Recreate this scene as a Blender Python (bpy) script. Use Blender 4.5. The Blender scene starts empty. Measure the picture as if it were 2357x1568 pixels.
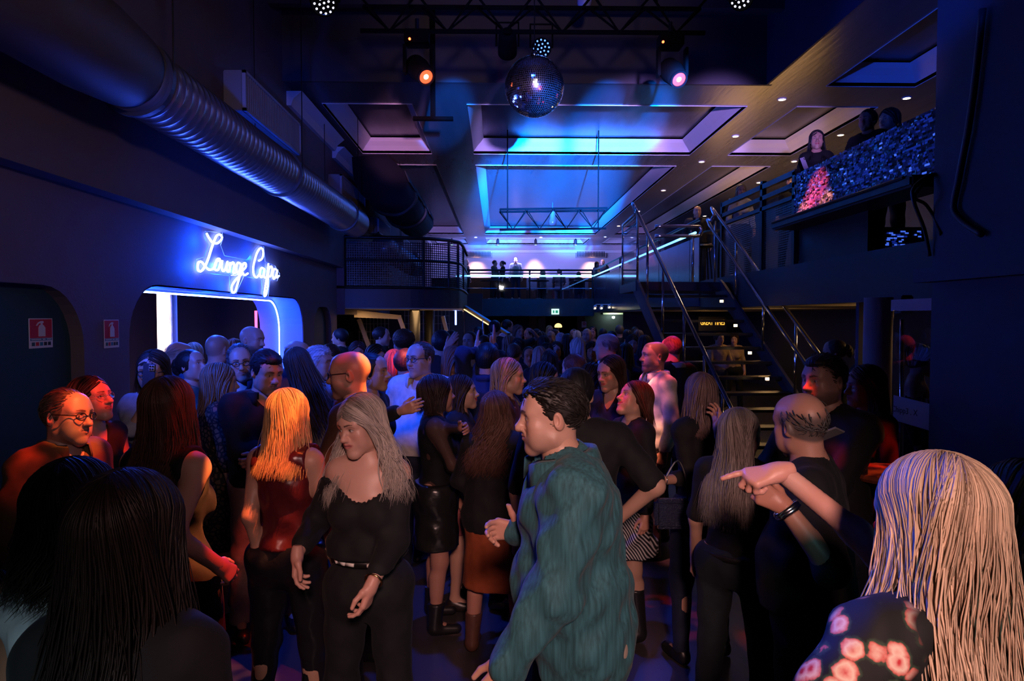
import bpy, bmesh, math, random
import numpy as np
from mathutils import Vector, Matrix, Euler
rnd = random.Random(7)
S = bpy.context.scene
COL = S.collection
# ---------------------------------------------------------------- camera
FPX = 1571.0
CAMZ = 1.95
cd = bpy.data.cameras.new('camera'); cd.sensor_width = 36.0; cd.lens = 36.0*FPX/2357.0
cd.clip_start = 0.05; cd.clip_end = 200
cam = bpy.data.objects.new('camera', cd); COL.objects.link(cam)
cam.location = (0, 0, CAMZ)
cam.rotation_euler = (math.radians(90-1.97), 0, math.radians(-1.26))
S.camera = cam
RM = cam.rotation_euler.to_matrix()
def ray(px, py):
    return RM @ Vector(((px-1178.5)/FPX, (784-py)/FPX, -1.0))
def at_d(px, py, d):          # the point of the place seen at a pixel, d metres down the hall
    r = ray(px, py); t = d/r.y
    return Vector((r.x*t, d, CAMZ+r.z*t))
def at_x(px, py, X):          # ... on the plane x = X
    r = ray(px, py); t = X/r.x
    return Vector((X, r.y*t, CAMZ+r.z*t))
def at_z(px, py, Z):
    r = ray(px, py); t = (Z-CAMZ)/r.z
    return Vector((r.x*t, r.y*t, Z))
# ---------------------------------------------------------------- world, exposure
w = bpy.data.worlds.new('world'); S.world = w; w.use_nodes = True
w.node_tree.nodes['Background'].inputs[0].default_value = (0.5, 0.45, 0.8, 1)
w.node_tree.nodes['Background'].inputs[1].default_value = 0.0008
S.view_settings.view_transform = 'Standard'; S.view_settings.look = 'None'
S.view_settings.exposure = 0.0; S.view_settings.gamma = 1.0
S.view_settings.use_curve_mapping = False
S.cycles.use_denoising = True
S.cycles.max_bounces = 6; S.cycles.diffuse_bounces = 2; S.cycles.glossy_bounces = 3
S.cycles.transmission_bounces = 4; S.cycles.transparent_max_bounces = 12
S.cycles.caustics_reflective = False; S.cycles.caustics_refractive = False
S.cycles.sample_clamp_indirect = 4.0
# ---------------------------------------------------------------- lights of the hall and added fill spots
def gobo(ld, kind, scale=6.0, thr=0.5, soft=0.12, seed=0.0, stretch=(1, 1, 1)):
    ld.use_nodes = True
    nt = ld.node_tree; N = nt.nodes; L = nt.links
    em = N['Emission']
    tc = N.new('ShaderNodeTexCoord'); mp = N.new('ShaderNodeMapping')
    mp.inputs['Scale'].default_value = stretch
    mp.inputs['Location'].default_value = (seed, seed*0.7, 0)
    L.new(tc.outputs['Normal'], mp.inputs['Vector'])
    if kind == 'noise':
        t = N.new('ShaderNodeTexNoise'); t.inputs['Detail'].default_value = 1.0
        t.inputs['Scale'].default_value = scale; o = t.outputs['Fac']
    else:
        t = N.new('ShaderNodeTexWave'); t.inputs['Scale'].default_value = scale
        t.inputs['Distortion'].default_value = 2.5; t.inputs['Detail'].default_value = 1.0
        o = t.outputs['Fac']
    L.new(mp.outputs['Vector'], t.inputs['Vector'])
    mr = N.new('ShaderNodeMapRange'); mr.interpolation_type = 'SMOOTHSTEP'
    mr.inputs['From Min'].default_value = thr-soft; mr.inputs['From Max'].default_value = thr+soft
    mr.inputs['To Min'].default_value = 0.03; mr.inputs['To Max'].default_value = 1.0
    L.new(o, mr.inputs['Value']); L.new(mr.outputs['Result'], em.inputs['Strength'])
def spot(name, loc, aim, color, W, angle, blend=0.4, radius=0.06, parent=None, g=None):
    ld = bpy.data.lights.new(name, 'SPOT'); ld.color = color; ld.energy = W
    ld.spot_size = math.radians(angle); ld.spot_blend = blend; ld.shadow_soft_size = radius
    if g: gobo(ld, **g)
    o = bpy.data.objects.new(name, ld); COL.objects.link(o)
    o.location = loc
    o.rotation_euler = (Vector(aim)-Vector(loc)).to_track_quat('-Z', 'Y').to_euler()
    return o
def area(name, loc, aim, color, W, sx, sy=None, spread=180):
    ld = bpy.data.lights.new(name, 'AREA'); ld.color = color; ld.energy = W
    ld.shape = 'RECTANGLE' if sy else 'SQUARE'; ld.size = sx
    if sy: ld.size_y = sy
    ld.spread = math.radians(spread)
    o = bpy.data.objects.new(name, ld); COL.objects.link(o); o.location = loc
    o.rotation_euler = (Vector(aim)-Vector(loc)).to_track_quat('-Z', 'Y').to_euler()
    return o
BLUE = (0.012, 0.075, 1.0); AZURE = (0.0, 0.16, 1.0); LAV = (0.42, 0.26, 1.0)
RED = (1.0, 0.035, 0.012); ORANGE = (1.0, 0.16, 0.03); WARM = (1.0, 0.56, 0.22); PINK = (1.0, 0.52, 0.46)
# fill spots added behind the camera to brighten the front people
spot('front_fill', (0.25, -1.3, 2.9), (0.3, 2.1, 1.2), PINK, 560, 41, 0.9, 0.2)
spot('front_fill', (0.0, -1.3, 2.9), (-1.12, 1.55, 0.75), (0.6, 0.8, 0.9), 240, 16, 0.9, 0.2)  # added fill for the white vest at lower left
spot('front_fill', (1.2, -2.4, 3.2), (0.55, 2.1, 1.1), (0.25, 0.75, 0.85), 90, 30, 0.8, 0.3)
# beams of the multi-lens effect lights over the dance floor: (from, to, colour, watts, angle)
FX1, FX2, FX3 = (0.55, 2.3, 5.0), (0.3, 3.6, 5.2), (0.2, 4.6, 5.2)
HOT = (1.0, 0.25, 0.06)
for q in [(FX1, (-1.86, 3.06, 1.50), RED, 1500, 8), (FX1, (-1.80, 3.06, 1.56), HOT, 500, 3.4), (FX1, (-2.0, 3.55, 1.56), RED, 1500, 6), (FX1, (-1.68, 3.0, 1.3), RED, 900, 4), (FX1, (-1.72, 3.0, 1.27), HOT, 500, 3.0),
          (FX1, (-1.06, 2.60, 1.20), HOT, 2300, 3.2), (FX1, (-1.02, 2.6, 1.0), RED, 900, 5), (FX1, (-1.12, 2.62, 1.6), RED, 420, 4), (FX1, (-0.92, 3.10, 1.40), HOT, 1500, 9), (FX1, (-0.98, 3.1, 1.1), RED, 500, 13), (FX1, (-1.1, 3.08, 1.28), HOT, 900, 3.2),
          (FX1, (-0.70, 3.70, 1.68), HOT, 2300, 2.2), (FX1, (-0.70, 3.72, 1.46), HOT, 1800, 2.2), (FX1, (-0.8, 3.7, 1.6), RED, 420, 9), (FX1, (-1.38, 4.15, 1.62), (1, 0.08, 0.07), 260, 6), (FX2, (-1.55, 5.5, 1.68), HOT, 700, 2.4),
          (FX2, (-0.92, 5.9, 1.25), RED, 1300, 8), (FX2, (-0.9, 5.85, 0.55), RED, 1500, 6), (FX2, (-0.9, 5.8, 0.95), HOT, 1100, 2.5), (FX2, (-0.92, 5.9, 1.55), (1, 0.1, 0.1), 900, 4),
          (FX3, (1.27, 5.5, 1.66), (1, 0.09, 0.07), 800, 7), (FX3, (1.12, 5.4, 1.22), (1, 0.38, 0.22), 2600, 6), (FX3, (1.32, 5.5, 1.2), (1, 0.22, 0.24), 800, 13), (FX3, (1.6, 6.35, 1.75), RED, 1400, 5), (FX3, (1.05, 6.15, 1.6), (1, 0.05, 0.08), 900, 7), (FX2, (0.85, 4.15, 1.4), RED, 700, 8), (FX2, (0.75, 4.7, 1.4), RED, 400, 6), (FX2, (0.15, 4.55, 1.5), (1, 0.07, 0.06), 300, 6),
          (FX1, (1.47, 3.24, 1.60), RED, 1500, 1.6), (FX1, (1.55, 3.12, 1.22), RED, 1100, 2.4), ((2.6, 2.0, 4.8), (1.82, 3.3, 1.05), HOT, 500, 6), ((2.6, 2.0, 4.8), (1.95, 3.6, 0.9), RED, 1000, 8)]:
    spot('effect_beam', q[0], q[1], q[2], q[3]*((2.4 if q[4] < 4 else 1.3) if q[2] is HOT else 1.25), q[4], 0.35, 0.02, g=dict(kind='noise', scale=320/q[4], thr=0.51, soft=0.07, seed=q[4]+q[1][2]) if q[4] > 5 else None)
# blue washes
for ax_, ay_, W_, an_ in ((-0.9, 11.9, 30000, 4.2), (0.5, 12.0, 26000, 4), (1.7, 12.0, 60000, 4.2), (2.6, 12.1, 90000, 4.2), (0.6, 17.0, 360000, 8), (2.2, 17.5, 420000, 8), (2.6, 22.0, 330000, 7), (0.2, 22.0, 330000, 7)):
    spot('blue_wash', (0.9, -1.3, 2.5), (ax_, ay_, 5.35), AZURE, W_, an_, 0.6, 0.06)
for ax_, ay_, W_, an_, c_ in ((-1.9, 13.5, 7000, 6.5, (0.7, 0.28, 0.6)), (0.4, 13.5, 15000, 8, LAV), (2.4, 13.5, 15000, 8, LAV), (3.9, 13.2, 12000, 8, LAV), (5.4, 13.2, 5000, 7, LAV), (0.5, 26, 14000, 6, LAV), (3.0, 26, 14000, 6, LAV), (-1.8, 26, 12000, 6, LAV), (5.4, 26, 10000, 6, LAV)):
    spot('lavender_wash', (0.6, -1.3, 2.4), (ax_, ay_, 5.3), c_, W_, an_, 0.6, 0.1)
spot('blue_wash', (-1.6, 5.5, 4.8), (0.69, 1.28, 1.52), BLUE, 2200, 5, 0.5, 0.05)
spot('blue_wash', (-1.6, 5.5, 4.8), (0.0, 2.2, 1.45), BLUE, 900, 11, 0.5, 0.05)
spot('ball_glint_spot', (0.35, -1.6, 4.3), at_d(1230, 200, 6.9), (1.0, 0.9, 0.85), 1300, 5, 0.4, 0.16)  # unseen spots added to raise glints on the mirror ball
spot('ball_glint_spot', (-2.6, 3.5, 3.6), at_d(1230, 200, 6.9), BLUE, 900, 9, 0.4, 0.12)
spot('ball_glint_spot', (1.6, 3.0, 2.6), at_d(1230, 200, 6.9), RED, 400, 8, 0.4, 0.06)
spot('blue_wash', (-1.5, 6.0, 4.6), (0.5, 2.2, 1.0), BLUE, 460, 50, 0.7, 0.08)
spot('blue_wash', (-0.3, 4.6, 5.2), (-0.35, 4.5, 0), BLUE, 700, 40, 0.6, 0.06)
spot('blue_wash', (-2.6, 3.2, 2.85), (-1.0, 6.2, 1.5), BLUE, 480, 72, 0.7, 0.08)
spot('blue_wash', (-0.8, -1.0, 2.6), (5.3, 8.6, 5.4), BLUE, 2200, 11, 0.6, 0.08)
spot('front_fill', (0.5, -2.4, 3.0), (0.4, 9.6, 5.7), (1.0, 0.66, 0.72), 500, 26, 0.9, 0.2)  # added fill that lifts the dark pit fascia
spot('blue_wash', (0.2, 5.6, 4.7), (0.2, 8.6, 6.2), BLUE, 70, 130, 0.8, 0.1)
spot('blue_wash', (2.6, 9.0, 4.9), (0.2, 5.8, 1.4), BLUE, 450, 36, 0.7, 0.08)
spot('blue_wash', (-2.75, 6.6, 2.85), (-1.6, 4.9, 1.4), BLUE, 260, 62, 0.8, 0.08)
spot('blue_wash', (-0.5, -0.7, 1.75), (-2.55, 8.5, 3.7), BLUE, 1100, 20, 0.8, 0.08)
spot('front_fill', (1.4, -2.0, 3.4), (-3.1, 6.0, 3.0), (1.0, 0.66, 0.72), 260, 44, 0.9, 0.2)  # added fill for the left wall under the duct
# ---------------------------------------------------------------- materials
MATS = {}
def lin(c): return tuple(x/12.92 if x <= 0.04045 else ((x+0.055)/1.055)**2.4 for x in c)
def hexc(h): return lin(tuple(int(h[i:i+2], 16)/255 for i in (0, 2, 4)))
def mat(name, col, rough=0.6, metal=0.0, noise=0.0, nscale=20.0, bump=0.0, bscale=60.0, spec=0.5, stretch=(1, 1, 1), aniso=0.0, coat=0.0, coords='Object'):
    if name in MATS: return MATS[name]
    m = bpy.data.materials.new(name); m.use_nodes = True; nt = m.node_tree; N = nt.nodes; L = nt.links
    b = N['Principled BSDF']
    b.inputs['Base Color'].default_value = (*col, 1); b.inputs['Roughness'].default_value = rough
    b.inputs['Metallic'].default_value = metal; b.inputs['Specular IOR Level'].default_value = spec
    b.inputs['Anisotropic'].default_value = aniso; b.inputs['Coat Weight'].default_value = coat
    if noise or bump:
        tc = N.new('ShaderNodeTexCoord'); mp = N.new('ShaderNodeMapping'); mp.inputs['Scale'].default_value = stretch
        L.new(tc.outputs[coords], mp.inputs['Vector'])
    if noise:
        t = N.new('ShaderNodeTexNoise'); t.inputs['Scale'].default_value = nscale; t.inputs['Detail'].default_value = 4
        L.new(mp.outputs['Vector'], t.inputs['Vector'])
        cr = N.new('ShaderNodeMix'); cr.data_type = 'RGBA'
        cr.inputs['A'].default_value = (*[c*(1-noise) for c in col], 1)
        cr.inputs['B'].default_value = (*[min(1, c*(1+noise)) for c in col], 1)
        L.new(t.outputs['Fac'], cr.inputs['Factor']); L.new(cr.outputs['Result'], b.inputs['Base Color'])
    if bump:
        t2 = N.new('ShaderNodeTexNoise'); t2.inputs['Scale'].default_value = bscale; t2.inputs['Detail'].default_value = 3
        L.new(mp.outputs['Vector'], t2.inputs['Vector'])
        bp = N.new('ShaderNodeBump'); bp.inputs['Strength'].default_value = bump; bp.inputs['Distance'].default_value = 0.02
        L.new(t2.outputs['Fac'], bp.inputs['Height']); L.new(bp.outputs['Normal'], b.inputs['Normal'])
    MATS[name] = m
    return m
def emit(name, col, k):
    if name in MATS: return MATS[name]
    m = bpy.data.materials.new(name); m.use_nodes = True; nt = m.node_tree; N = nt.nodes
    b = N['Principled BSDF']; b.inputs['Base Color'].default_value = (0.02, 0.02, 0.02, 1)
    b.inputs['Emission Color'].default_value = (*col, 1); b.inputs['Emission Strength'].default_value = k
    MATS[name] = m
    return m
def glass(name, tint=(0.8, 0.85, 0.9), rough=0.02, thru_max=0.45):
    if name in MATS: return MATS[name]
    m = bpy.data.materials.new(name); m.use_nodes = True; nt = m.node_tree; N = nt.nodes; L = nt.links
    N.remove(N['Principled BSDF']); out = N['Material Output']
    t = N.new('ShaderNodeBsdfTransparent'); t.inputs[0].default_value = (*tint, 1)
    g = N.new('ShaderNodeBsdfGlossy'); g.inputs['Roughness'].default_value = rough
    lw = N.new('ShaderNodeLayerWeight'); f = N.new('ShaderNodeMapRange'); f.inputs['From Min'].default_value = 0.3; f.inputs['To Min'].default_value = 0.04; f.inputs['To Max'].default_value = thru_max; L.new(lw.outputs['Facing'], f.inputs['Value'])
    mx = N.new('ShaderNodeMixShader'); L.new(f.outputs[0], mx.inputs[0]); L.new(t.outputs[0], mx.inputs[1]); L.new(g.outputs[0], mx.inputs[2])
    L.new(mx.outputs[0], out.inputs['Surface'])
    MATS[name] = m
    return m
def perforated(name, col, pitch=0.022, hole=0.33):
    m = bpy.data.materials.new(name); m.use_nodes = True; nt = m.node_tree; N = nt.nodes; L = nt.links
    b = N['Principled BSDF']; b.inputs['Base Color'].default_value = (*col, 1); b.inputs['Roughness'].default_value = 0.35; b.inputs['Metallic'].default_value = 0.6
    a = N.new('ShaderNodeAttribute'); a.attribute_name = 'flat'
    sc = N.new('ShaderNodeVectorMath'); sc.operation = 'SCALE'; sc.inputs['Scale'].default_value = 1/pitch
    L.new(a.outputs['Vector'], sc.inputs[0])
    v = N.new('ShaderNodeTexVoronoi'); v.voronoi_dimensions = '2D'; v.inputs['Scale'].default_value = 1.0; v.inputs['Randomness'].default_value = 0.0
    L.new(sc.outputs[0], v.inputs['Vector'])
    lt = N.new('ShaderNodeMath'); lt.operation = 'GREATER_THAN'; lt.inputs[1].default_value = hole
    L.new(v.outputs['Distance'], lt.inputs[0]); L.new(lt.outputs[0], b.inputs['Alpha'])
    MATS[name] = m
    return m
# ---------------------------------------------------------------- mesh helpers
class MB:
    def __init__(s): s.v = []; s.f = []
    def add(s, vs, fs):
        n = len(s.v); s.v += [tuple(p) for p in vs]; s.f += [tuple(i+n for i in f) for f in fs]; return s
    def box(s, a, b):
        x0, y0, z0 = a; x1, y1, z1 = b
        return s.add([(x0,y0,z0),(x1,y0,z0),(x1,y1,z0),(x0,y1,z0),(x0,y0,z1),(x1,y0,z1),(x1,y1,z1),(x0,y1,z1)],
                     [(0,3,2,1),(4,5,6,7),(0,1,5,4),(1,2,6,5),(2,3,7,6),(3,0,4,7)])
    def cbox(s, c, sz, M=None):
        vs = []
        for z in (-.5, .5):
            for x, y in ((-.5,-.5),(.5,-.5),(.5,.5),(-.5,.5)):
                p = Vector((x*sz[0], y*sz[1], z*sz[2]))
                if M: p = M @ p
                vs.append(Vector(c)+p)
        return s.add(vs, [(0,3,2,1),(4,5,6,7),(0,1,5,4),(1,2,6,5),(2,3,7,6),(3,0,4,7)])
    def tube(s, pts, r, n=8, closed=False, cap=True):
        pts = [Vector(p) for p in pts]; k = len(pts)
        rs = r if isinstance(r, (list, tuple)) else [r]*k
        u = None; rings = []
        for i in range(k):
            a = pts[i-1] if (i > 0 or closed) else pts[i]
            b = pts[(i+1) % k] if (i < k-1 or closed) else pts[i]
            t = (b-a).normalized()
            if u is None: u = t.orthogonal().normalized()
            else:
                u = u - t*u.dot(t)
                u = t.orthogonal().normalized() if u.length < 1e-6 else u.normalized()
            vv = t.cross(u)
            rings.append([pts[i]+(u*math.cos(2*math.pi*j/n)+vv*math.sin(2*math.pi*j/n))*rs[i] for j in range(n)])
        vs = [p for q in rings for p in q]; fs = []
        for i in range(k if closed else k-1):
            i2 = (i+1) % k
            for j in range(n):
                fs.append((i*n+j, i*n+(j+1) % n, i2*n+(j+1) % n, i2*n+j))
        if cap and not closed:
            fs.append(tuple(reversed(range(n)))); fs.append(tuple((k-1)*n+j for j in range(n)))
        return s.add(vs, fs)
    def lathe(s, prof, c=(0, 0, 0), n=24, M=None, ring=False):      # prof: (r, z)
        vs = []; fs = []; c = Vector(c)
        for r, z in prof:
            for j in range(n):
                p = Vector((r*math.cos(2*math.pi*j/n), r*math.sin(2*math.pi*j/n), z))
                vs.append(c+(M @ p if M else p))
        for i in range(len(prof)-1):
            for j in range(n):
                fs.append((i*n+j, i*n+(j+1) % n, (i+1)*n+(j+1) % n, (i+1)*n+j))
        if ring: fs += [((len(prof)-1)*n+j, (len(prof)-1)*n+(j+1) % n, (j+1) % n, j) for j in range(n)]
        else: fs.append(tuple(reversed(range(n)))); fs.append(tuple((len(prof)-1)*n+j for j in range(n)))
        return s.add(vs, fs)
    def prism(s, poly, a, b):      # poly: list of Vectors in a plane; extruded by offsets a -> b (Vectors)
        n = len(poly); vs = [Vector(p)+Vector(a) for p in poly]+[Vector(p)+Vector(b) for p in poly]
        fs = [tuple(reversed(range(n))), tuple(range(n, 2*n))]
        fs += [(i, (i+1) % n, n+(i+1) % n, n+i) for i in range(n)]
        return s.add(vs, fs)
    def build(s, name, m, parent=None, smooth=False, bevel=0.0):
        me = bpy.data.meshes.new(name); me.from_pydata(s.v, [], s.f); me.validate()
        bm = bmesh.new(); bm.from_mesh(me); bmesh.ops.recalc_face_normals(bm, faces=bm.faces)
        if bevel: bmesh.ops.bevel(bm, geom=list(bm.edges), offset=bevel, segments=2, affect='EDGES', clamp_overlap=True)
        bm.to_mesh(me); bm.free()
        if smooth: me.polygons.foreach_set('use_smooth', [True]*len(me.polygons))
        if m: me.materials.append(m)
        o = bpy.data.objects.new(name, me); COL.objects.link(o)
        if parent: attach(o, parent)
        return o
def attach(o, p):
    o.parent = p
    o.matrix_parent_inverse = Matrix.LocRotScale(p.location, p.rotation_euler, p.scale).inverted() if p.parent is None else (p_world(p)).inverted()
def p_world(p):
    M = Matrix.LocRotScale(p.location, p.rotation_euler, p.scale)
    return (p_world(p.parent) @ p.matrix_parent_inverse @ M) if p.parent else M
def tag(o, label, cat, group=None):
    o['label'] = label; o['category'] = cat
    if group: o['group'] = group
    return o
def thing(name, loc, label, cat, group=None):
    o = bpy.data.objects.new(name, None); COL.objects.link(o); o.location = loc; o.empty_display_size = 0.1
    return tag(o, label, cat, group)
def struct(o): o['kind'] = 'structure'; return o
def rrect(u0, u1, v0, v1, r, n=8, bottom=False):
    """rounded rectangle outline (top corners only unless bottom)"""
    pts = []
    def arc(cu, cv, a0):
        for i in range(n+1):
            a = math.radians(a0+90*i/n); pts.append((cu+r*math.cos(a), cv+r*math.sin(a)))
    if bottom: arc(u1-r, v0+r, -90)
    else: pts.append((u1, v0))
    arc(u1-r, v1-r, 0); arc(u0+r, v1-r, 90)
    if bottom: arc(u0+r, v0+r, 180)
    else: pts.append((u0, v0))
    return pts
def holed(name, m, outer, holes, place, thick):
    """a flat panel with holes: 2-D outlines placed in space by place(u, v, w), w from 0 to thick"""
    bm = bmesh.new(); edges = []
    for loop in [outer]+holes:
        vs = [bm.verts.new((u, v, 0)) for u, v in loop]
        for i in range(len(vs)): edges.append(bm.edges.new((vs[i], vs[(i+1) % len(vs)])))
    bmesh.ops.triangle_fill(bm, use_beauty=True, use_dissolve=False, edges=edges)
    r = bmesh.ops.extrude_face_region(bm, geom=list(bm.faces))
    for e in r['geom']:
        if isinstance(e, bmesh.types.BMVert): e.co.z = thick
    for vtx in bm.verts: vtx.co = place(*vtx.co)
    bmesh.ops.recalc_face_normals(bm, faces=bm.faces)
    me = bpy.data.meshes.new(name); bm.to_mesh(me); bm.free(); me.materials.append(m)
    o = bpy.data.objects.new(name, me); COL.objects.link(o)
    return o
def text(name, body, size, m, M, depth=0.004, parent=None, align='CENTER'):
    c = bpy.data.curves.new(name, 'FONT'); c.body = body; c.size = size; c.extrude = depth; c.align_x = align; c.align_y = 'CENTER'
    t = bpy.data.objects.new(name, c); COL.objects.link(t)
    dg = bpy.context.evaluated_depsgraph_get(); me = bpy.data.meshes.new_from_object(t.evaluated_get(dg))
    bpy.data.objects.remove(t)
    me.transform(M); me.materials.clear(); me.materials.append(m); me.name = name
    o = bpy.data.objects.new(name, me); COL.objects.link(o)
    if parent: attach(o, parent)
    return o
# ---------------------------------------------------------------- the hall
XL, XU, ZC, ZP, D0, XM, ZM, XR = -3.1, -2.95, 5.2, 6.15, 9.63, 3.7, 2.6, 2.9
m_wall = mat('plaster_dark', (0.14, 0.11, 0.14), 0.75, noise=0.12, nscale=3, bump=0.08, bscale=40)
m_teal = mat('paint_teal', (0.02, 0.06, 0.065), 0.7, noise=0.1, nscale=4)
m_navy = mat('paint_navy', (0.035, 0.04, 0.07), 0.7, noise=0.1, nscale=4)
m_black = mat('black_paint', (0.012, 0.012, 0.014), 0.5)
m_blackm = mat('black_metal', (0.02, 0.02, 0.022), 0.35, metal=0.7)
m_chrome = mat('chrome', (0.75, 0.75, 0.78), 0.14, metal=1.0)
m_gloss = mat('ceiling_gloss', (0.13, 0.13, 0.15), 0.26, noise=0.2, nscale=1.2, stretch=(6, 0.7, 1), spec=0.9, bump=0.12, bscale=3.0)
m_white = mat('white_plaster', (0.72, 0.70, 0.72), 0.7, noise=0.04, nscale=5)
m_cream = mat('cream_paint', (0.62, 0.52, 0.36), 0.6)
m_floor = mat('floor_dark', (0.05, 0.045, 0.05), 0.32, noise=0.35, nscale=2.5, bump=0.05, bscale=8)
m_brown = mat('brown_wall', (0.06, 0.04, 0.032), 0.7)
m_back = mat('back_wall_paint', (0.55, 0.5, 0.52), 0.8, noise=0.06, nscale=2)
def slab(name, a, b, m): return struct(MB().box(a, b).build(name, m))
slab('floor', (-9, -4, -0.2), (9, 34, 0), m_floor)
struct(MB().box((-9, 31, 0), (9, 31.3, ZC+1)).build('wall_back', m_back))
slab('wall_back.001', (-3, 30.9, 0), (7.6, 30.99, 3.72), mat('lower_wall_shade', (0.006, 0.005, 0.005), 0.9, spec=0.05))  # dark sheet added for the unlit lower wall, shade put into its colour
slab('wall_right', (7.6, -4, 0), (7.9, 34, ZC+1.2), m_navy)
# left wall with rounded openings (u = distance down the hall, v = height)
ent = rrect(5.82, 11.0, 0.0, 2.245, 0.5); ni1 = rrect(2.6, 5.19, 0.0, 2.17, 0.45); ni2 = rrect(11.65, 12.85, 0.0, 2.13, 0.4)
def on_left(u, v, w): return Vector((XL-w, u, v))
struct(holed('wall_left', m_wall, [(-4, -0.01), (13.3, -0.01), (13.3, 2.92), (-4, 2.92)],
    [[(u, max(v, 0.0)) for u, v in h] for h in (ent, ni1, ni2)], on_left, 0.12))
struct(MB().box((XL-1.2, -4, 2.9), (XU, 13.3, 7)).build('wall_left.001', m_wall))
struct(MB().box((XL-1.2, 13.3, 2.0), (XU, 31, 7)).build('wall_left.002', m_wall))
struct(MB().box((XL-0.16, 2.4, 0), (XL-0.1, 5.4, 2.4)).build('trim_1', m_teal))
struct(MB().box((XL-0.16, 11.5, 0), (XL-0.1, 13.0, 2.3)).build('trim_2', m_teal))
# entrance to the lounge: a rounded tunnel through a thick wall
def tunnel():
    b = MB(); pr = rrect(5.835, 10.985, -0.02, 2.23, 0.49, 8); po = rrect(5.74, 11.08, -0.02, 2.325, 0.58, 8); n = len(pr)
    for X in (XL+0.0, -3.78): b.add([], []) 
    vs = [Vector((X, u, v)) for X in (XL-0.01, -3.78) for u, v in pr]+[Vector((X, u, v)) for X in (XL-0.11, -3.78) for u, v in po]
    fs = [(i, i+1, n+i+1, n+i) for i in range(n-1)]+[(2*n+i, 3*n+i, 3*n+i+1, 2*n+i+1) for i in range(n-1)]+[(n+i, n+i+1, 3*n+i+1, 3*n+i) for i in range(n-1)]
    b.add(vs, fs)
    return b
struct(tunnel().build('trim_3', mat('jamb_blue', (0.14, 0.25, 0.75), 0.6), smooth=False))  # blue of the LED light put into the jamb colour
strip = thing('led_strip', (XL-0.35, 8.4, 2.2), 'blue-white LED strip along the arch of the lounge entrance', 'light strip')
pr = rrect(5.87, 10.955, 0.15, 2.20, 0.47, 10)
for y_, z_ in ((10.6, 1.1), (10.6, 1.9), (9.4, 2.05), (8.0, 2.05), (6.7, 2.05)):
    ld = bpy.data.lights.new('strip_light', 'POINT'); ld.color = (0.004, 0.06, 1.0); ld.energy = 26; ld.shadow_soft_size = 0.04
    lo_ = bpy.data.objects.new('strip_light', ld); COL.objects.link(lo_); lo_.location = (-3.35, y_, z_); attach(lo_, strip)
MB().tube([(-3.47, u, v) for u, v in pr], 0.011, 6).build('light_tube', emit('led_blue', (0.16, 0.27, 1.0), 32), strip, True)
MB().tube([(-3.47, u+(0.012 if u > 8 else -0.012 if v < 1.9 else 0), v+(0.012 if 1.9 < v else 0)) for u, v in pr], 0.012, 4).build('channel', m_white, strip)
# the lounge behind
slab('wall_lounge_back', (-6.1, 4, 0), (-6.0, 13.2, 2.9), m_brown)
slab('wall_lounge_left', (-6.0, 4.9, 0), (-3.8, 5.0, 2.9), m_navy)
slab('wall_lounge_right', (-6.0, 12.4, 0), (-3.8, 12.5, 2.9), m_navy)
slab('ceiling_lounge', (-6.1, 4, 2.55), (-3.25, 13.2, 2.6), m_brown)
cu = thing('column', (-4.3, 8.9, 0), 'white lit column standing just inside the lounge entrance', 'column')
MB().box((-4.24, 8.6, 0), (-4.07, 8.66, 2.5)).build('front_slab', m_white, cu, bevel=0.01)
MB().box((-4.27, 9.0, 0), (-4.19, 9.06, 2.5)).build('rear_slab', m_white, cu, bevel=0.01)
area('lounge_fill', (-3.95, 7.7, 2.3), (-4.15, 8.7, 1.4), (1, 0.66, 0.42), 22, 0.25, None, 100)  # unseen warm light added to brighten the white column
pk = tag(MB().tube([(-3.815, 10.9, 0.4), (-3.815, 10.9, 2.05)], 0.022, 8).build('light_tube', emit('led_pink', (1.0, 0.09, 0.28), 3.5)), 'pink vertical light tube at the far side of the lounge entrance', 'light tube')
MB().box((-3.84, 10.88, 0), (-3.79, 10.93, 0.42)).build('stand', m_black, pk)
# ------------------------------------------------ ceiling with coffers
cof = []
rows = [(10.55, 13.72), (14.72, 26.9), (28.2, 30.6)]
cols = [(-2.66, -1.29), (-0.46, 3.86), (4.63, 5.9)]
for (c0, c1) in cols:
    for (r0, r1) in rows: cof.append((c0, c1, r0, r1))
extra = [(4.63, 5.9, 5.2, 9.62)]
def up(u, v, w): return Vector((u, v, ZC+w))
def rect(a): return [(a[0], a[2]), (a[1], a[2]), (a[1], a[3]), (a[0], a[3])]
struct(holed('ceiling', m_gloss, [(-3.0, D0), (3.8, D0), (3.8, -4), (7.7, -4), (7.7, 31.2), (-3.0, 31.2)], [rect(a) for a in cof+extra], up, 0.3))
def cove(a, ins=0.2, h=0.26):
    b = MB(); o = rect(a); i = rect((a[0]+ins, a[1]-ins, a[2]+ins, a[3]-ins))
    prof = [(0, -0.012), (0.0, 0.05), (0.35, 0.13), (0.75, 0.2), (1.0, 0.26)]
    n = 4; vs = []
    for t, z in prof:
        for k in range(4): vs.append(Vector((o[k][0]+(i[k][0]-o[k][0])*t, o[k][1]+(i[k][1]-o[k][1])*t, ZC+z*h/0.26)))
    fs = [(r*4+k, r*4+(k+1) % 4, (r+1)*4+(k+1) % 4, (r+1)*4+k) for r in range(len(prof)-1) for k in range(4)]
    b.add(vs, fs); return b
for k, a in enumerate(cof+extra):
    struct(cove(a).build('trim_%d' % (10+k), m_white))
    struct(MB().box((a[0]+0.19, a[2]+0.19, ZC+0.29), (a[1]-0.19, a[3]-0.19, ZC+0.33)).build('ceiling.%03d' % (k+1), m_gloss))
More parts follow.
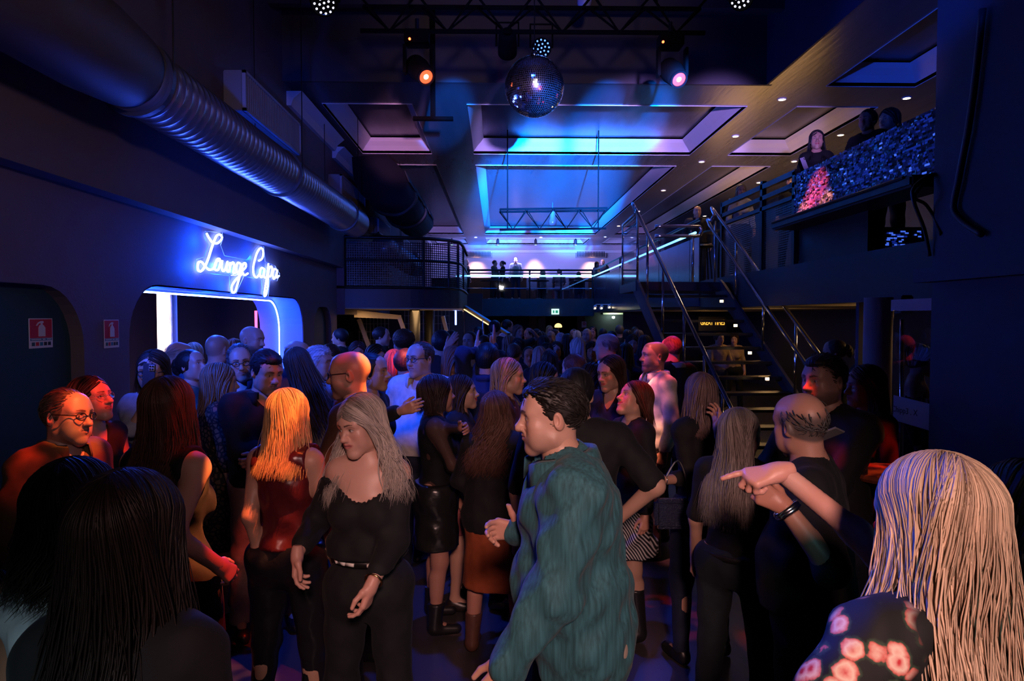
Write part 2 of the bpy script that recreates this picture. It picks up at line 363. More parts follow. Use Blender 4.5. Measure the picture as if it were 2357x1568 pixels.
# raised pit over the dance floor
m_pit = mat('pit_paint', (0.08, 0.07, 0.08), 0.6, noise=0.1, nscale=2)
slab('wall_pit_front', (-3.0, D0-0.05, ZC-0.002), (3.85, D0+0.0, ZP+0.4), m_pit)
slab('wall_pit_right', (3.77, -4, ZC-0.002), (3.8, D0-0.05, ZP+0.4), mat('pit_blue', (0.03, 0.035, 0.08), 0.6))
slab('ceiling_pit', (-4.2, -4, ZP), (3.8, D0, ZP+0.15), m_pit)
for k, y in enumerate((9.0, 8.2, 7.4)):
    slab('trim_%d' % (30+k), (-2.95, y, ZP-0.16), (3.8, y+0.12, ZP), m_pit)
slab('wall_rear', (-4.2, -4.2, 0), (7.8, -4, 7), m_black)
# crown moulding along the upper left wall
for k, (a, b, z) in enumerate([(9.75, 12.4, ZC-0.08), (12.4, 14.0, ZC-0.2)]):
    struct(MB().prism([Vector((XU, 0, z-0.2)), Vector((XU+0.06, 0, z-0.2)), Vector((XU+0.1, 0, z-0.1)), Vector((XU+0.22, 0, z)), Vector((XU, 0, z))], (0, a, 0), (0, b, 0)).build('trim_%d' % (40+k), m_white))
struct(MB().box((XU, 14.5, ZC-0.14), (XU+0.1, 30.9, ZC)).build('trim_42', m_white))
struct(MB().box((-2.9, 30.85, ZC-0.35), (7.6, 31, ZC-0.22)).build('trim_43', m_white))
# right-hand near wall with its ledge
slab('wall_right_near', (XR, -4, 0), (XR+1.8, 4.5, 7), m_navy)
slab('trim_44', (XR-0.09, -4, 2.18), (XR+0.02, 4.56, 2.27), m_navy)
# left mezzanine
plan = [Vector((XL, 13.3, 0)), Vector((-1.7, 13.5, 0)), Vector((-1.15, 13.75, 0)), Vector((-0.86, 14.1, 0)), Vector((-0.75, 14.7, 0)), Vector((-0.75, 17.2, 0)), Vector((XL, 17.2, 0))]
def smooth_path(p, k=6):
    out = []
    for i in range(len(p)-1):
        p0 = p[max(i-1, 0)]; p1 = p[i]; p2 = p[i+1]; p3 = p[min(i+2, len(p)-1)]
        for j in range(k):
            t = j/k
            out.append(0.5*((2*p1)+(p2-p0)*t+(2*p0-5*p1+4*p2-p3)*t*t+(3*p1-p0-3*p2+p3)*t**3))
    return out+[p[-1].copy()]
front = smooth_path(plan[:6], 6)
struct(MB().prism(front+[plan[6]], (0, 0, 2.13), (0, 0, 2.5)).build('floor_mezzanine_left', mat('mezz_black', (0.02, 0.02, 0.026), 0.4)))
struct(MB().prism([p*1 for p in front]+[plan[6]], (0, 0.02, 2.11), (0, 0.02, 2.128)).build('ceiling_mezzanine_left', m_cream))
bal = thing('mesh_balcony', (-1.5, 13.6, 2.5), 'curved black perforated balcony railing on the left mezzanine', 'balcony railing')
def flat_sheet(name, path, z0, z1, m, parent):
    vs = []; uv = []; s = 0
    for i, p in enumerate(path):
        if i: s += (path[i]-path[i-1]).length
        for z in (z0, z1): vs.append((p.x, p.y, z)); uv += [s, z, 0]
    o = MB().add(vs, [(2*i, 2*i+2, 2*i+3, 2*i+1) for i in range(len(path)-1)]).build(name, m, parent)
    at = o.data.attributes.new('flat', 'FLOAT_VECTOR', 'POINT')
    q = np.array([v.co[:] for v in o.data.vertices]); 
    at.data.foreach_set('vector', np.array(uv, dtype=np.float32))
    return o
m_perf = perforated('perforated_black', (0.03, 0.03, 0.035), 0.045, 0.36)
flat_sheet('perforated_panel', front, 2.52, 3.42, m_perf, bal)
for nm, z, r in (('top_rail', 3.5, 0.035), ('middle_rail', 3.06, 0.025), ('bottom_rail', 2.53, 0.03)):
    MB().tube([p+Vector((0, 0, z)) for p in front], r, 8).build(nm, m_blackm, bal, True)
for i in (1, 8, 15, 20, 25): MB().tube([front[i]+Vector((0, 0, 2.5)), front[i]+Vector((0, 0, 3.5))], 0.028, 6).build('post', m_blackm, bal)
for i, (px, d, r) in enumerate(((955, 15.0, 0.115), (988, 16.2, 0.1))):
    c = at_d(px, 760, d); struct(MB().lathe([(r, 0), (r, 2.12)], (c.x, c.y, 0), 20).build('column_%d' % (i+1), m_black, smooth=True))
for i, px in enumerate((955, 988)): bpy.data.objects['column_%d' % (i+1)]['label'] = 'round black column under the left mezzanine'
# lit cream frame and latticed windows of the bar under it
fr = thing('partition_frame', (-2.2, 16, 0), 'cream slanted partition frame lit warm under the left mezzanine', 'frame')
a = at_d(815, 722, 14.4); b = at_d(922, 731, 15.5)
MB().prism([a+Vector((0, 0, .08)), b+Vector((0, 0, .05)), b+Vector((0, 0, -.04)), a+Vector((0, 0, -.08))], (0, 0, 0), (0, 0.12, 0)).build('beam', m_cream, fr)
for q0, q1 in ((at_d(918, 728, 15.5), at_d(944, 800, 15.5)), (at_d(1019, 728, 17), at_d(1030, 770, 17)), (at_d(826, 735, 16), at_d(850, 800, 16))):
    MB().tube([q0, q1], 0.06, 4).build('post', m_cream, fr)
lw = struct(MB().box((-6, 18.9, 0), (-0.4, 19, 2.6)).build('wall_bar_back', m_black))
for gi, px in enumerate((860, 965, 1000)):
    wn = struct(MB().box((0, 0, 0), (0, 0, 0)).build('window_%d' % (gi+1), m_blackm)); p = at_d(px, 745, 18.8); wn.data.clear_geometry()
    g = MB()
    for i in range(9): g.box((p.x-0.4+i*0.1, 18.8, 1.1), (p.x-0.392+i*0.1, 18.82, 2.2))
    for j in range(6): g.box((p.x-0.42, 18.8, 1.1+j*0.22), (p.x+0.42, 18.82, 1.108+j*0.22))
    me = bpy.data.meshes.new('w'); me.from_pydata(g.v, [], g.f); wn.data = me; me.materials.append(m_cream)
for x, y in ((-2.5, 14.3), (-1.7, 14.8), (-1.2, 15.4)):
    area('bar_downlight', (x, y, 2.09), (x, y, 0), WARM, 5, 0.3)
    area('bar_ceiling_fill', (x, y+0.6, 1.2), (x, y+0.6, 2.2), WARM, 1.0, 0.4)  # upward area fill added to warm the ceiling, no lamp body
# back balcony
DB = 26.0; zb0, zb1 = at_d(1200, 706, DB).z, at_d(1200, 664, DB).z
xb0, xb1 = at_d(1074, 650, DB).x, XM-0.06
slab('floor_balcony', (-3, DB, zb0), (7.6, 31, zb0+0.3), m_black)
slab('wall_balcony_front', (xb0-2, DB-0.05, zb0-0.36), (XM, DB, zb0+0.3), m_black)
rb = thing('glass_railing', (1.4, DB, zb0+0.3), 'glass fronted balcony railing across the far end of the hall', 'railing')
MB().box((xb0, DB, zb0+0.32), (xb1, DB+0.012, at_d(1200, 640, DB).z)).build('glass_panel', glass('clear_glass'), rb)
zt = at_d(1200, 622, DB).z; zl = at_d(1200, 635.5, DB).z
MB().tube([(xb0, DB, zt), (xb1, DB, zt)], 0.035, 8).build('top_rail', m_blackm, rb)
MB().tube([(xb0, DB, zt-0.12), (xb1, DB, zt-0.12)], 0.02, 8).build('middle_rail', m_blackm, rb)
MB().tube([(xb0, DB+0.03, zb1), (xb1, DB+0.03, zb1)], 0.02, 8).build('lower_rail', m_chrome, rb)
for i in range(5):
    x = xb0+(xb1-xb0)*i/4; MB().tube([(x, DB+0.02, zb0+0.3), (x, DB+0.02, zt)], 0.03, 6).build('post', m_blackm, rb)
MB().tube([(xb0-0.4, DB-0.04, zl), (xb1, DB-0.04, zl)], 0.03, 6).build('led_strip', emit('led_azure', (0.10, 0.36, 1.0), 7), rb)
# right mezzanine
slab('floor_mezzanine_right', (XM, 3, 2.13), (7.6, 26, ZM), m_black)
slab('ceiling_mezzanine_right', (XM+0.02, 3, 2.11), (7.6, 26, 2.128), m_cream)
rr = thing('side_railing', (XM, 18, ZM), 'dark railing with glowing blue strip along the right mezzanine edge', 'railing')
MB().box((XM-0.02, 12.4, ZM-0.45), (XM, 25.9, at_x(1500, 583, XM).z-0.06)).build('side_panel', mat('gloss_navy', (0.03, 0.04, 0.09), 0.22), rr)
MB().tube([(XM-0.03, 12.6, zl), (XM-0.03, 25.9, zl)], 0.022, 6).build('led_strip', emit('led_azure', (0.1, 0.36, 1), 7), rr)
MB().tube([(XM, 12.4, zt), (XM, 25.9, zt)], 0.03, 8).build('top_rail', m_blackm, rr)
for i in range(6): MB().tube([(XM, 13+i*2.5, ZM), (XM, 13+i*2.5, zt)], 0.025, 6).build('post', m_blackm, rr)
area('mezzanine_fill', (5.6, 15.0, 3.3), (5.6, 15.0, 6), (1, 0.5, 0.18), 48, 0.6, 6.0)  # unseen area fill added to give the ceiling a golden tone
area('balcony_uplight', (1.5, 25.7, 1.2), (1.5, 25.7, 0), WARM, 2, 0.5)
# wall under the back balcony
slab('wall_back_lower', (-3, 28.2, 0), (2.0, 28.4, 2.5), m_black)
slab('wall_back_lower.001', (3.6, 28.2, 0), (7.6, 28.4, 2.5), m_black)
for i, px in enumerate((1226, 1337)):
    c = at_d(px, 760, 27.5); struct(MB().box((c.x-0.14, 27.4, 0), (c.x+0.14, 27.7, 2.35)).build('column_%d' % (i+3), m_brown))
# ---------------------------------------------------------------- signs, ducts, vents
def crom(pts, k=5): return smooth_path([Vector(p) for p in pts], k)
neon = thing('neon_sign', at_x(540, 610, XL), 'white-blue neon script sign on the wall above the lounge entrance', 'neon sign')
strokes = dict(
 L=[(885,226),(905,265),(940,308),(985,312),(1022,270),(1008,236),(976,245),(950,300),(925,370),(900,450),(870,520),(835,566),(806,552),(808,492),(838,482),(872,522),(905,552),(940,548)],
 o=[(940,548),(962,515),(978,462),(1002,458),(1006,505),(985,556),(957,545),(962,500),(985,470),(1020,478)],
 u=[(1026,470),(1020,530),(1034,566),(1056,540),(1072,480),(1066,550),(1080,572),(1092,550)],
 n=[(1096,488),(1090,576),(1098,520),(1120,486),(1132,512),(1126,580),(1144,580)],
 g=[(1192,502),(1166,490),(1150,540),(1164,582),(1186,550),(1196,500),(1184,600),(1164,680),(1140,752),(1116,756),(1112,700),(1150,640),(1202,592)],
 e=[(1204,562),(1236,532),(1236,496),(1216,500),(1204,560),(1224,602),(1256,586)],
 C=[(1356,472),(1386,450),(1396,390),(1376,356),(1344,390),(1320,460),(1304,540),(1312,602),(1336,622),(1362,592)],
 a=[(1402,546),(1380,536),(1364,580),(1376,622),(1396,600),(1406,545),(1400,610),(1416,626)],
 p=[(1442,498),(1430,600),(1414,700),(1404,784),(1420,780),(1436,700),(1440,600),(1448,545),(1468,522),(1476,560),(1460,612),(1438,610)],
 A=[(1518,556),(1496,546),(1480,590),(1490,636),(1510,610),(1522,555),(1516,622),(1538,608)])
m_neon = emit('neon_white', (0.24, 0.36, 1.0), 22)
def sg(p, off): return at_x(250+p[0]/3.92, 480+p[1]/3.92, XL+off)
for ch, st in strokes.items():
    MB().tube(crom([sg(p, 0.03) for p in st], 4), 0.0115, 6).build('neon_letter', m_neon, neon, True)
cont = [(870,205),(1025,215),(1030,280),(1010,330),(1045,425),(1240,462),(1340,338),(1400,342),(1412,480),(1500,515),(1545,590),(1520,655),(1455,645),(1440,795),(1390,795),(1378,640),(1220,612),(1150,770),(1100,770),(1088,608),(900,585),(820,595),(780,560),(785,460),(860,438),(898,330),(865,260)]
MB().prism([sg(p, 0.055) for p in cont], (0, 0, 0), (0.008, 0, 0)).build('acrylic_backing', glass('acrylic', (0.95, 0.96, 1.0), 0.35, 0.06), neon)
MB().tube([sg(p, 0.058) for p in cont], 0.003, 5, True).build('acrylic_edge', mat('acrylic_edge', (0.5, 0.55, 0.8), 0.2), neon)
for q in ((900, 300), (850, 520), (1060, 520), (1220, 560), (1350, 440), (1480, 570), (1130, 700), (1415, 710)):
    ld = bpy.data.lights.new('neon_light', 'POINT'); ld.color = (0.004, 0.06, 1.0); ld.energy = 14; ld.shadow_soft_size = 0.04
    lo_ = bpy.data.objects.new('neon_light', ld); COL.objects.link(lo_); lo_.location = sg(q, 0.13); attach(lo_, neon)
MB().tube([sg((1100, 600), 0.055), sg((1180, 600), 0.0)], 0.008, 6).build('standoff', m_chrome, neon)
def ext_sign(px0, px1, py0, py1, X, label):
    p0 = at_x(px0, py1, X); p1 = at_x(px1, py0, X); z0, z1 = p0.z, p1.z; d0, d1 = p0.y, p1.y; W = d1-d0; H = z1-z0
    s = thing('fire_extinguisher_sign', (X, (d0+d1)/2, z0), label, 'sign')
    def pt(u, v, o): return Vector((X+o, d0+u*W, z0+v*H))
    def plate(name, u0, u1, v0, v1, o, m): return MB().prism([pt(u0, v0, 0), pt(u1, v0, 0), pt(u1, v1, 0), pt(u0, v1, 0)], (o-0.002, 0, 0), (o, 0, 0)).build(name, m, s)
    mw = mat('sign_white', (0.75, 0.75, 0.74), 0.5); mr = mat('sign_red', (0.62, 0.02, 0.025), 0.5)
    plate('plate', 0, 1, 0, 1, 0.004, mw); plate('red_field', 0.04, 0.96, 0.34, 0.97, 0.006, mr)
    body = [(0.38, 0.39), (0.66, 0.39), (0.66, 0.68), (0.60, 0.76), (0.55, 0.79), (0.55, 0.84), (0.60, 0.86), (0.58, 0.91), (0.48, 0.91), (0.36, 0.86), (0.28, 0.76), (0.31, 0.75), (0.40, 0.83), (0.48, 0.84), (0.48, 0.79), (0.42, 0.76), (0.38, 0.68)]
    MB().prism([pt(u, v, 0) for u, v in body], (0.006, 0, 0), (0.009, 0, 0)).build('extinguisher_symbol', mw, s)
    plate('caption_band', 0.05, 0.95, 0.25, 0.33, 0.006, mat('sign_teal', (0.05, 0.22, 0.32), 0.5))
    for i in range(14): 
        if i != 7 and i != 10: plate('caption_letter', 0.08+i*0.06, 0.12+i*0.06, 0.275, 0.31, 0.008, mw)
    cs = [(0.03, 0.1, 0.07), (0.6, 0.02, 0.03), (0.03, 0.2, 0.3), (0.02, 0.02, 0.02), (0.02, 0.02, 0.02)]
    for i in range(5):
        plate('pictogram', 0.10+i*0.17, 0.22+i*0.17, 0.08, 0.2, 0.007, mat('pictogram_%d' % min(i, 3), cs[i], 0.5))
ext_sign(66, 119, 733, 803, XL-0.10, 'larger fire extinguisher sign on the dark teal panel at far left')
ext_sign(239, 272, 736, 802, XL, 'narrower fire extinguisher sign on the wall beside the lounge entrance')
# spiral ducts
def spiral_duct(name, x, z, r, d0, d1, label, collar=None, hang=True):
    t = thing(name, (x, (d0+d1)/2, z), label, 'air duct')
    m = mat('duct_metal', (0.42, 0.42, 0.46), 0.33, metal=0.85, bump=0.05, bscale=30)
    prof = []; y = d0; k = 0
    while y < d1:
        prof += [(r, y), (r, y+0.085), (r*1.03, y+0.092), (r*1.03, y+0.102), (r, y+0.109)]; y += 0.11
    prof += [(r, d1), (r*0.97, d1)]
    MB().lathe(prof, (x, 0, z), 40, Matrix.Rotation(math.radians(-90), 3, 'X')).build('spiral_pipe', m, t, True)
    for c in (collar or []):
        MB().lathe([(r*1.01, c), (r*1.12, c), (r*1.12, c+0.05), (r*1.01, c+0.05)], (x, 0, z), 40, Matrix.Rotation(math.radians(-90), 3, 'X'), True).build('collar', mat('duct_dark', (0.10, 0.10, 0.11), 0.5, metal=0.6), t)
        for s in (-1, 1): MB().tube([(x+s*r*1.1, c+0.02, z), (x+s*r*1.1, c+0.02, ZC+0.9 if c < D0 else ZC)], 0.006, 5).build('hanger_rod', m_blackm, t)
    return t
spiral_duct('air_duct', -2.52, 3.62, 0.245, 4.78, 12.2, 'long spiral air duct glowing blue along the left wall', (4.85, 8.0, 11.2))
t = tag(MB().lathe([(0.30, -1.0), (0.30, 4.3), (0.27, 4.7), (0.26, 4.76)], (-2.52, 0, 3.64), 40, Matrix.Rotation(math.radians(-90), 3, 'X')).build('air_duct', mat('duct_unlit', (0.08, 0.07, 0.07), 0.6), smooth=True), 'dark wide duct section at the top left corner', 'air duct')  # unlit near section, its shade put into a darker colour
spiral_duct('air_duct', -2.3, 3.35, 0.25, 13.9, 19.5, 'second spiral duct seen behind the left mezzanine mesh', (14.4, 18.5))
hood = thing('ceiling_duct', (-2.1, 14, 4.35), 'dark rounded ceiling duct with side grilles above the left mezzanine', 'air duct')
hp = [Vector((-2.6, 0, 4.9)), Vector((-2.55, 0, 4.45)), Vector((-2.35, 0, 4.15)), Vector((-2.0, 0, 4.08)), Vector((-1.75, 0, 4.2)), Vector((-1.62, 0, 4.42)), Vector((-1.72, 0, 4.7)), Vector((-2.0, 0, 4.95))]
MB().prism(smooth_path(hp, 3), (0, 12.4, -0.08), (0, 17.6, -0.08)).build('shell', mat('hood_dark', (0.018, 0.018, 0.026), 0.7, spec=0.15), hood, True)
for i in range(4): MB().prism([Vector((-1.60, 0, 4.48)), Vector((-1.585, 0, 4.48)), Vector((-1.66, 0, 4.68)), Vector((-1.675, 0, 4.68))], (0, 12.5+i*1.3, -0.08), (0, 13.5+i*1.3, -0.08)).build('grille', m_black, hood)
for y in (13.7, 15.6): MB().tube([p+Vector((0, y, -0.09)) for p in smooth_path(hp[1:7], 4)], 0.05, 6).build('strap', m_black, hood)
# wall vents
m_vent = mat('vent_face', (0.30, 0.24, 0.2), 0.5)
def vent(px0, px1, pyt, pyb, label, dx=0.24):
    a = at_x(px0, pyt, XU+dx*0.4); d0 = a.y; d1 = at_x(px1, pyt, XU+dx*0.4).y
    z1 = at_x(px1, pyt, XU+dx).z; z0 = at_x(px1, pyb, XU+dx).z
    t = thing('wall_vent', (XU, (d0+d1)/2, z0), label, 'vent', 'grilled vents along the upper left wall')
    MB().box((XU, d0, z0), (XU+dx*0.85, d1, z1)).build('housing', mat('vent_case', (0.28, 0.26, 0.26), 0.6), t, bevel=0.01)
    fr_ = MB(); e = 0.03; X0, X1 = XU+dx*0.85, XU+dx
    for q in (((X0, d0, z0), (X1, d1, z0+e)), ((X0, d0, z1-e), (X1, d1, z1)), ((X0, d0, z0), (X1, d0+e, z1)), ((X0, d1-e, z0), (X1, d1, z1))): fr_.box(*q)
    fr_.build('frame', mat('vent_rim', (0.45, 0.43, 0.45), 0.5), t)
    n = int((d1-d0)/0.06); g = MB()
    for i in range(1, n):
        y = d0+(d1-d0)*i/n; g.box((X0, y, z0+e), (X1-0.01, y+0.022, z1-e))
    g.build('louvres', m_vent, t)
vent(535, 668, 262, 338, 'largest grilled wall vent, nearest the camera above the blue duct')
vent(768, 825, 436, 480, 'second grilled wall vent above the far end of the blue duct')
vent(858, 886, 512, 546, 'third grilled wall vent beyond the blue duct end')
vent(918, 938, 553, 582, 'fourth, small wall vent seen over the mesh balcony rail')
vent(952, 968, 588, 600, 'farthest, smallest wall vent seen through the mesh balcony')
for i, (px0, px1, w_) in enumerate(((1066, 1133, 'left'), (1325, 1395, 'right'))):
    p0 = at_d(px0, 594, 30.95); p1 = at_d(px1, 577, 30.95)
    t = thing('wall_vent', p0, 'wide back wall vent on the %s under its warm light' % w_, 'vent')
    MB().box((p0.x, 30.86, p0.z), (p1.x, 31, p1.z)).build('housing', m_vent, t)
    g = MB()
    for k in range(18): g.box((p0.x+0.05+k*(p1.x-p0.x-0.1)/18, 30.84, p0.z+0.05), (p0.x+0.09+k*(p1.x-p0.x-0.1)/18, 30.87, p1.z-0.05))
    g.build('louvres', m_black, t)
# ---------------------------------------------------------------- trusses and rig
def truss(name, p0, p1, h, wd, n, label, flat_top=False, rt=0.024):
    p0 = Vector(p0); p1 = Vector(p1); t = thing(name, (p0+p1)/2, label, 'truss')
    ch = [Vector((0, 0, 0)), Vector((0, -wd/2, h)), Vector((0, wd/2, h))] if not flat_top else [Vector((0, 0, h)), Vector((0, -wd/2, 0)), Vector((0, wd/2, 0))]
    m_tr = mat('truss_black', (0.003, 0.003, 0.003), 0.9, spec=0.05)
    for c in ch: MB().tube([p0+c, p1+c], rt, 8).build('chord', m_tr, t)
    for i in range(n):
        a = p0.lerp(p1, i/n); m_ = p0.lerp(p1, (i+0.5)/n); b = p0.lerp(p1, (i+1)/n)
        for c in ch[1:]:
            MB().tube([a+c, m_+ch[0], b+c], rt*0.55, 6).build('brace', m_tr, t)
    return t
tl = at_d(830, 71, 7.1); tr = at_d(1622, 76, 7.1)
truss('lighting_truss', tl, tr, 0.31, 0.3, 6, 'black lighting truss above the mirror ball', rt=0.025)
for x in (tl.x+0.5, tr.x-0.5): tag(MB().tube([(x, 7.1, tl.z+0.3), (x, 7.1, ZP)], 0.012, 6).build('hanger_rod', m_black), 'hanger rod of the lighting truss, %s one' % ('left' if x < 0 else 'right'), 'rod')
a2 = at_d(1150, 529, 13.0); b2 = at_d(1395, 526, 13.0)
far = truss('lighting_truss', a2, b2, 0.36, 0.32, 4, 'small black truss hanging lower in the middle of the hall', rt=0.02)
for x in (a2.x+0.15, b2.x-0.15): MB().tube([(x, 13.0, a2.z), (x, 13.0, ZC+0.28)], 0.012, 6).build('hanger_rod', MATS['truss_black'], far)
pl = at_d(1272, 503, 13.0)
bl = tag(MB().lathe([(0.02, 0.14), (0.05, 0.12), (0.055, 0.0), (0.075, -0.06), (0.07, -0.12), (0.03, -0.14)], pl, 16).build('lamp', mat('lamp_frost', (0.12, 0.12, 0.14), 0.2), smooth=True), 'small pale lamp hanging inside the far truss', 'lamp')
MB().tube([pl+Vector((0, 0, 0.14)), pl+Vector((0, 0, 0.3))], 0.01, 6).build('cord', m_black, bl)
# T-shaped hanging mount
tm = thing('hanging_mount', at_d(996, 150, 9.2), 'black T-shaped mount hanging in front of the ceiling coffers', 'mount')
MB().box(at_d(991, 272, 9.2)-Vector((0, 0.03, 0)), at_d(1001, 10, 9.2)+Vector((0, 0.03, 0.9))).build('pole', MATS['truss_black'], tm)
MB().box(at_d(951, 277, 9.2)-Vector((0, 0.04, 0)), at_d(1043, 270, 9.2)+Vector((0, 0.04, 0))).build('crossbar', MATS['truss_black'], tm)
# mirror ball
bc = at_d(1230, 200, 6.9); R = 0.297
ball = thing('mirror_ball', bc, 'mirror ball hanging under the lighting truss', 'mirror ball')
def mirror_ball():
    b = MB(); rows = 46
    for i in range(rows):
        a0 = -math.pi/2+math.pi*(i+0.06)/rows; a1 = -math.pi/2+math.pi*(i+0.94)/rows; am = (a0+a1)/2
        n = max(4, int(2*math.pi*math.cos(am)/(math.pi/rows)))
        for j in range(n):
            p0 = 2*math.pi*(j+0.06)/n; p1 = 2*math.pi*(j+0.94)/n; pm = (p0+p1)/2
            nrm = Vector((math.cos(am)*math.cos(pm), math.cos(am)*math.sin(pm), math.sin(am)))
            nrm = (nrm+Vector((rnd.gauss(0, .012), rnd.gauss(0, .012), rnd.gauss(0, .012)))).normalized()
            ce = Vector((math.cos(am)*math.cos(pm), math.cos(am)*math.sin(pm), math.sin(am)))*R
            vs = []
            for aa, pp in ((a0, p0), (a0, p1), (a1, p1), (a1, p0)):
                v = Vector((math.cos(aa)*math.cos(pp), math.cos(aa)*math.sin(pp), math.sin(aa)))*R
                v = v-nrm*(v-ce).dot(nrm); vs.append(bc+v)
            b.add(vs, [(0, 1, 2, 3)])
    return b
MB().lathe([(R*0.985*math.cos(a), R*0.985*math.sin(a)) for a in [math.radians(-90+5*i) for i in range(37)]], bc, 36).build('core', m_black, ball, True)
MB().build('mirror_tiles', None) if False else mirror_ball().build('mirror_tiles', mat('mirror', (0.86, 0.86, 0.88), 0.09, metal=1.0), ball)
MB().lathe([(0.035, R-0.01), (0.035, R+0.03), (0.015, R+0.06)], bc, 14).build('cap', m_chrome, ball, True)
MB().tube([bc+Vector((0, 0, R)), (bc.x, bc.y, tl.z+0.3)], 0.006, 6).build('chain', m_chrome, ball)
# moving heads
def moving_head(px, py, d, lens_px, lens_py, label, aim):
    top = at_d(px, py-50, d); t = thing('moving_head_light', top, label, 'stage light')
    MB().box((top.x-0.12, d-0.1, top.z-0.1), (top.x+0.12, d+0.1, top.z+0.03)).build('base', MATS['truss_black'], t, bevel=0.01)
    MB().lathe([(0.02, 0), (0.02, 0.16)], top, 8).build('clamp', m_blackm, t)
    c = at_d(px+4, py+28, d)
    for s in (-1, 1):
        MB().prism([Vector((c.x+s*0.125, 0, top.z-0.1)), Vector((c.x+s*0.125, 0, c.z-0.05)), Vector((c.x+s*0.125, 0, c.z-0.05))+Vector((0, 0.0, 0))][:2]+[Vector((c.x+s*0.155, 0, c.z-0.05)), Vector((c.x+s*0.155, 0, top.z-0.1))], (0, d-0.05, 0), (0, d+0.05, 0)).build('yoke_arm', MATS['truss_black'], t, bevel=0.006)
    lp = at_d(lens_px, lens_py, d-0.12); ax = (lp-c).normalized(); q = ax.to_track_quat('Z', 'Y').to_matrix(); Ln = (lp-c).length
    hd = MB().lathe([(0.07, -0.14), (0.105, -0.11), (0.115, 0.0), (0.10, Ln*0.7), (0.085, Ln)], c, 24, q).build('head', MATS['truss_black'], t, True)
    MB().lathe([(0.07, 0.0), (0.088, 0.0), (0.088, 0.03), (0.07, 0.03)], lp, 24, q, True).build('lens_ring', m_blackm, hd)
    MB().lathe([(0.005, 0.012), (0.068, 0.012), (0.068, 0.018), (0.005, 0.024)], lp, 24, q).build('lens', emit('lens_red', (1.0, 0.09, 0.02), 2.4), hd)
    MB().lathe([(0.002, 0.02), (0.026, 0.022), (0.012, 0.034), (0.002, 0.036)], lp, 16, q).build('bulb', emit('lens_hot', (1.0, 0.45, 0.2), 14), hd)
    k = at_d(px-17, py-41, d-0.13); MB().lathe([(0.012, 0), (0.012, 0.012)], k, 10, Matrix.Rotation(math.radians(90), 3, 'X')).build('status_light', emit('status_red', (1.0, 0.08, 0.02), 10), t)
    return lp
lpA = moving_head(960, 131, 7.0, 979, 175, 'left moving head with glowing red lens under the truss', None)
lpB = moving_head(1543, 138, 7.0, 1561, 181, 'right moving head with glowing red lens under the truss', None)
def par_can(px, py, d, aim, label, lit=None, r=0.12, dots=False):
    c = at_d(px, py, d); t = thing('par_can', c, label, 'stage light')
    ax = (Vector(aim)-c).normalized(); q = ax.to_track_quat('Z', 'Y').to_matrix()
    MB().lathe([(r*0.55, -0.2), (r*0.9, -0.15), (r, 0.0), (r, 0.1), (r*0.92, 0.1), (r*0.88, 0.02), (r*0.5, -0.19)], c, 24, q, True).build('can', MATS['truss_black'], t, True)
    MB().tube([c+Vector((-r*1.15, 0, 0)), c+Vector((-r*1.15, 0, 0.24)), c+Vector((r*1.15, 0, 0.24)), c+Vector((r*1.15, 0, 0))], 0.012, 6).build('bracket', MATS['truss_black'], t)
    MB().lathe([(0.004, 0.03), (r*0.87, 0.03), (r*0.87, 0.035), (0.004, 0.036)], c, 24, q).build('lens_face', MATS['truss_black'], t)
    if dots:
        k = 0
        for i in range(3):
            for j in range(max(1, 6*i)):
                a = 2*math.pi*j/max(1, 6*i)+i*0.3; rr_ = r*0.78*i/2
                p = c+q @ Vector((rr_*math.cos(a), rr_*math.sin(a), 0.036))
                MB().lathe([(0.009, 0), (0.009, 0.01)], p, 8, q).build('diode', emit(lit[0], lit[1], lit[2]), t); k += 1
par_can(1168, 106, 7.2, (0.2, 14, 2), 'dark spotlight can left behind the mirror ball', r=0.1)
par_can(1246, 110, 7.2, (0.4, 2, 2.5), 'spotlight can right behind the mirror ball with blue diodes', ('diode_blue', (0.1, 0.25, 1.0), 3), r=0.1, dots=True)
par_can(748, 6, 6.0, (-1.35, 3.0, 3.0), 'round diode spotlight at the top left of the rig', ('diode_pale', (0.7, 0.7, 1.0), 3), r=0.105, dots=True)
par_can(1702, -8, 6.0, (1.9, 3.5, 3.0), 'round diode spotlight cut off at the top edge, right of the truss', ('diode_pale', (0.7, 0.7, 1), 3), r=0.1, dots=True)
dome = tag(MB().lathe([(0.012, -0.1), (0.06, -0.08), (0.085, -0.02), (0.09, 0.03), (0.05, 0.05)], at_d(1345, 4, 8.3), 24).build('dome_lamp', mat('dome_blue', (0.35, 0.4, 0.8), 0.3), smooth=True), 'blue dome shaped lamp on the pit ceiling above the truss', 'lamp')
MB().box(at_d(1345, 4, 8.3)+Vector((-0.03, -0.03, 0.05)), at_d(1345, 4, 8.3)+Vector((0.03, 0.03, 0.9))).build('stem', m_black, dome)
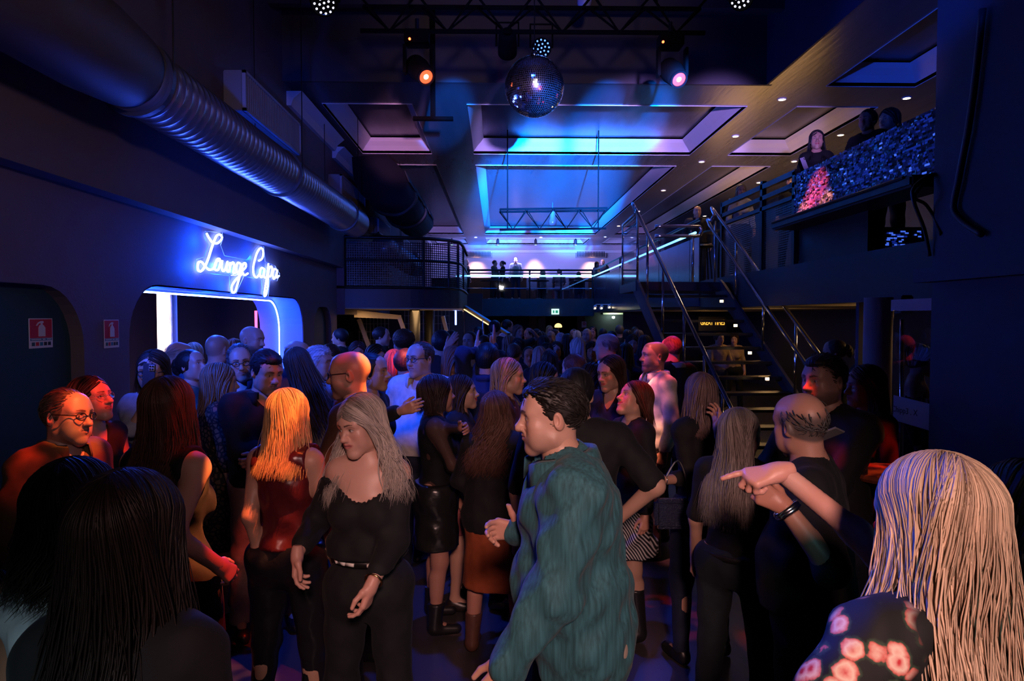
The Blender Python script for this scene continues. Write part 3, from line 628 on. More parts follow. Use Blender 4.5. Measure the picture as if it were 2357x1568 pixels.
# recessed downlights
m_dl = emit('downlight_glow', (1.0, 0.72, 0.42), 40)
def downlight(p, label, W=70, r=0.05, group='recessed warm downlights in the ceiling'):
    t = thing('downlight', p, label, 'ceiling light', group)
    MB().lathe([(r*1.0, -0.012), (r*1.35, -0.012), (r*1.35, 0.0), (r*1.0, 0.0)], p, 20, None, True).build('trim_ring', m_white, t)
    MB().lathe([(0.002, -0.004), (r, -0.004), (r, 0.0), (0.002, 0.0)], p, 20).build('lamp_face', m_dl, t)
    ld = spot('downlight_beam', p-Vector((0, 0, 0.03)), p-Vector((0, 0, 3)), WARM, W, 110, 0.7, 0.04); attach(ld, t)
num = ['nearest', 'second', 'third', 'fourth', 'fifth', 'sixth', 'seventh', 'eighth', 'ninth']
for i, (x, y) in enumerate(((1800, 228), (1693, 313), (1615, 372), (1527, 438), (1469, 486), (1424, 520), (1393, 545))):
    downlight(at_z(x, y, ZC), '%s downlight in the row right of the central coffers' % num[i])
for i, (x, y) in enumerate(((2087, 225), (1935, 310), (1828, 371), (1747, 420), (1683, 458), (1622, 497))):
    downlight(at_z(x, y, ZC), '%s downlight in the outermost row above the right mezzanine' % num[i])
for i, (x, y, w_) in enumerate(((1095, 546, 'left'), (1245, 546, 'middle'))):
    downlight(at_z(x, y, ZC), '%s far downlight before the back wall' % w_, 40)
for i, (x, w_) in enumerate(((1040, 'left'), (1146, 'second'), (1233, 'third'), (1325, 'right'))):
    p = at_d(x, 556, 29.4); t = thing('ceiling_spot', p, '%s small black spot hanging before the back wall' % w_, 'stage light')
    MB().lathe([(0.06, -0.14), (0.06, 0.06), (0.03, 0.1), (0.015, 0.35)], p, 12).build('body', m_black, t)
    MB().lathe([(0.05, -0.15), (0.05, -0.14)], p, 12).build('lens', emit('lens_cool', (0.5, 0.8, 1), 2.5), t)
for x in (1095, 1232, 1365):
    p = at_d(x, 566, 30.4); spot('wall_washer', p, (p.x, 30.95, 3.3), (1, 0.55, 0.28), 480, 60, 0.9, 0.1)
area('back_wall_wash', (1.5, 27.5, 4.4), (1.5, 31, 4.2), (0.25, 0.27, 1.0), 260, 5, 0.4)
# ---------------------------------------------------------------- staircase to the right mezzanine
st = thing('staircase', (3.2, 9, 0), 'open black staircase with steel handrails climbing to the right mezzanine', 'staircase')
SB = (Vector((2.62, 7.7, 0)), Vector((4.12, 7.7, 0))); ST = (Vector((2.2, 10.6, 2.48)), Vector((3.5, 10.7, 2.48)))
NT = 13
for i in range(1, NT):
    t = i/NT
    a = SB[0].lerp(ST[0], t); b = SB[1].lerp(ST[1], t)
    MB().prism([a, b, b+Vector((0, 0.25, 0)), a+Vector((0, 0.25, 0))], (0, 0, -0.035), (0, 0, 0)).build('tread', mat('tread_black', (0.02, 0.02, 0.02), 0.3), st)
m_str = mat('stringer_navy', (0.03, 0.035, 0.06), 0.35)
for k in (0, 1):
    a, b = SB[k], ST[k]; s = -0.04 if k == 0 else 0.0
    MB().prism([a+Vector((s, -0.12, 0)), a+Vector((s, 0.22, 0)), b+Vector((s, 0.22, -0.12)), b+Vector((s, 0.0, 0.06)), b+Vector((s, -0.15, 0.0))], (0, 0, 0), (0.04, 0, 0)).build('stringer', m_str, st)
MB().prism([Vector((2.16, 10.6, 0)), Vector((XM, 10.7, 0)), Vector((XM, 12.0, 0)), Vector((2.16, 12.0, 0))], (0, 0, 2.36), (0, 0, 2.5)).build('landing', m_str, st)
ra = at_d(1680, 935, 7.7); rb_ = at_d(1468, 492, 10.6); side = at_d(1434, 519, 11.9)
MB().tube(smooth_path([ra+Vector((-0.02, -0.1, -0.14)), ra+Vector((0.03, -0.06, -0.05)), ra, rb_, rb_+Vector((-0.02, 0.1, 0.0)), side], 5), 0.028, 10).build('handrail', m_chrome, st, True)
def post(p, z0, r=0.019): MB().tube([(p.x, p.y, z0), (p.x, p.y, p.z)], r, 8).build('rail_post', m_chrome, st, True)
for t in (0.06, 0.22, 0.42, 0.66, 0.86):
    p = ra.lerp(rb_, t); f = SB[0].lerp(ST[0], min(1, max(0, (p.y-7.7)/2.9))); post(p, f.z)
post(rb_, 2.45); post(side, 2.45)
MB().prism([Vector((rb_.x, rb_.y, 2.52)), Vector((side.x, side.y, 2.52)), Vector((side.x, side.y, side.z-0.12)), Vector((rb_.x, rb_.y, rb_.z-0.12))], (-0.006, 0, 0), (0.006, 0, 0)).build('glass_panel', glass('clear_glass'), st)
MB().tube([rb_+Vector((0, 0, -0.13)), side+Vector((0, 0, -0.13))], 0.012, 8).build('thin_rail', m_chrome, st)
# closed loop rail at the back of the landing
l0 = at_d(1508, 521, 12.0); l1 = at_d(1600, 521, 12.0); h = 0.17
MB().tube(smooth_path([l0, l1, l1+Vector((0.09, 0, -0.03)), l1+Vector((0.11, 0, -h/2)), l1+Vector((0.09, 0, -h+0.03)), l1+Vector((0, 0, -h)), l0+Vector((0, 0, -h))], 5), 0.03, 10).build('loop_rail', m_chrome, st, True)
post(at_d(1595, 545, 12.0), 2.5, 0.022)
MB().prism([Vector((side.x, 12.02, 2.52)), Vector((l1.x, 12.02, 2.52)), Vector((l1.x, 12.02, 3.3)), Vector((side.x, 12.02, 3.3))], (0, -0.006, 0), (0, 0.006, 0)).build('glass_panel', glass('clear_glass'), st)
# right rail: a closed double rail
r0 = at_d(1950, 905, 7.6); r1 = at_d(1655, 500, 10.9); dz = Vector((-0.07, 0, -0.24))
MB().tube(smooth_path([r0, r1, r1+Vector((-0.05, 0.06, 0.03)), r1+Vector((-0.10, 0.05, -0.05)), r1+dz, r0+dz], 6), 0.026, 10).build('handrail', m_chrome, st, True)
for t in (0.1, 0.32, 0.57, 0.82):
    p = r0.lerp(r1, t); f = SB[1].lerp(ST[1], min(1, max(0, (p.y-7.7)/3.0))); post(p, f.z)
post(r1+Vector((-0.06, 0, -0.06)), 2.45)
# small step lamps on the treads
for i, (px, py) in enumerate(((1661, 694), (1726, 813), (1766, 873), (1693, 750))):
    p = at_d(px, py, 9.6-0.45*i if i < 3 else 9.2); l = MB().box(p-Vector((0.02, 0.015, 0.015)), p+Vector((0.02, 0.015, 0.02))).build('step_light', emit('step_glow', (1, 0.62, 0.25), 9), st)
# ---------------------------------------------------------------- right mezzanine front
mz = thing('flat_bar_railing', (XM, 9.8, ZM), 'black flat-bar railing with mesh panel between the stairs and the mosaic front', 'railing')
q0 = at_x(1665, 470, XM); q1 = at_x(1835, 396, XM)
def lineX(px0, py0, px1, py1, th):
    a = at_x(px0, py0, XM); b = at_x(px1, py1, XM)
    return MB().prism([a-Vector((0, 0, th)), b-Vector((0, 0, th)), b+Vector((0, 0, th)), a+Vector((0, 0, th))], (-0.03, 0, 0), (0.03, 0, 0))
lineX(1663, 473, 1835, 396, 0.035).build('top_rail', m_black, mz)
lineX(1663, 497, 1835, 424, 0.03).build('middle_rail', m_black, mz)
lineX(1663, 517, 1835, 452, 0.025).build('lower_rail', m_black, mz)
for px, py0, py1 in ((1664, 466, 600), (1757, 418, 600), (1832, 395, 560)):
    a = at_x(px, py0, XM); MB().box((XM-0.03, a.y-0.04, ZM), (XM+0.03, a.y+0.04, a.z)).build('post', m_black, mz)
a = at_x(1664, 519, XM); b = at_x(1832, 455, XM)
flat_sheet('perforated_panel', [Vector((XM, a.y, 0)), Vector((XM, b.y, 0))], ZM-0.02, min(a.z, b.z), perforated('perforated_fine', (0.05, 0.05, 0.05), 0.03, 0.34), mz)
# mirror mosaic front
e0 = at_x(1831, 405, XM-0.04); e1 = at_x(2160, 240, XM-0.04); zt_ = (e0.z+e1.z)/2; zb_ = at_x(2153, 405, XM-0.04).z
def mosaic(name, y0, y1, z0, z1, X, label, axis='x', col=(0.16, 0.25, 1.0)):
    o = thing(name, (X, (y0+y1)/2, z0), label, 'mosaic panel')
    b = MB(); rows = int((z1-z0)/0.021); gl = 0.12 if axis == 'y' else 0.0
    ms = [mat('mosaic_mirror', (0.07, 0.10, 0.24), 0.42, metal=0.4), mat('mosaic_red', (0.5, 0.04, 0.07), 0.2, metal=1.0), mat('mosaic_green', (0.05, 0.5, 0.35), 0.2, metal=1.0), mat('mosaic_dark', (0.05, 0.06, 0.1), 0.25, metal=0.8), emit('mosaic_blue_glow', (0.02, 0.07, 1.0), 0.2), emit('mosaic_pale_glow', (0.07, 0.18, 1.0), 0.8), emit('mosaic_red_glow', (1.0, 0.03, 0.08), 0.8)]  # glow tiles emit in place of reflections in the mirror tiles
    idx = []
    for i in range(rows):
        z = z0+(z1-z0)*i/rows; y = y0
        while y < y1:
            wd_ = rnd.uniform(0.018, 0.07); ye = min(y+wd_, y1); jz = [rnd.gauss(0, 0.0035) for _ in range(2)]; dz_ = (z1-z0)/rows*0.9
            if rnd.random() < 0.9:
                q = [(jz[0]+rnd.gauss(0, .002), y+0.002, z), (-jz[0], ye-0.002, z), (jz[1]-jz[0], ye-0.002, z+dz_), (jz[0]+jz[1], y+0.002, z+dz_)]
                if axis == 'x': vs = [(X+a_, b_, c_) for a_, b_, c_ in q]
                else: vs = [(b_, X+a_, c_) for a_, b_, c_ in q]
                b.add(vs, [(0, 1, 2, 3)])
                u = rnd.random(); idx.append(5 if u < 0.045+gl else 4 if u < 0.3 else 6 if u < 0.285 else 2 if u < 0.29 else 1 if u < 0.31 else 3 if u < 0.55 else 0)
            y = ye
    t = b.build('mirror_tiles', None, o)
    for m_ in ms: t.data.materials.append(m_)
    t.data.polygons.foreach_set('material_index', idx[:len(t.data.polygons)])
    if axis == 'x': MB().box((X+0.02, y0, z0), (X+0.06, y1, z1)).build('backing', m_black, o)
    else: MB().box((y0, X+0.02, z0), (y1, X+0.06, z1)).build('backing', m_black, o)
    return o
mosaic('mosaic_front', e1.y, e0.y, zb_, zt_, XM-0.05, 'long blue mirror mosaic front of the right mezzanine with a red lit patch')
for px, py, W_, an_ in ((1885, 440, 2200, 5), (1868, 470, 2600, 3.4), (1905, 470, 2600, 3.0), (1852, 492, 2600, 2.6)): spot('effect_beam', (0.6, 4.6, 4.9), at_x(px, py, XM), (1, 0.06, 0.07) if an_ > 3.2 else (1, 0.22, 0.08), W_*10, an_, 0.5, 0.03)
sh = thing('front_shelf', (XM, 7, zb_-0.1), 'black shelf ledge running under the mirror mosaic front', 'shelf')
MB().box((XM-0.32, e1.y-0.1, zb_-0.11), (XM+0.1, e0.y+0.05, zb_-0.01)).build('ledge', m_black, sh, bevel=0.02)
MB().tube([(XM-0.32, e1.y, zb_-0.02), (XM-0.32, e0.y, zb_-0.02)], 0.016, 6).build('edge_trim', m_blackm, sh)
slab('wall_mezzanine_front', (XM-0.04, 3, 2.1), (XM+0.06, 12.0, ZM), mat('mezz_front', (0.022, 0.022, 0.03), 0.5))
struct(MB().box((XM+0.02, 6.8, ZM), (XM+0.08, e0.y, zb_)).build('wall_mezzanine_front.001', m_black))
c0 = at_d(2022, 600, 8.6); c1 = at_d(2122, 531, 8.6)
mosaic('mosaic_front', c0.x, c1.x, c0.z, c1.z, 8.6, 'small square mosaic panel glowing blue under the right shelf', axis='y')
MB().box((c0.x-0.06, 8.64, c0.z-0.05), (c1.x+0.06, 8.7, c1.z+0.05)).build('frame', m_black, bpy.data.objects['mosaic_front.001'])
# posts, column and glass door under the mezzanine
c = at_d(2020, 800, 5.9); struct(MB().lathe([(0.115, 0), (0.115, 2.12)], (c.x, c.y, 0), 24).build('column_5', mat('column_mauve', (0.30, 0.25, 0.28), 0.7), smooth=True))['label'] = 'round mauve column beside the glass door'
p = at_d(1982, 620, 7.0); struct(MB().box((p.x-0.03, 6.97, 0), (p.x+0.03, 7.03, 3.0)).build('column_6', m_navy))
dr = struct(MB().tube([at_d(2073, 1150, 5.0), at_d(2076, 735, 5.0)], 0.016, 8).build('door_1', m_chrome, smooth=True)); 
pa = at_d(2072, 1, 5.0).x; pb = at_d(2160, 1, 4.62).x
gd = MB().prism([Vector((pa, 5.0, 0.03)), Vector((pb, 4.6, 0.03)), Vector((pb, 4.6, 2.0)), Vector((pa, 5.0, 2.0))], (0, 0, 0), (0, 0.012, 0)).build('door_glass', glass('clear_glass'), dr)
hd = MB().box(at_d(2066, 722, 5.0)-Vector((0, 0.05, 0)), at_d(2094, 680, 5.0)+Vector((0, 0.05, 0))).build('closer', m_black, dr, bevel=0.008)
slab('trim_50', (at_d(2060, 690, 5.0).x, 4.55, at_d(2110, 716, 5.0).z), (XR+0.9, 5.05, at_d(2110, 690, 5.0).z), mat('lintel_pink', (0.5, 0.38, 0.38), 0.7))
def pane(u): return Vector((pa+(pb-pa)*u, 5.0-0.4*u-0.012, 0))
sn = thing('door_sign', pane(0.4)+Vector((0, 0, 1.2)), 'pale lettered sign band stuck on the glass door at right', 'sign')
zs0, zs1 = at_d(2072, 966, 5.0).z, at_d(2072, 909, 5.0).z
MB().prism([pane(0.0)+Vector((0, 0, zs0)), pane(1)+Vector((0, 0, zs0-0.02)), pane(1)+Vector((0, 0, zs1-0.02)), pane(0)+Vector((0, 0, zs1))], (0, -0.004, 0), (0, 0, 0)).build('band', mat('sign_mauve', (0.42, 0.36, 0.38), 0.6), sn)
ang = math.atan2(-0.4, pb-pa)
text('lettering', 'Chipp3 . X', 0.062, mat('letter_dark', (0.03, 0.025, 0.03), 0.5), Matrix.Translation(pane(0.28)+Vector((0, -0.008, (zs0+zs1)/2-0.01))) @ Matrix.Rotation(ang, 4, 'Z') @ Matrix.Rotation(math.radians(90), 4, 'X'), 0.001, sn)
# message sign seen through the stairs
g0 = at_d(1612, 752, 19); g1 = at_d(1668, 734, 19)
gs = thing('message_sign', (g0+g1)/2, 'glowing yellow message sign seen between the stair treads', 'sign')
MB().box((g0.x-0.05, 19, g0.z-0.12), (g1.x+0.05, 19.05, g1.z+0.06)).build('board', m_black, gs)
for hx_ in (g0.x, g1.x): MB().tube([(hx_, 19.02, g1.z), (hx_, 19.02, 2.115)], 0.008, 5).build('hanger', m_blackm, gs)
text('lettering', 'GREAT TIMES', 0.155, emit('sign_amber', (1.0, 0.42, 0.05), 2.2), Matrix.Translation(((g0.x+g1.x)/2, 18.99, (g0.z+g1.z)/2)) @ Matrix.Rotation(math.radians(90), 4, 'X') @ Matrix.Scale(0.74, 4, Vector((1, 0, 0))) @ Matrix.Scale(1.35, 4, Vector((0, 1, 0))), 0.004, gs)
for x, y in ((5.0, 9.0), (5.2, 13.0), (5.5, 18.0), (4.6, 6.6)):
    area('bar_downlight', (x, y, 2.09), (x, y, 0), WARM, 7, 0.25); area('bar_ceiling_fill', (x, y, 1.4), (x, y, 2.2), WARM, 1.4, 0.3)  # upward areas are added fill for the warm mezzanine underside
slab('wall_bar_right', (XM+0.3, 21.5, 0), (7.6, 21.6, 2.13), m_brown)
# exit sign, far door, track spots, small notice and lamp
x0 = at_d(1270, 724, 25.8); x1 = at_d(1287, 711, 25.8)
es = thing('exit_sign', (x0+x1)/2, 'small lit green exit sign under the far balcony', 'sign')
MB().box((x0.x, 25.8, x0.z), (x1.x, 25.96, x1.z)).build('light_box', emit('exit_white', (0.6, 1.0, 0.82), 1.3), es)
for u, w_ in ((0.25, 0.2), (0.68, 0.34)): MB().box((x0.x+(x1.x-x0.x)*(u-w_/2), 25.79, x0.z+0.05), (x0.x+(x1.x-x0.x)*(u+w_/2), 25.8, x1.z-0.06)).build('pictogram', emit('exit_green', (0.05, 0.6, 0.35), 0.5), es)
fd = at_d(1404, 800, 28.1); fe = at_d(1442, 724, 28.1)
struct(MB().box((fd.x, 28.5, 0), (fe.x+0.4, 28.55, 2.3)).build('door_2', mat('door_pale', (0.35, 0.42, 0.4), 0.6)))
struct(MB().box((fd.x-0.3, 28.06, fe.z), (fe.x+0.3, 28.2, fe.z+0.08)).build('trim_51', m_cream))
lf = at_d(1412, 731, 27.9); fl = tag(MB().lathe([(0.002, -0.05), (0.06, -0.02), (0.06, 0.04), (0.01, 0.05)], lf, 12).build('wall_lamp', emit('lamp_cool', (0.75, 1.0, 0.85), 14), smooth=True), 'bright white lamp over the pale doorway at the far end', 'lamp')
area('door_glow', (lf.x, 27.6, 2.1), (lf.x+0.2, 28.5, 1.2), (0.65, 1.0, 0.85), 9, 0.4)
for i, px in enumerate((1369, 1384, 1402)):
    p = at_d(px, 708-(2 if i == 2 else 0), 22); t = thing('track_spot', p, '%s white track spot hanging before the pale doorway' % ('left', 'middle', 'right')[i], 'stage light')
    MB().lathe([(0.05, -0.06), (0.055, 0.07), (0.03, 0.1)], p, 12, Euler((0.9, 0.3, 0)).to_matrix()).build('head', m_white, t)
    MB().tube([p, p+Vector((0.04, 0.02, 0.1)), (XM+0.02, 22.02, p.z+0.1)], 0.012, 6).build('arm', m_white, t)
    MB().lathe([(0.002, 0), (0.03, 0), (0.03, 0.015), (0.002, 0.02)], p+Vector((0, -0.08, -0.05)), 10).build('lens', emit('track_glow', (1, 0.8, 0.5), 8), t)
n0 = at_d(1339, 754, 27.35); n1 = at_d(1350, 740, 27.35)
nt_ = thing('notice', n0, 'small white notice with red mark on the far brown column', 'sign')
MB().box((n0.x, 27.35, n0.z), (n1.x, 27.38, n1.z)).build('plate', m_white, nt_)
MB().lathe([(0.03, 0), (0.055, 0), (0.055, 0.006), (0.03, 0.006)], ((n0.x+n1.x)/2, 27.35, n0.z+(n1.z-n0.z)*0.62), 14, Matrix.Rotation(math.radians(90), 3, 'X'), True).build('red_ring', mat('sign_red', (0.6, 0.02, 0.02)), nt_)
lp = at_d(1285, 754, 26.5); lm = thing('table_lamp', lp, 'glowing mushroom shaped lamp at the far end under the exit sign', 'lamp')
MB().lathe([(0.13, 0.0), (0.15, 0.03), (0.13, 0.1), (0.07, 0.15), (0.01, 0.165)], lp, 16).build('lamp_shade', emit('lamp_warm', (1, 0.6, 0.2), 2.2), lm, True)
MB().lathe([(0.09, -1.0), (0.02, -0.96), (0.02, 0.02)], lp, 10).build('stem', m_black, lm)
MB().box((lp.x-0.5, 26.3, 0), (lp.x+0.5, 26.8, lp.z-1.0)).build('pedestal', m_black, lm)
# handrail of the ramp on the left with its warm strip
hr = thing('ramp_handrail', at_d(1100, 730, 15), 'sloping handrail with warm light strip beside the left mezzanine', 'handrail')
h0 = at_d(1068, 710, 14.8); h1 = at_d(1124, 745, 13.6); h2 = at_d(1168, 773, 12.7)
MB().prism([h0+Vector((0, 0, 0)), h2+Vector((0, 0, 0)), h2+Vector((0, 0, .05)), h0+Vector((0, 0, .06))], (0, 0, 0), (0.06, 0.02, 0)).build('rail', mat('rail_steel', (0.35, 0.35, 0.4), 0.3, metal=1.0), hr)
MB().tube([h0+Vector((0, -0.01, -0.02)), h1+Vector((0, -0.01, -0.02))], 0.012, 6).build('light_strip', emit('strip_warm', (1, 0.55, 0.2), 3), hr)
for p in (h0.lerp(h1, 0.8), h0): MB().tube([p, (p.x, p.y, 0)], 0.025, 8).build('post', m_chrome, hr)
bt = at_d(1049, 735, 17.1); tag(MB().tube([bt+Vector((0, 0, -0.14)), (bt.x, bt.y, 2.14)], 0.02, 6).build('blue_light_tube', emit('led_blue', (0.16, 0.27, 1.0), 32)), 'short vertical blue light tube behind the left mezzanine', 'light tube')
# hose and cables on the near right wall
hs = MB().tube(smooth_path([at_x(px, py, XR-0.03) for px, py in ((2262, 20), (2245, 180), (2228, 300), (2205, 420), (2195, 480), (2215, 510), (2260, 540))], 5), 0.02, 8).build('hose', mat('hose_grey', (0.05, 0.05, 0.05), 0.5), smooth=True)
tag(hs, 'dark hose hanging down the near right wall', 'hose')
cb = MB().tube(smooth_path([at_x(2166, 540, XR-0.004)]+[at_d(px, py, 4.5) for px, py in ((2150, 500), (2130, 470), (2105, 450), (2150, 400), (2100, 440), (2128, 530), (2140, 590))], 5), 0.012, 6).build('cable', m_black, smooth=True)
tag(cb, 'looped black cable at the edge of the near right wall', 'cable')
# standing table with papers lit red at right
tb = thing('bar_table', at_d(1990, 1100, 3.4), 'small standing table with red lit top behind the bald man', 'table')
tp = at_d(2025, 1085, 3.2); 
MB().lathe([(0.19, 0.0), (0.2, 0.015), (0.19, 0.03)], (tp.x+0.05, tp.y, tp.z-0.03), 28).build('table_top', mat('table_gloss', (0.25, 0.06, 0.03), 0.2), tb)
MB().lathe([(0.17, 0), (0.16, 0.03), (0.03, 0.05), (0.03, tp.z-0.03)], (tp.x+0.05, tp.y, 0), 20).build('pedestal', m_black, tb)
# ---------------------------------------------------------------- modelling people: smooth-blended volumes meshed with surface nets
f32 = np.float32
class Vol:
    def __init__(s, xs, ys, zs):
        s.x, s.y, s.z = [np.asarray(a, f32) for a in (xs, ys, zs)]
        s.F = np.full((len(xs), len(ys), len(zs)), 0.3, f32)
    def sub(s, lo, hi):
        r = []
        for a, l, h in ((s.x, lo[0], hi[0]), (s.y, lo[1], hi[1]), (s.z, lo[2], hi[2])):
            i = max(0, int(np.searchsorted(a, l))-1); j = min(len(a), int(np.searchsorted(a, h))+1)
            if j <= i: return None
            r.append(slice(i, j))
        return tuple(r)
    def pts(s, sl): return s.x[sl[0]][:, None, None], s.y[sl[1]][None, :, None], s.z[sl[2]][None, None, :]
    def put(s, d, sl, k, mode):
        a = s.F[sl]
        if mode == '+':
            if k > 0: h = np.maximum(k-np.abs(a-d), 0)/k; a = np.minimum(a, d)-h*h*k*0.25
            else: a = np.minimum(a, d)
        else:
            d = -d
            if k > 0: h = np.maximum(k-np.abs(a-d), 0)/k; a = np.maximum(a, d)+h*h*k*0.25
            else: a = np.maximum(a, d)
        s.F[sl] = a
    def cone(s, a, b, ra, rb, k=0.03, mode='+'):
        a = np.array(a, f32); b = np.array(b, f32); pad = max(ra, rb)+k+0.03
        sl = s.sub(np.minimum(a, b)-pad, np.maximum(a, b)+pad)
        if sl is None: return s
        X, Y, Z = s.pts(sl); u = b-a; L = float(u @ u)+1e-9
        px, py, pz = X-a[0], Y-a[1], Z-a[2]
        t = np.clip((px*u[0]+py*u[1]+pz*u[2])/L, 0, 1)
        d = np.sqrt((px-t*u[0])**2+(py-t*u[1])**2+(pz-t*u[2])**2)-(ra+(rb-ra)*t)
        s.put(d, sl, k, mode); return s
    def ell(s, c, r, k=0.03, mode='+', R=None):
        c = np.array(c, f32); pad = max(r)+k+0.03
        sl = s.sub(c-pad, c+pad)
        if sl is None: return s
        X, Y, Z = s.pts(sl); x, y, z = X-c[0], Y-c[1], Z-c[2]
        if R is not None:
            x, y, z = (R[0][0]*x+R[1][0]*y+R[2][0]*z, R[0][1]*x+R[1][1]*y+R[2][1]*z, R[0][2]*x+R[1][2]*y+R[2][2]*z)
        k0 = np.sqrt((x/r[0])**2+(y/r[1])**2+(z/r[2])**2)+1e-6
        k1 = np.sqrt((x/r[0]**2)**2+(y/r[1]**2)**2+(z/r[2]**2)**2)+1e-6
        s.put(k0*(k0-1)/k1, sl, k, mode); return s
    def half(s, p, n, k=0.01):      # keep the side the normal points away from
        X, Y, Z = s.x[:, None, None], s.y[None, :, None], s.z[None, None, :]
        d = (X-p[0])*n[0]+(Y-p[1])*n[1]+(Z-p[2])*n[2]
        s.put(-d, (slice(None),)*3, k, '-'); return s
    def shift(s, fn): s.F = s.F+fn(s.x[:, None, None], s.y[None, :, None], s.z[None, None, :]).astype(f32); return s
    def mesh(s):
        F = s.F; F[0] = F[-1] = 0.1; F[:, 0] = F[:, -1] = 0.1; F[:, :, 0] = F[:, :, -1] = 0.1
        N = F < 0; c = N[:-1, :-1, :-1].astype(np.int8)
        for dx in (0, 1):
            for dy in (0, 1):
                for dz in (0, 1):
                    if dx+dy+dz: c = c+N[dx:N.shape[0]-1+dx, dy:N.shape[1]-1+dy, dz:N.shape[2]-1+dz]
        I, J, K = np.nonzero((c > 0) & (c < 8)); n = len(I)
        acc = np.zeros((n, 3), f32); cnt = np.zeros(n, f32)
        co = [(dx, dy, dz) for dx in (0, 1) for dy in (0, 1) for dz in (0, 1)]
        val = {q: F[I+q[0], J+q[1], K+q[2]] for q in co}
        for a in co:
            for ax in range(3):
                if a[ax] == 0:
                    b = list(a); b[ax] = 1; b = tuple(b); va, vb = val[a], val[b]
                    cr = (va < 0) != (vb < 0); t = np.where(cr, va/(va-vb+1e-12), 0)
                    p = np.array(a, f32)[None, :]+np.zeros((n, 3), f32); p[:, ax] = t
                    acc += p*cr[:, None]; cnt += cr
        acc /= np.maximum(cnt, 1)[:, None]
        V = np.stack([s.x[I]+acc[:, 0]*(s.x[I+1]-s.x[I]), s.y[J]+acc[:, 1]*(s.y[J+1]-s.y[J]), s.z[K]+acc[:, 2]*(s.z[K+1]-s.z[K])], 1)
        idx = np.full(c.shape, -1, np.int32); idx[I, J, K] = np.arange(n)
        Q = []
        for ax in range(3):
            o = [slice(1, -1)]*3; o[ax] = slice(0, -1); o = tuple(o)
            o2 = list(o); o2[ax] = slice(1, None); A = N[o]; B = N[tuple(o2)]
            e = np.nonzero(A != B); g = [e[0]+(0 if ax == 0 else 1), e[1]+(0 if ax == 1 else 1), e[2]+(0 if ax == 2 else 1)]
            fl = A[e]; u, v = [(1, 2), (2, 0), (0, 1)][ax]
            def cell(du, dv):
                h = [x.copy() for x in g]; h[u] -= du; h[v] -= dv; return idx[h[0], h[1], h[2]]
            q = np.stack([cell(1, 1), cell(0, 1), cell(0, 0), cell(1, 0)], 1)
            q[~fl] = q[~fl][:, ::-1]; Q.append(q)
        return V, np.concatenate(Q)
def grid(lo, hi, h): return [np.arange(lo[i]-2*h, hi[i]+3*h, h) for i in range(3)]
def np_mesh(name, V, Q, mats, col=None, attr=None, tris=None):
    me = bpy.data.meshes.new(name); n = len(Q)
    me.vertices.add(len(V)); me.vertices.foreach_set('co', np.ascontiguousarray(V, f32).ravel())
    me.loops.add(4*n); me.loops.foreach_set('vertex_index', np.ascontiguousarray(Q, np.int32).ravel())
    me.polygons.add(n); me.polygons.foreach_set('loop_start', np.arange(0, 4*n, 4, dtype=np.int32))
    me.polygons.foreach_set('use_smooth', np.ones(n, bool))
    me.update(calc_edges=True)
    if col is not None:
        a = me.attributes.new('Col', 'FLOAT_COLOR', 'POINT'); a.data.foreach_set('color', np.concatenate([col, np.ones((len(V), 1))], 1).astype(f32).ravel())
    if attr is not None:
        a = me.attributes.new('lock', 'FLOAT', 'POINT'); a.data.foreach_set('value', attr.astype(f32))
    for m in mats: me.materials.append(m)
    return me
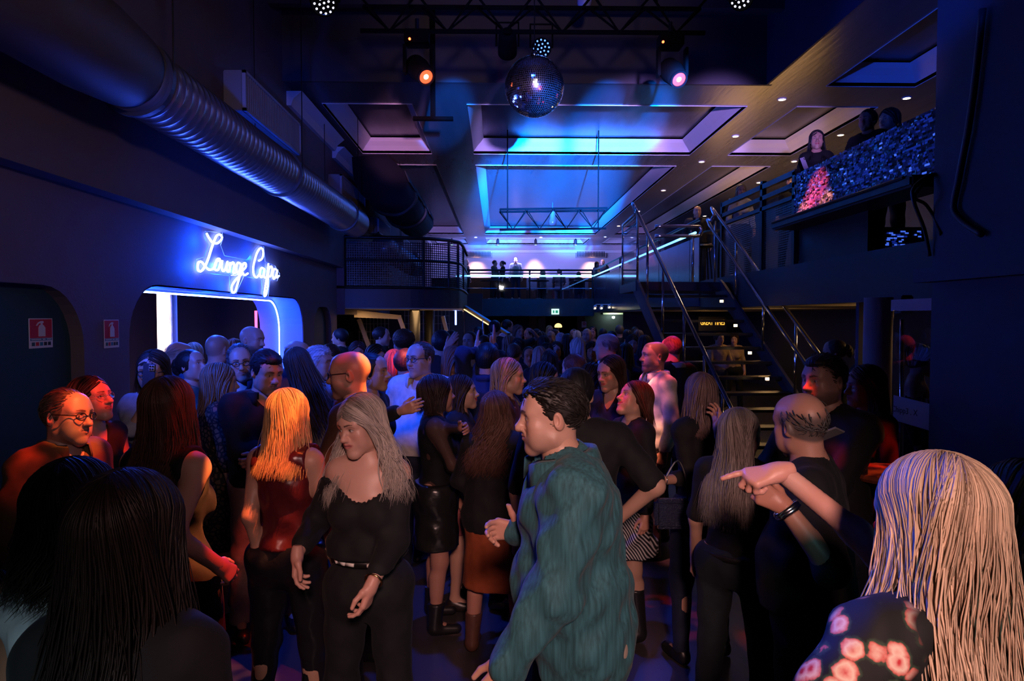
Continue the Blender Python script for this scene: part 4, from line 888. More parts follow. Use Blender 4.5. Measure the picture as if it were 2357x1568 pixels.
# ---------------------------------------------------------------- materials of people (colour of each piece comes from its object colour)
def people_mat(name, rough, spec=0.4, use='object', bump=0.0, bscale=200.0, noise=0.15, nscale=30, pattern=None, sheen=0.0, metal=0.0, stretch=(1, 1, 1), sss=0.0):
    m = bpy.data.materials.new(name); m.use_nodes = True; nt = m.node_tree; N = nt.nodes; L = nt.links
    b = N['Principled BSDF']; b.inputs['Roughness'].default_value = rough; b.inputs['Specular IOR Level'].default_value = spec
    b.inputs['Metallic'].default_value = metal; b.inputs['Sheen Weight'].default_value = sheen
    oi = N.new('ShaderNodeObjectInfo'); tc = N.new('ShaderNodeTexCoord'); mp = N.new('ShaderNodeMapping'); mp.inputs['Scale'].default_value = stretch
    L.new(tc.outputs['Object'], mp.inputs['Vector'])
    mx = N.new('ShaderNodeMix'); mx.data_type = 'RGBA'; mx.blend_type = 'MULTIPLY'; mx.inputs['Factor'].default_value = 1
    L.new(oi.outputs['Color'], mx.inputs['A'])
    if use == 'skin':
        at = N.new('ShaderNodeAttribute'); at.attribute_name = 'Col'; L.new(at.outputs['Color'], mx.inputs['B'])
    elif use == 'hair':
        at = N.new('ShaderNodeAttribute'); at.attribute_name = 'lock'
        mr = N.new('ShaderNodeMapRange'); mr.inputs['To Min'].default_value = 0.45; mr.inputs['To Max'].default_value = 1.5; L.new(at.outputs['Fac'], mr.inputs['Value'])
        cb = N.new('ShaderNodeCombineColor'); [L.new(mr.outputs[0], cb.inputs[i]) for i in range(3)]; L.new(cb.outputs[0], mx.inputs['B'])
    else:
        nz = N.new('ShaderNodeTexNoise'); nz.inputs['Scale'].default_value = nscale; nz.inputs['Detail'].default_value = 3; L.new(mp.outputs[0], nz.inputs['Vector'])
        mr = N.new('ShaderNodeMapRange'); mr.inputs['From Min'].default_value = 0.3; mr.inputs['From Max'].default_value = 0.7; mr.inputs['To Min'].default_value = 1-noise; mr.inputs['To Max'].default_value = 1+noise; L.new(nz.outputs['Fac'], mr.inputs['Value'])
        cb = N.new('ShaderNodeCombineColor'); [L.new(mr.outputs[0], cb.inputs[i]) for i in range(3)]; L.new(cb.outputs[0], mx.inputs['B'])
    out = mx.outputs['Result']
    if pattern: out = pattern(N, L, out, mp)
    L.new(out, b.inputs['Base Color'])
    if bump:
        n2 = N.new('ShaderNodeTexNoise'); n2.inputs['Scale'].default_value = bscale; n2.inputs['Detail'].default_value = 2; L.new(mp.outputs[0], n2.inputs['Vector'])
        bp = N.new('ShaderNodeBump'); bp.inputs['Strength'].default_value = bump; bp.inputs['Distance'].default_value = 0.01
        L.new(n2.outputs['Fac'], bp.inputs['Height']); L.new(bp.outputs['Normal'], b.inputs['Normal'])
    if sss: b.inputs['Subsurface Weight'].default_value = sss; b.inputs['Subsurface Radius'].default_value = (0.01, 0.004, 0.002)
    return m
def two_tone(kind, ca, cb_, scale, thr=0.5, soft=0.05):
    def f(N, L, base, mp):
        if kind == 'voronoi': t = N.new('ShaderNodeTexVoronoi'); t.feature = 'DISTANCE_TO_EDGE'; o = t.outputs['Distance']
        elif kind == 'stripe': t = N.new('ShaderNodeTexWave'); t.inputs['Distortion'].default_value = 1.5; t.inputs['Detail Scale'].default_value = 0.4; t.bands_direction = 'DIAGONAL'; o = t.outputs['Fac']
        else: t = N.new('ShaderNodeTexNoise'); t.inputs['Detail'].default_value = 2; o = t.outputs['Fac']
        t.inputs['Scale'].default_value = scale; L.new(mp.outputs[0], t.inputs['Vector'])
        mr = N.new('ShaderNodeMapRange'); mr.inputs['From Min'].default_value = thr-soft; mr.inputs['From Max'].default_value = thr+soft; L.new(o, mr.inputs['Value'])
        m = N.new('ShaderNodeMix'); m.data_type = 'RGBA'; L.new(mr.outputs[0], m.inputs['Factor']); m.inputs['A'].default_value = (*ca, 1); m.inputs['B'].default_value = (*cb_, 1)
        return m.outputs['Result']
    return f
M_SKIN = people_mat('skin', 0.42, 0.4, 'skin', bump=0.06, bscale=350, sss=0.12)
M_HAIR = people_mat('hair', 0.5, 0.3, 'hair')
M_CLOTH = people_mat('cloth', 0.8, 0.25, bump=0.35, bscale=14, noise=0.12, sheen=0.02)
M_DENIM = people_mat('denim_shirt', 0.75, 0.3, bump=0.3, bscale=18, noise=0.35, nscale=45, stretch=(2.2, 2.2, 0.16), sheen=0.05)
M_SATIN = people_mat('leather', 0.28, 0.5, bump=0.5, bscale=16, noise=0.05)
M_GLOSS = people_mat('shoe_leather', 0.35, 0.5)
M_LEO = people_mat('leopard_print', 0.7, 0.3, pattern=two_tone('voronoi', (0.012, 0.01, 0.01), (0.13, 0.085, 0.045), 34, 0.16, 0.05))
M_STRIPE = people_mat('stripe_print', 0.7, 0.3, pattern=two_tone('stripe', (0.015, 0.015, 0.02), (0.5, 0.48, 0.48), 26, 0.62, 0.06))
M_BOTAN = people_mat('leaf_print', 0.7, 0.3, pattern=two_tone('noise', (0.55, 0.5, 0.42), (0.03, 0.05, 0.06), 34, 0.52, 0.05))
M_SEQ = people_mat('sequins', 0.18, 0.8, metal=0.9, bump=1.0, bscale=160, pattern=two_tone('voronoi', (0.5, 0.35, 0.45), (0.06, 0.03, 0.06), 60, 0.12, 0.1))
M_SHEER = people_mat('sheer_black', 0.8, 0.2)
def _sheer():
    nt = M_SHEER.node_tree; b = nt.nodes['Principled BSDF']; b.inputs['Alpha'].default_value = 0.62
_sheer()
# ---------------------------------------------------------------- heads
HEADS = {}
def sstep(a, b, x): t = np.clip((x-a)/(b-a), 0, 1); return t*t*(3-2*t)
CR_C = (0, 0.014, 0.032); CR_R = (0.0745, 0.096, 0.088)
def head_mesh(sex='m', h=0.005, jaw=1.0, nose=1.0, cheek=1.0, chin=1.0, age=0.0, smile=0.0, skin=(0.50, 0.29, 0.21), lips=None, brow=(0.03, 0.02, 0.015), beard=0.0, buzz=0.0, look=(0, 0), hl=None, shoe=None):
    key = (sex, h, jaw, nose, cheek, chin, age, smile, skin, lips, brow, beard, buzz, look, hl, shoe)
    if key in HEADS: return HEADS[key]
    f = sex == 'f'; v = Vol(*grid((-0.092, -0.128, -0.15), (0.092, 0.118, 0.128), h))
    v.ell(CR_C, CR_R, 0.02)
    v.ell((0, -0.028, -0.035), (0.059*jaw, 0.066, 0.078), 0.035)                 # face
    v.cone((-0.046*jaw, -0.005, -0.072), (-0.012, -0.07, -0.105), 0.022, 0.018, 0.03)
    v.cone((0.046*jaw, -0.005, -0.072), (0.012, -0.07, -0.105), 0.022, 0.018, 0.03)
    v.ell((0, -0.079, -0.108*(1.0 if not f else 0.97)), (0.020, 0.017, 0.017*chin), 0.03)
    for s in (-1, 1):
        v.ell((s*0.043, -0.066, -0.022), (0.022*cheek, 0.02, 0.02), 0.03)        # cheekbone
        v.ell((s*(0.036 if f else 0.040), -0.052, -0.054), (0.026, 0.028, 0.030), 0.03)
        v.cone((s*0.014, -0.092, 0.024), (s*0.046, -0.078, 0.022), 0.010 if not f else 0.005, 0.008 if not f else 0.005, 0.02)   # brow
    v.ell((0, -0.058, 0.048), (0.056, 0.034, 0.048), 0.05)
    for s in (-1, 1): v.ell((s*0.032, -0.101, 0.004), (0.018, 0.014, 0.011), 0.014, '-')
    nl = 0.116+0.010*(nose-1)
    v.cone((0, -0.090, 0.014), (0, -nl, -0.030), 0.0085*nose, 0.0115*nose, 0.016)
    v.ell((0, -nl-0.001, -0.033), (0.0125*nose, 0.0115, 0.010), 0.012)
    for s in (-1, 1): v.ell((s*0.0125*nose, -0.1035, -0.036), (0.0085*nose, 0.011, 0.008), 0.01)
    for s in (-1, 1): v.ell((s*0.0315, -0.0825, 0.003), (0.0155, 0.0125, 0.0125), 0.006)      # eye with lids
    v.ell((0, -0.084, -0.064), (0.030, 0.02, 0.024), 0.02)                        # mouth mound
    lw = 0.0245+0.007*smile; lz = 0.005*smile; lt = 0.0062 if f else 0.0045
    for s in (-1, 1):
        v.cone((0, -0.1045, -0.0575), (s*lw, -0.091, -0.062+lz), lt, 0.003, 0.007)
        v.cone((0, -0.1025, -0.0695), (s*lw, -0.090, -0.063+lz), lt*1.15, 0.003, 0.007)
        v.cone((0, -0.1105, -0.0632), (s*(lw+0.002), -0.093, -0.0622+lz), 0.0022, 0.0015, 0.004, '-')
    if age > 0:
        for s in (-1, 1):
            v.cone((s*0.019, -0.103, -0.034), (s*0.034, -0.088, -0.066), 0.002, 0.002, 0.008, '-')
            v.ell((s*0.04, -0.06, -0.075), (0.02, 0.02, 0.024), 0.03)
    for s in (-1, 1):
        Re = Euler((0.12, 0, s*0.35)).to_matrix()
        v.ell((s*0.0765, 0.014, -0.006), (0.010, 0.0185, 0.031), 0.008, '+', Re)
        v.ell((s*0.085, 0.006, -0.002), (0.006, 0.010, 0.018), 0.006, '-', Re)
    v.cone((0, 0.018, -0.03), (0, 0.028, -0.15), 0.05 if f else 0.056, 0.048 if f else 0.056, 0.03)
    V, Q = v.mesh(); x, y, z = V[:, 0], V[:, 1], V[:, 2]
    col = np.tile(np.array(skin, f32), (len(V), 1)); ax = np.abs(x)
    def mixc(c, w): nonlocal col; col = col*(1-w[:, None])+np.array(c, f32)*w[:, None]
    fr = y < -0.05
    # warm cheeks, nose and ears
    mixc((skin[0]*1.05, skin[1]*0.78, skin[2]*0.75), 0.45*np.exp(-(((ax-0.045)/0.022)**2+((z+0.03)/0.022)**2))*fr+0.3*np.exp(-((x/0.016)**2+((z+0.032)/0.016)**2))*fr+0.3*(ax > 0.078))
    if beard:
        bm = sstep(-0.028, -0.046, z+0.25*np.maximum(0, ax-0.04)-0.5*np.maximum(0, y+0.02)*0)*sstep(0.03, 0.0, y)*sstep(-0.16, -0.135, z)
        bm = np.maximum(bm*(1-np.exp(-(((ax)/0.02)**2+((z+0.09)/0.003)**2))), 0)
        bm = bm*(1-0.9*np.exp(-((ax-0.05)/0.02)**2-((z+0.045)/0.02)**2))
        mixc((0.05, 0.04, 0.035), beard*bm)
    if buzz:
        zl = np.interp(y, [-0.1, -0.06, -0.03, 0.0, 0.03, 0.1], [0.075, 0.062, 0.03, -0.005, -0.03, -0.06])
        mixc((0.07, 0.055, 0.045), buzz*sstep(-0.006, 0.012, z-zl))
    if shoe:
        zl = np.interp(y, [-0.1, -0.05, -0.03, 0.0, 0.012, 0.03, 0.1], [0.09, 0.05, 0.0, -0.01, 0.0, -0.04, -0.07])
        mixc(shoe, 0.85*sstep(-0.006, 0.01, z-zl)*sstep(0.065, 0.02, z+0.25*np.maximum(0, -y-0.03))*sstep(-0.06, -0.035, y))
    lp = lips or ((skin[0]*0.9, skin[1]*0.55, skin[2]*0.55) if not f else (0.42, 0.09, 0.09))
    mixc(lp, fr*sstep(1.25, 0.85, np.sqrt((x/(lw+0.003))**2+((z+0.0632-lz*(ax/0.022)**2)/0.0105)**2))*(0.9 if f else 0.6))
    mixc((0.12, 0.04, 0.04), fr*0.8*sstep(0.0022, 0.0008, np.abs(z+0.0632-lz*(ax/0.022)**2))*(ax < lw))
    bz = 0.0245+0.004*np.sin(np.clip((ax-0.012)/0.036, 0, 1)*math.pi*0.75); bt = (0.0036 if f else 0.0052)*np.clip(1.25-(ax-0.012)/0.045, 0.3, 1)
    mixc(brow, fr*0.9*sstep(1.3, 0.7, np.abs(z-bz)/bt)*sstep(0.008, 0.013, ax)*sstep(0.052, 0.046, ax))
    for s in (-1, 1):
        ex = (x-s*0.0315)/(0.0155 if f else 0.0145); up = (0.0058 if f else 0.0048)*np.maximum(0, 1-ex**2); ez = z-0.0025
        ins = fr*sstep(-0.0008, 0.0008, np.minimum(up-ez, ez+up*0.75))*(np.abs(ex) < 1)
        lash = fr*np.exp(-((ez-up)/0.0016)**2)*(np.abs(ex) < 1.05)
        lidc = fr*np.exp(-((ez-0.007)/0.005)**2-(ex/1.1)**2)
        if f: mixc((skin[0]*0.35, skin[1]*0.25, skin[2]*0.22), 0.6*lidc)
        mixc((0.55, 0.52, 0.5), ins)
        ir = np.sqrt((x-s*0.0315-look[0]*0.006)**2+(ez-look[1]*0.003)**2)
        mixc((0.03, 0.018, 0.012), ins*sstep(0.0066, 0.0052, ir)); mixc((0.02, 0.015, 0.012), lash*(0.95 if f else 0.7))
    HEADS[key] = (V, Q, np.clip(col, 0, 1)); return HEADS[key]
def hair_cap(t=0.014, h=0.007, line=None, seed=0, rough=0.003, side=1.0, top=0.0, back=0.0, fringe=None, recede=0.0):
    v = Vol(*grid((-0.12, -0.13, -0.13), (0.12, 0.15, 0.16), h))
    v.ell((CR_C[0], CR_C[1]+back*0.5, CR_C[2]+top*0.5), (CR_R[0]+t*side, CR_R[1]+t+back*0.5, CR_R[2]+t+top*0.5), 0.0)
    ln = line or [(-0.13, 0.074), (-0.085, 0.066), (-0.062, 0.046), (-0.046, 0.026), (-0.03, 0.005), (-0.018, -0.022), (0.0, -0.022), (0.012, -0.005), (0.024, -0.015), (0.035, -0.05), (0.07, -0.075), (0.13, -0.085)]
    if top: v.ell((0, -0.04, 0.085+top*0.3), (0.06, 0.06, 0.03+top*0.5), 0.03)
    ys = np.array([a for a, b in ln]); zs_ = np.array([b for a, b in ln])
    X, Y, Z = v.x[:, None, None], v.y[None, :, None], v.z[None, None, :]
    g = np.interp(v.y, ys, zs_)[None, :, None]-Z+0*X
    if recede: g = g+recede*np.exp(-((np.abs(X)-0.04)/0.018)**2)*np.exp(-((Y+0.07)/0.03)**2)
    v.F = np.maximum(v.F, (g*0.8).astype(f32))
    r = np.random.default_rng(seed); ph = r.uniform(0, 6.28, 6)
    v.shift(lambda x, y, z: rough*(np.sin(x*420+y*60+z*40+ph[0])*np.sin(y*90+ph[1])+0.8*np.sin(x*620-z*160+ph[2])*np.sin(y*210+ph[5]))*0.6)
    V, Q = v.mesh()
    lock = 0.5+0.25*np.sin(V[:, 0]*330+V[:, 1]*120+ph[3])+0.2*np.sin(V[:, 1]*280+V[:, 2]*200+ph[4])
    return V, Q, np.clip(lock, 0, 1)
# ---------------------------------------------------------------- hands (left hand: fingers -z, palm faces -x, thumb -y)
HANDS = {}
def hand_mesh(pose='relax', h=0.0045, right=False):
    key = (pose, h, right)
    if key in HANDS: return HANDS[key]
    v = Vol(*grid((-0.10, -0.095, -0.205), (0.035, 0.055, 0.03), h))
    kn = [(-0.028, -0.088, 0.072), (-0.008, -0.093, 0.080), (0.011, -0.089, 0.074), (0.029, -0.08, 0.058)]
    P = dict(relax=[(18, 28, 18), (24, 34, 20), (30, 38, 22), (36, 40, 24)], flat=[(3, 4, 3)]*4, open=[(-4, 8, 5), (0, 8, 5), (2, 8, 5), (6, 10, 5)],
             fist=[(75, 95, 60)]*4, point=[(4, 6, 4), (55, 70, 40), (70, 85, 50), (78, 90, 55)], half=[(35, 55, 30), (45, 60, 30), (52, 62, 35), (58, 64, 35)],
             gun=[(30, 25, 15), (38, 35, 20), (45, 45, 25), (50, 50, 30)])[pose]
    for (y, z, L), c in zip(kn, P):
        v.cone((0.0, y*0.45, -0.005), (0.001, y, z), 0.016, 0.0125, 0.015)
        p = np.array((0, y, z)); a = 0; spread = 0.07*(y/0.03)*(0.4 if pose in ('fist', 'half') else 1)
        for i, (fr, cu) in enumerate(zip((0.45, 0.31, 0.24), c)):
            a += math.radians(cu); q = p+L*fr*np.array((-math.sin(a), spread*0.9, -math.cos(a)))
            v.cone(p, q, 0.0098-0.0008*i, 0.0088-0.0008*i, 0.004); p = q
    th = dict(relax=[(-0.014, -0.035, -0.035), (-0.028, -0.052, -0.07), (-0.03, -0.056, -0.1)], flat=[(-0.006, -0.04, -0.03), (-0.008, -0.062, -0.06), (-0.008, -0.076, -0.088)],
              fist=[(-0.022, -0.03, -0.04), (-0.045, -0.03, -0.075), (-0.046, -0.006, -0.09)], gun=[(-0.012, -0.04, -0.03), (-0.014, -0.068, -0.05), (-0.012, -0.096, -0.066)])
    t = th.get(pose, th['flat'] if pose == 'open' else th['fist'] if pose == 'point' else th['relax'])
    v.cone((-0.004, -0.012, -0.012), t[0], 0.017, 0.0145, 0.014); v.cone(t[0], t[1], 0.0135, 0.0105, 0.008); v.cone(t[1], t[2], 0.0105, 0.0085, 0.004)
    v.cone((0, 0.0, 0.02), (0, 0, -0.02), 0.0245, 0.024, 0.02)
    V, Q = v.mesh()
    if right: V = V*np.array((-1, 1, 1), f32); Q = Q[:, ::-1]
    HANDS[key] = (V, Q); return HANDS[key]
# ---------------------------------------------------------------- building one person
def rotm(yaw=0, pitch=0, roll=0):      # yaw about z, pitch forward (down), roll towards the person's left
    return np.array((Matrix.Rotation(math.radians(yaw), 3, 'Z') @ Matrix.Rotation(math.radians(pitch), 3, 'X') @ Matrix.Rotation(math.radians(roll), 3, 'Y')), f32)
def nrm(v): v = np.asarray(v, float); return v/(np.linalg.norm(v)+1e-9)
BIRD = 0
class Fig: pass
def person(hx, hy, d, label, yaw=0, sex='m', head=(0, 0, 0), lean=(0, 0), hair=None, haircol=(0.03, 0.02, 0.015), face={}, tops=(), legs=None, shoes=(0.012, 0.012, 0.014),
           arms=None, wid=1.0, belly=0.0, bust=1.0, res=0.013, hres=0.006, H=None, z0=0.0, group=None, glasses=None, skin=(0.5, 0.29, 0.21), stance=0.09, bare_legs=False, extra=None, hands=True, walk=0.0, twist=0.0, hs=None, hairkw={}):
    f = sex == 'f'
    top = at_d(hx, hy, d)
    Ht = H or (top.z-z0)
    s = Ht/1.755
    hk = hs or (0.45+0.55*s)*(0.97 if f else 1.02)
    Rl = rotm(0, lean[0], lean[1])
    base = np.array((0, 0, 0.93*s)); 
    def up(p): p = np.array(p, float)*s; return base+Rl @ (p-base) if p[2] > base[2] else p
    sw = (0.148 if f else 0.178)*wid; hw = (0.095 if f else 0.088)*wid
    J = {}
    J['pel'] = up((0, 0, 0.95)); J['wai'] = up((0, 0.0, 1.10)); J['che'] = up((0, 0.005, 1.29)); J['nb'] = up((0, 0.018, 1.46))
    Tw = rotm(twist)
    for n_, sg_ in (('L', 1), ('R', -1)):
        q = Tw @ np.array((sg_*sw, 0.012, 0)); J['sh'+n_] = up((q[0], q[1], 1.415))
        J['hip'+n_] = up((sg_*hw, 0, 0.925))
        wk = walk*sg_
        J['kn'+n_] = np.array((sg_*(hw+stance*0.35), -0.015-0.16*wk, 0.50))*s
        J['an'+n_] = np.array((sg_*(hw+stance*0.6), 0.025-0.26*wk, 0.085+(0.03 if wk < 0 else 0)))*s
    Rh = Rl @ rotm(head[0]*0.35) ; Rh = rotm(*head)
    hc0 = up((0, -0.012, 1.55)); hcen = hc0+Rh @ np.array((0, -0.006, 0.085))*hk+np.array((0, 0, 0.0))
    # put the crown exactly where it is seen
    crown = hcen[2]+0.12*hk
    dzc = Ht-(0.017*hk if hair and hair != 'horseshoe' else 0.003)-crown
    for k_ in list(J):
        if J[k_][2] > base[2]: J[k_] = J[k_]+np.array((0, 0, dzc))*(J[k_][2]-base[2])/(hcen[2]-base[2])
    hcen = hcen+np.array((0, 0, dzc)); hc0 = hc0+np.array((0, 0, dzc))
    Y = rotm(yaw); off = Y @ np.array((hcen[0], hcen[1], 0))
    loc = np.array((top.x, d, z0))-np.array((off[0], off[1], 0))
    def to_local(p): return Y.T @ (np.array(p, float)-loc)
    root = thing('person', Vector(loc.tolist()), label, 'person', group); root.rotation_euler = (0, 0, math.radians(yaw))
    # ---- arms
    A = {}
    for n_, sg_ in (('L', 1), ('R', -1)):
        spec = (arms or {}).get(n_, {}); S0 = J['sh'+n_]; l1, l2 = (0.285*s, 0.25*s) if not f else (0.27*s, 0.235*s)
        if 'px' in spec: W = to_local(at_d(*spec['px']))
        elif 'to' in spec: W = np.array(spec['to'], float)*s; W[0] *= 1; 
        else: W = S0+np.array((sg_*(0.055+0.03*wid), -0.06, -0.515))*s
        pole = np.array(spec.get('pole', (sg_*0.35, 0.5, -0.35)), float)
        if 'epx' in spec: pole = to_local(at_d(*spec['epx']))-S0
        v = W-S0; D = np.linalg.norm(v); mxr = (l1+l2)*0.995
        if D > mxr:
            g = min(D/mxr, 1.14); l1 *= g; l2 *= g; mxr *= g
            if D > mxr: W = S0+v*mxr/D; D = mxr
        u = v/np.linalg.norm(v); pl = pole-u*(pole @ u); pl = nrm(pl)
        ca = (l1*l1+D*D-l2*l2)/(2*l1*D); ca = max(-1, min(1, ca)); E = S0+u*l1*ca+pl*l1*math.sqrt(1-ca*ca)
        A[n_] = (S0, E, W, spec)
    lf = 0.86 if f else 1.0; ww = (wid-1)*0.5+1
    def body_prims(v, g=0.0, what='all', sleeve=1.0, k=0.03, leg=1.0, loose=0.0):
        """the volumes of the body; g grows them into clothing"""
        w_ = wid; e = lambda r: [r[0]*s*w_+g+loose*0.6, r[1]*s+g+loose, r[2]*s+g]
        if what in ('all', 'torso'):
            if f:
                v.ell(J['pel']+Rl @ np.array((0, 0.008, -0.02))*s, e((0.172, 0.118, 0.13)), k*2)
                v.ell(J['wai'], e((0.125+belly*0.5, 0.088+belly, 0.14)), k*2)
                v.ell(J['che']+np.array((0, 0, 0.02)), e((0.143, 0.105, 0.155)), k*2)
                if bust:
                    for sg_ in (-1, 1): v.ell(J['che']+Rl @ (Tw @ np.array((sg_*0.068*w_, -0.078, -0.03)))*s, [r*s*bust+g for r in (0.062, 0.06, 0.06)], k)
            else:
                v.ell(J['pel']+np.array((0, 0.005, -0.02)), e((0.165, 0.115, 0.13)), k*2)
                v.ell(J['wai']+Rl @ np.array((0, -belly*0.6, -0.02)), e((0.152+belly*0.5, 0.105+belly, 0.16)), k*2)
                v.ell(J['che']+np.array((0, 0, 0.02)), e((0.172, 0.118, 0.17)), k*2)
            v.cone(J['shL']*0.86+J['nb']*0.14, J['shR']*0.86+J['nb']*0.14, (0.058 if f else 0.07)*s+g, (0.058 if f else 0.07)*s+g, k*2)
            m_ = (J['shL']+J['shR'])/2
            v.cone(J['shL']*0.75+m_*0.25+np.array((0, 0.0, 0.012)), J['nb']+np.array((0, 0, 0.02)), 0.045*s+g, 0.04*s+g, k*1.5); v.cone(J['shR']*0.75+m_*0.25+np.array((0, 0, 0.012)), J['nb']+np.array((0, 0, 0.02)), 0.045*s+g, 0.04*s+g, k*1.5)
        if what == 'all': v.cone(J['nb']-np.array((0, 0, 0.03)), hc0+np.array((0, 0, 0.02)), (0.05 if f else 0.06)*s*ww, (0.046 if f else 0.057)*s*ww, 0.035)
        if what in ('all', 'torso', 'arms') and sleeve > 0:
            for n_ in 'LR':
                S0, E, W, sp = A[n_]
                a = min(1, sleeve*2); v.cone(S0, S0+(E-S0)*a, 0.053*lf*s*ww+g, (0.041+0.01*(1-a))*lf*s*ww+g+loose*0.4, k)
                if sleeve > 0.5:
                    b = (sleeve-0.5)*2; v.cone(E, E+(W-E)*b, 0.040*lf*s*ww+g+loose*0.4, (0.0275+0.008*(1-b))*s*ww+g+loose*0.35, k)
        if what in ('all', 'legs'):
            if what == 'legs': v.ell(J['pel']+np.array((0, 0.005, -0.02)), e((0.168, 0.115, 0.135)), k*2)
            for n_ in 'LR':
                h_, kn, an = J['hip'+n_], J['kn'+n_], J['an'+n_]
                a = min(1, leg*2); v.cone(h_, h_+(kn-h_)*a, (0.092 if not f else 0.094)*s*ww+g, (0.058+0.03*(1-a))*s*ww+g, k)
                v.ell(h_+np.array((0, 0.04, -0.0))*s, [0.085*s*ww+g, 0.085*s+g, 0.1*s+g], k)
                if leg > 0.5:
                    b = (leg-0.5)*2; v.cone(kn, kn+(an-kn)*b, 0.054*s*ww+g+loose*0.2, (0.036)*s*ww+g+loose*0.5, k)
                    if b > 0.5 and what == 'all': v.cone(kn+(an-kn)*0.25+np.array((0, 0.022, 0))*s, kn+(an-kn)*0.5+np.array((0, 0.01, 0))*s, 0.042*s, 0.034*s, k)
            if what == 'all':
                for n_ in 'LR': an = J['an'+n_]; v.cone(an, an+np.array((0, -0.13, -0.05))*s, 0.034*s, 0.028*s, 0.02)
        return v
    pts = np.array(list(J.values())+[hc0]+[q for n_ in 'LR' for q in A[n_][:3]])
    lo, hi = pts.min(0)-0.2*s, pts.max(0)+0.2*s; lo[2] = 0.0
    def sub_grid(z_lo, z_hi, h, arms_in=True):
        P_ = pts if arms_in else np.array(list(J.values()))
        l_, h_ = P_.min(0)-0.22*s*max(1, wid), P_.max(0)+0.22*s*max(1, wid); l_[2], h_[2] = max(l_[2], z_lo), min(h_[2], z_hi)
        return grid(l_, h_, h)
    # ---- skin: body, head and hands in one mesh
    v = Vol(*grid(lo, np.minimum(hi, (9, 9, max(hc0[2]+0.03, max(A[q][i][2] for q in 'LR' for i in (1, 2))+0.07))), res)); body_prims(v); V, Q = v.mesh()
    col = np.tile(np.array(skin, f32), (len(V), 1))
    fk = dict(sex=sex, h=hres, skin=skin); fk.update(face)
    if hair == 'horseshoe': fk['shoe'] = tuple(haircol)
    Vh, Qh, ch = head_mesh(**fk); Vh = (Vh*hk) @ Rh.T+hcen.astype(f32)
    Vs, Qs, Cs = [V, Vh], [Q, Qh+len(V)], [col, ch]; n = len(V)+len(Vh)
    Hm = {}
    if hands:
        for n_, sg_ in (('L', 1), ('R', -1)):
            S0, E, W, sp = A[n_]; dr = nrm(np.array(sp['dir'], float)) if 'dir' in sp else nrm(W-E)
            if 'wdir' in sp: dr = nrm(Y.T @ np.array(sp['wdir'], float))
            pm = np.array(sp.get('palm', (-sg_, 0.15, 0.0)), float)
            if 'wpalm' in sp: pm = Y.T @ np.array(sp['wpalm'], float)
            z_ = -dr; x_ = pm*(-sg_); x_ = nrm(x_-z_*(x_ @ z_)); y_ = np.cross(z_, x_)
            Mh = np.stack([x_, y_, z_], 1); sc_ = s*(0.93 if f else 1.04)*sp.get('size', 1.0)
            Va, Qa = hand_mesh(sp.get('hand', 'relax'), 0.0045 if hres > 0.004 else 0.0035, n_ == 'R')
            Va = (Va*sc_) @ Mh.T.astype(f32)+W.astype(f32)
            Vs.append(Va); Qs.append(Qa+n); n += len(Va); Cs.append(np.tile(np.array((skin[0]*1.02, skin[1]*0.9, skin[2]*0.88), f32), (len(Va), 1))); Hm[n_] = (W, dr, Mh, sc_)
    me = np_mesh('body', np.concatenate(Vs), np.concatenate(Qs), [M_SKIN], np.concatenate(Cs))
    def child(name, me, color=(1, 1, 1), parent=None):
        o = bpy.data.objects.new(name, me); COL.objects.link(o); o.parent = parent or root; o.color = (*color, 1); return o
    child('body', me)
    def vol_child(name, v, m, color):
        V, Q = v.mesh()
        if not len(V): return None
        return child(name, np_mesh(name, V, Q, [m], attr=None), color)
    def folds(v, amp, seed=1.0, vert=1.0):
        r = np.random.default_rng(int(seed*100)+int(hx)); p = r.uniform(0, 6.28, 8)
        v.shift(lambda x, y, z: amp*(np.sin(x*38+y*30+z*13*vert+p[0])*np.sin(z*17+p[1]+x*9)+0.7*np.sin(x*61-y*47+z*22+p[2])*np.sin(z*29-x*14+p[3])+0.5*np.sin((x+y)*25-z*42+p[4])))
    Up = Rl @ np.array((0, 0, 1.0))
    # ---- clothing
    for T in tops:
        kind = T.get('kind', 'shirt'); g = T.get('g', 0.014); hem = T.get('hem', 0.93)*s; sl = T.get('sleeve', 1.0); c = T.get('col', (0.012, 0.012, 0.014)); m = T.get('mat', M_CLOTH)
        zhi = J['nb'][2]+0.12; v = Vol(*sub_grid(hem-0.02 if kind != 'dress' else T.get('skirt', 0.55)*s-0.02, zhi if sl == 0 else 9, T.get('h', res*0.9), sl > 0))
        body_prims(v, g*s, 'torso', sl, 0.03, loose=T.get('loose', 0.0))
        if kind == 'dress':
            z1 = T.get('skirt', 0.55)*s; v.cone(J['pel']+np.array((0, 0, 0.02)), np.array((J['pel'][0], 0.0, z1)), 0.128*s*wid+g, T.get('flare', 0.175)*s*wid, 0.06)
            v.cone(J['pel']+np.array((0.055*s, 0, 0.0)), np.array((0.06*s, 0.0, z1)), 0.12*s*wid+g, T.get('flare', 0.175)*0.9*s*wid, 0.06); v.cone(J['pel']+np.array((-0.055*s, 0, 0)), np.array((-0.06*s, 0.0, z1)), 0.12*s*wid+g, T.get('flare', 0.175)*0.9*s*wid, 0.06)
            hem = z1
        if T.get('loose', 0): v.cone(J['wai']+np.array((0.05, 0, 0)), J['pel']+np.array((0.05, 0, -0.08)), 0.12*s*wid, 0.13*s*wid, 0.08); v.cone(J['wai']+np.array((-0.05, 0, 0)), J['pel']+np.array((-0.05, 0, -0.08)), 0.12*s*wid, 0.13*s*wid, 0.08)
        folds(v, T.get('fold', 0.0035), T.get('seed', 1.0), 1.0)
        v.half((0, 0, hem), (0, 0, -1), 0.006)
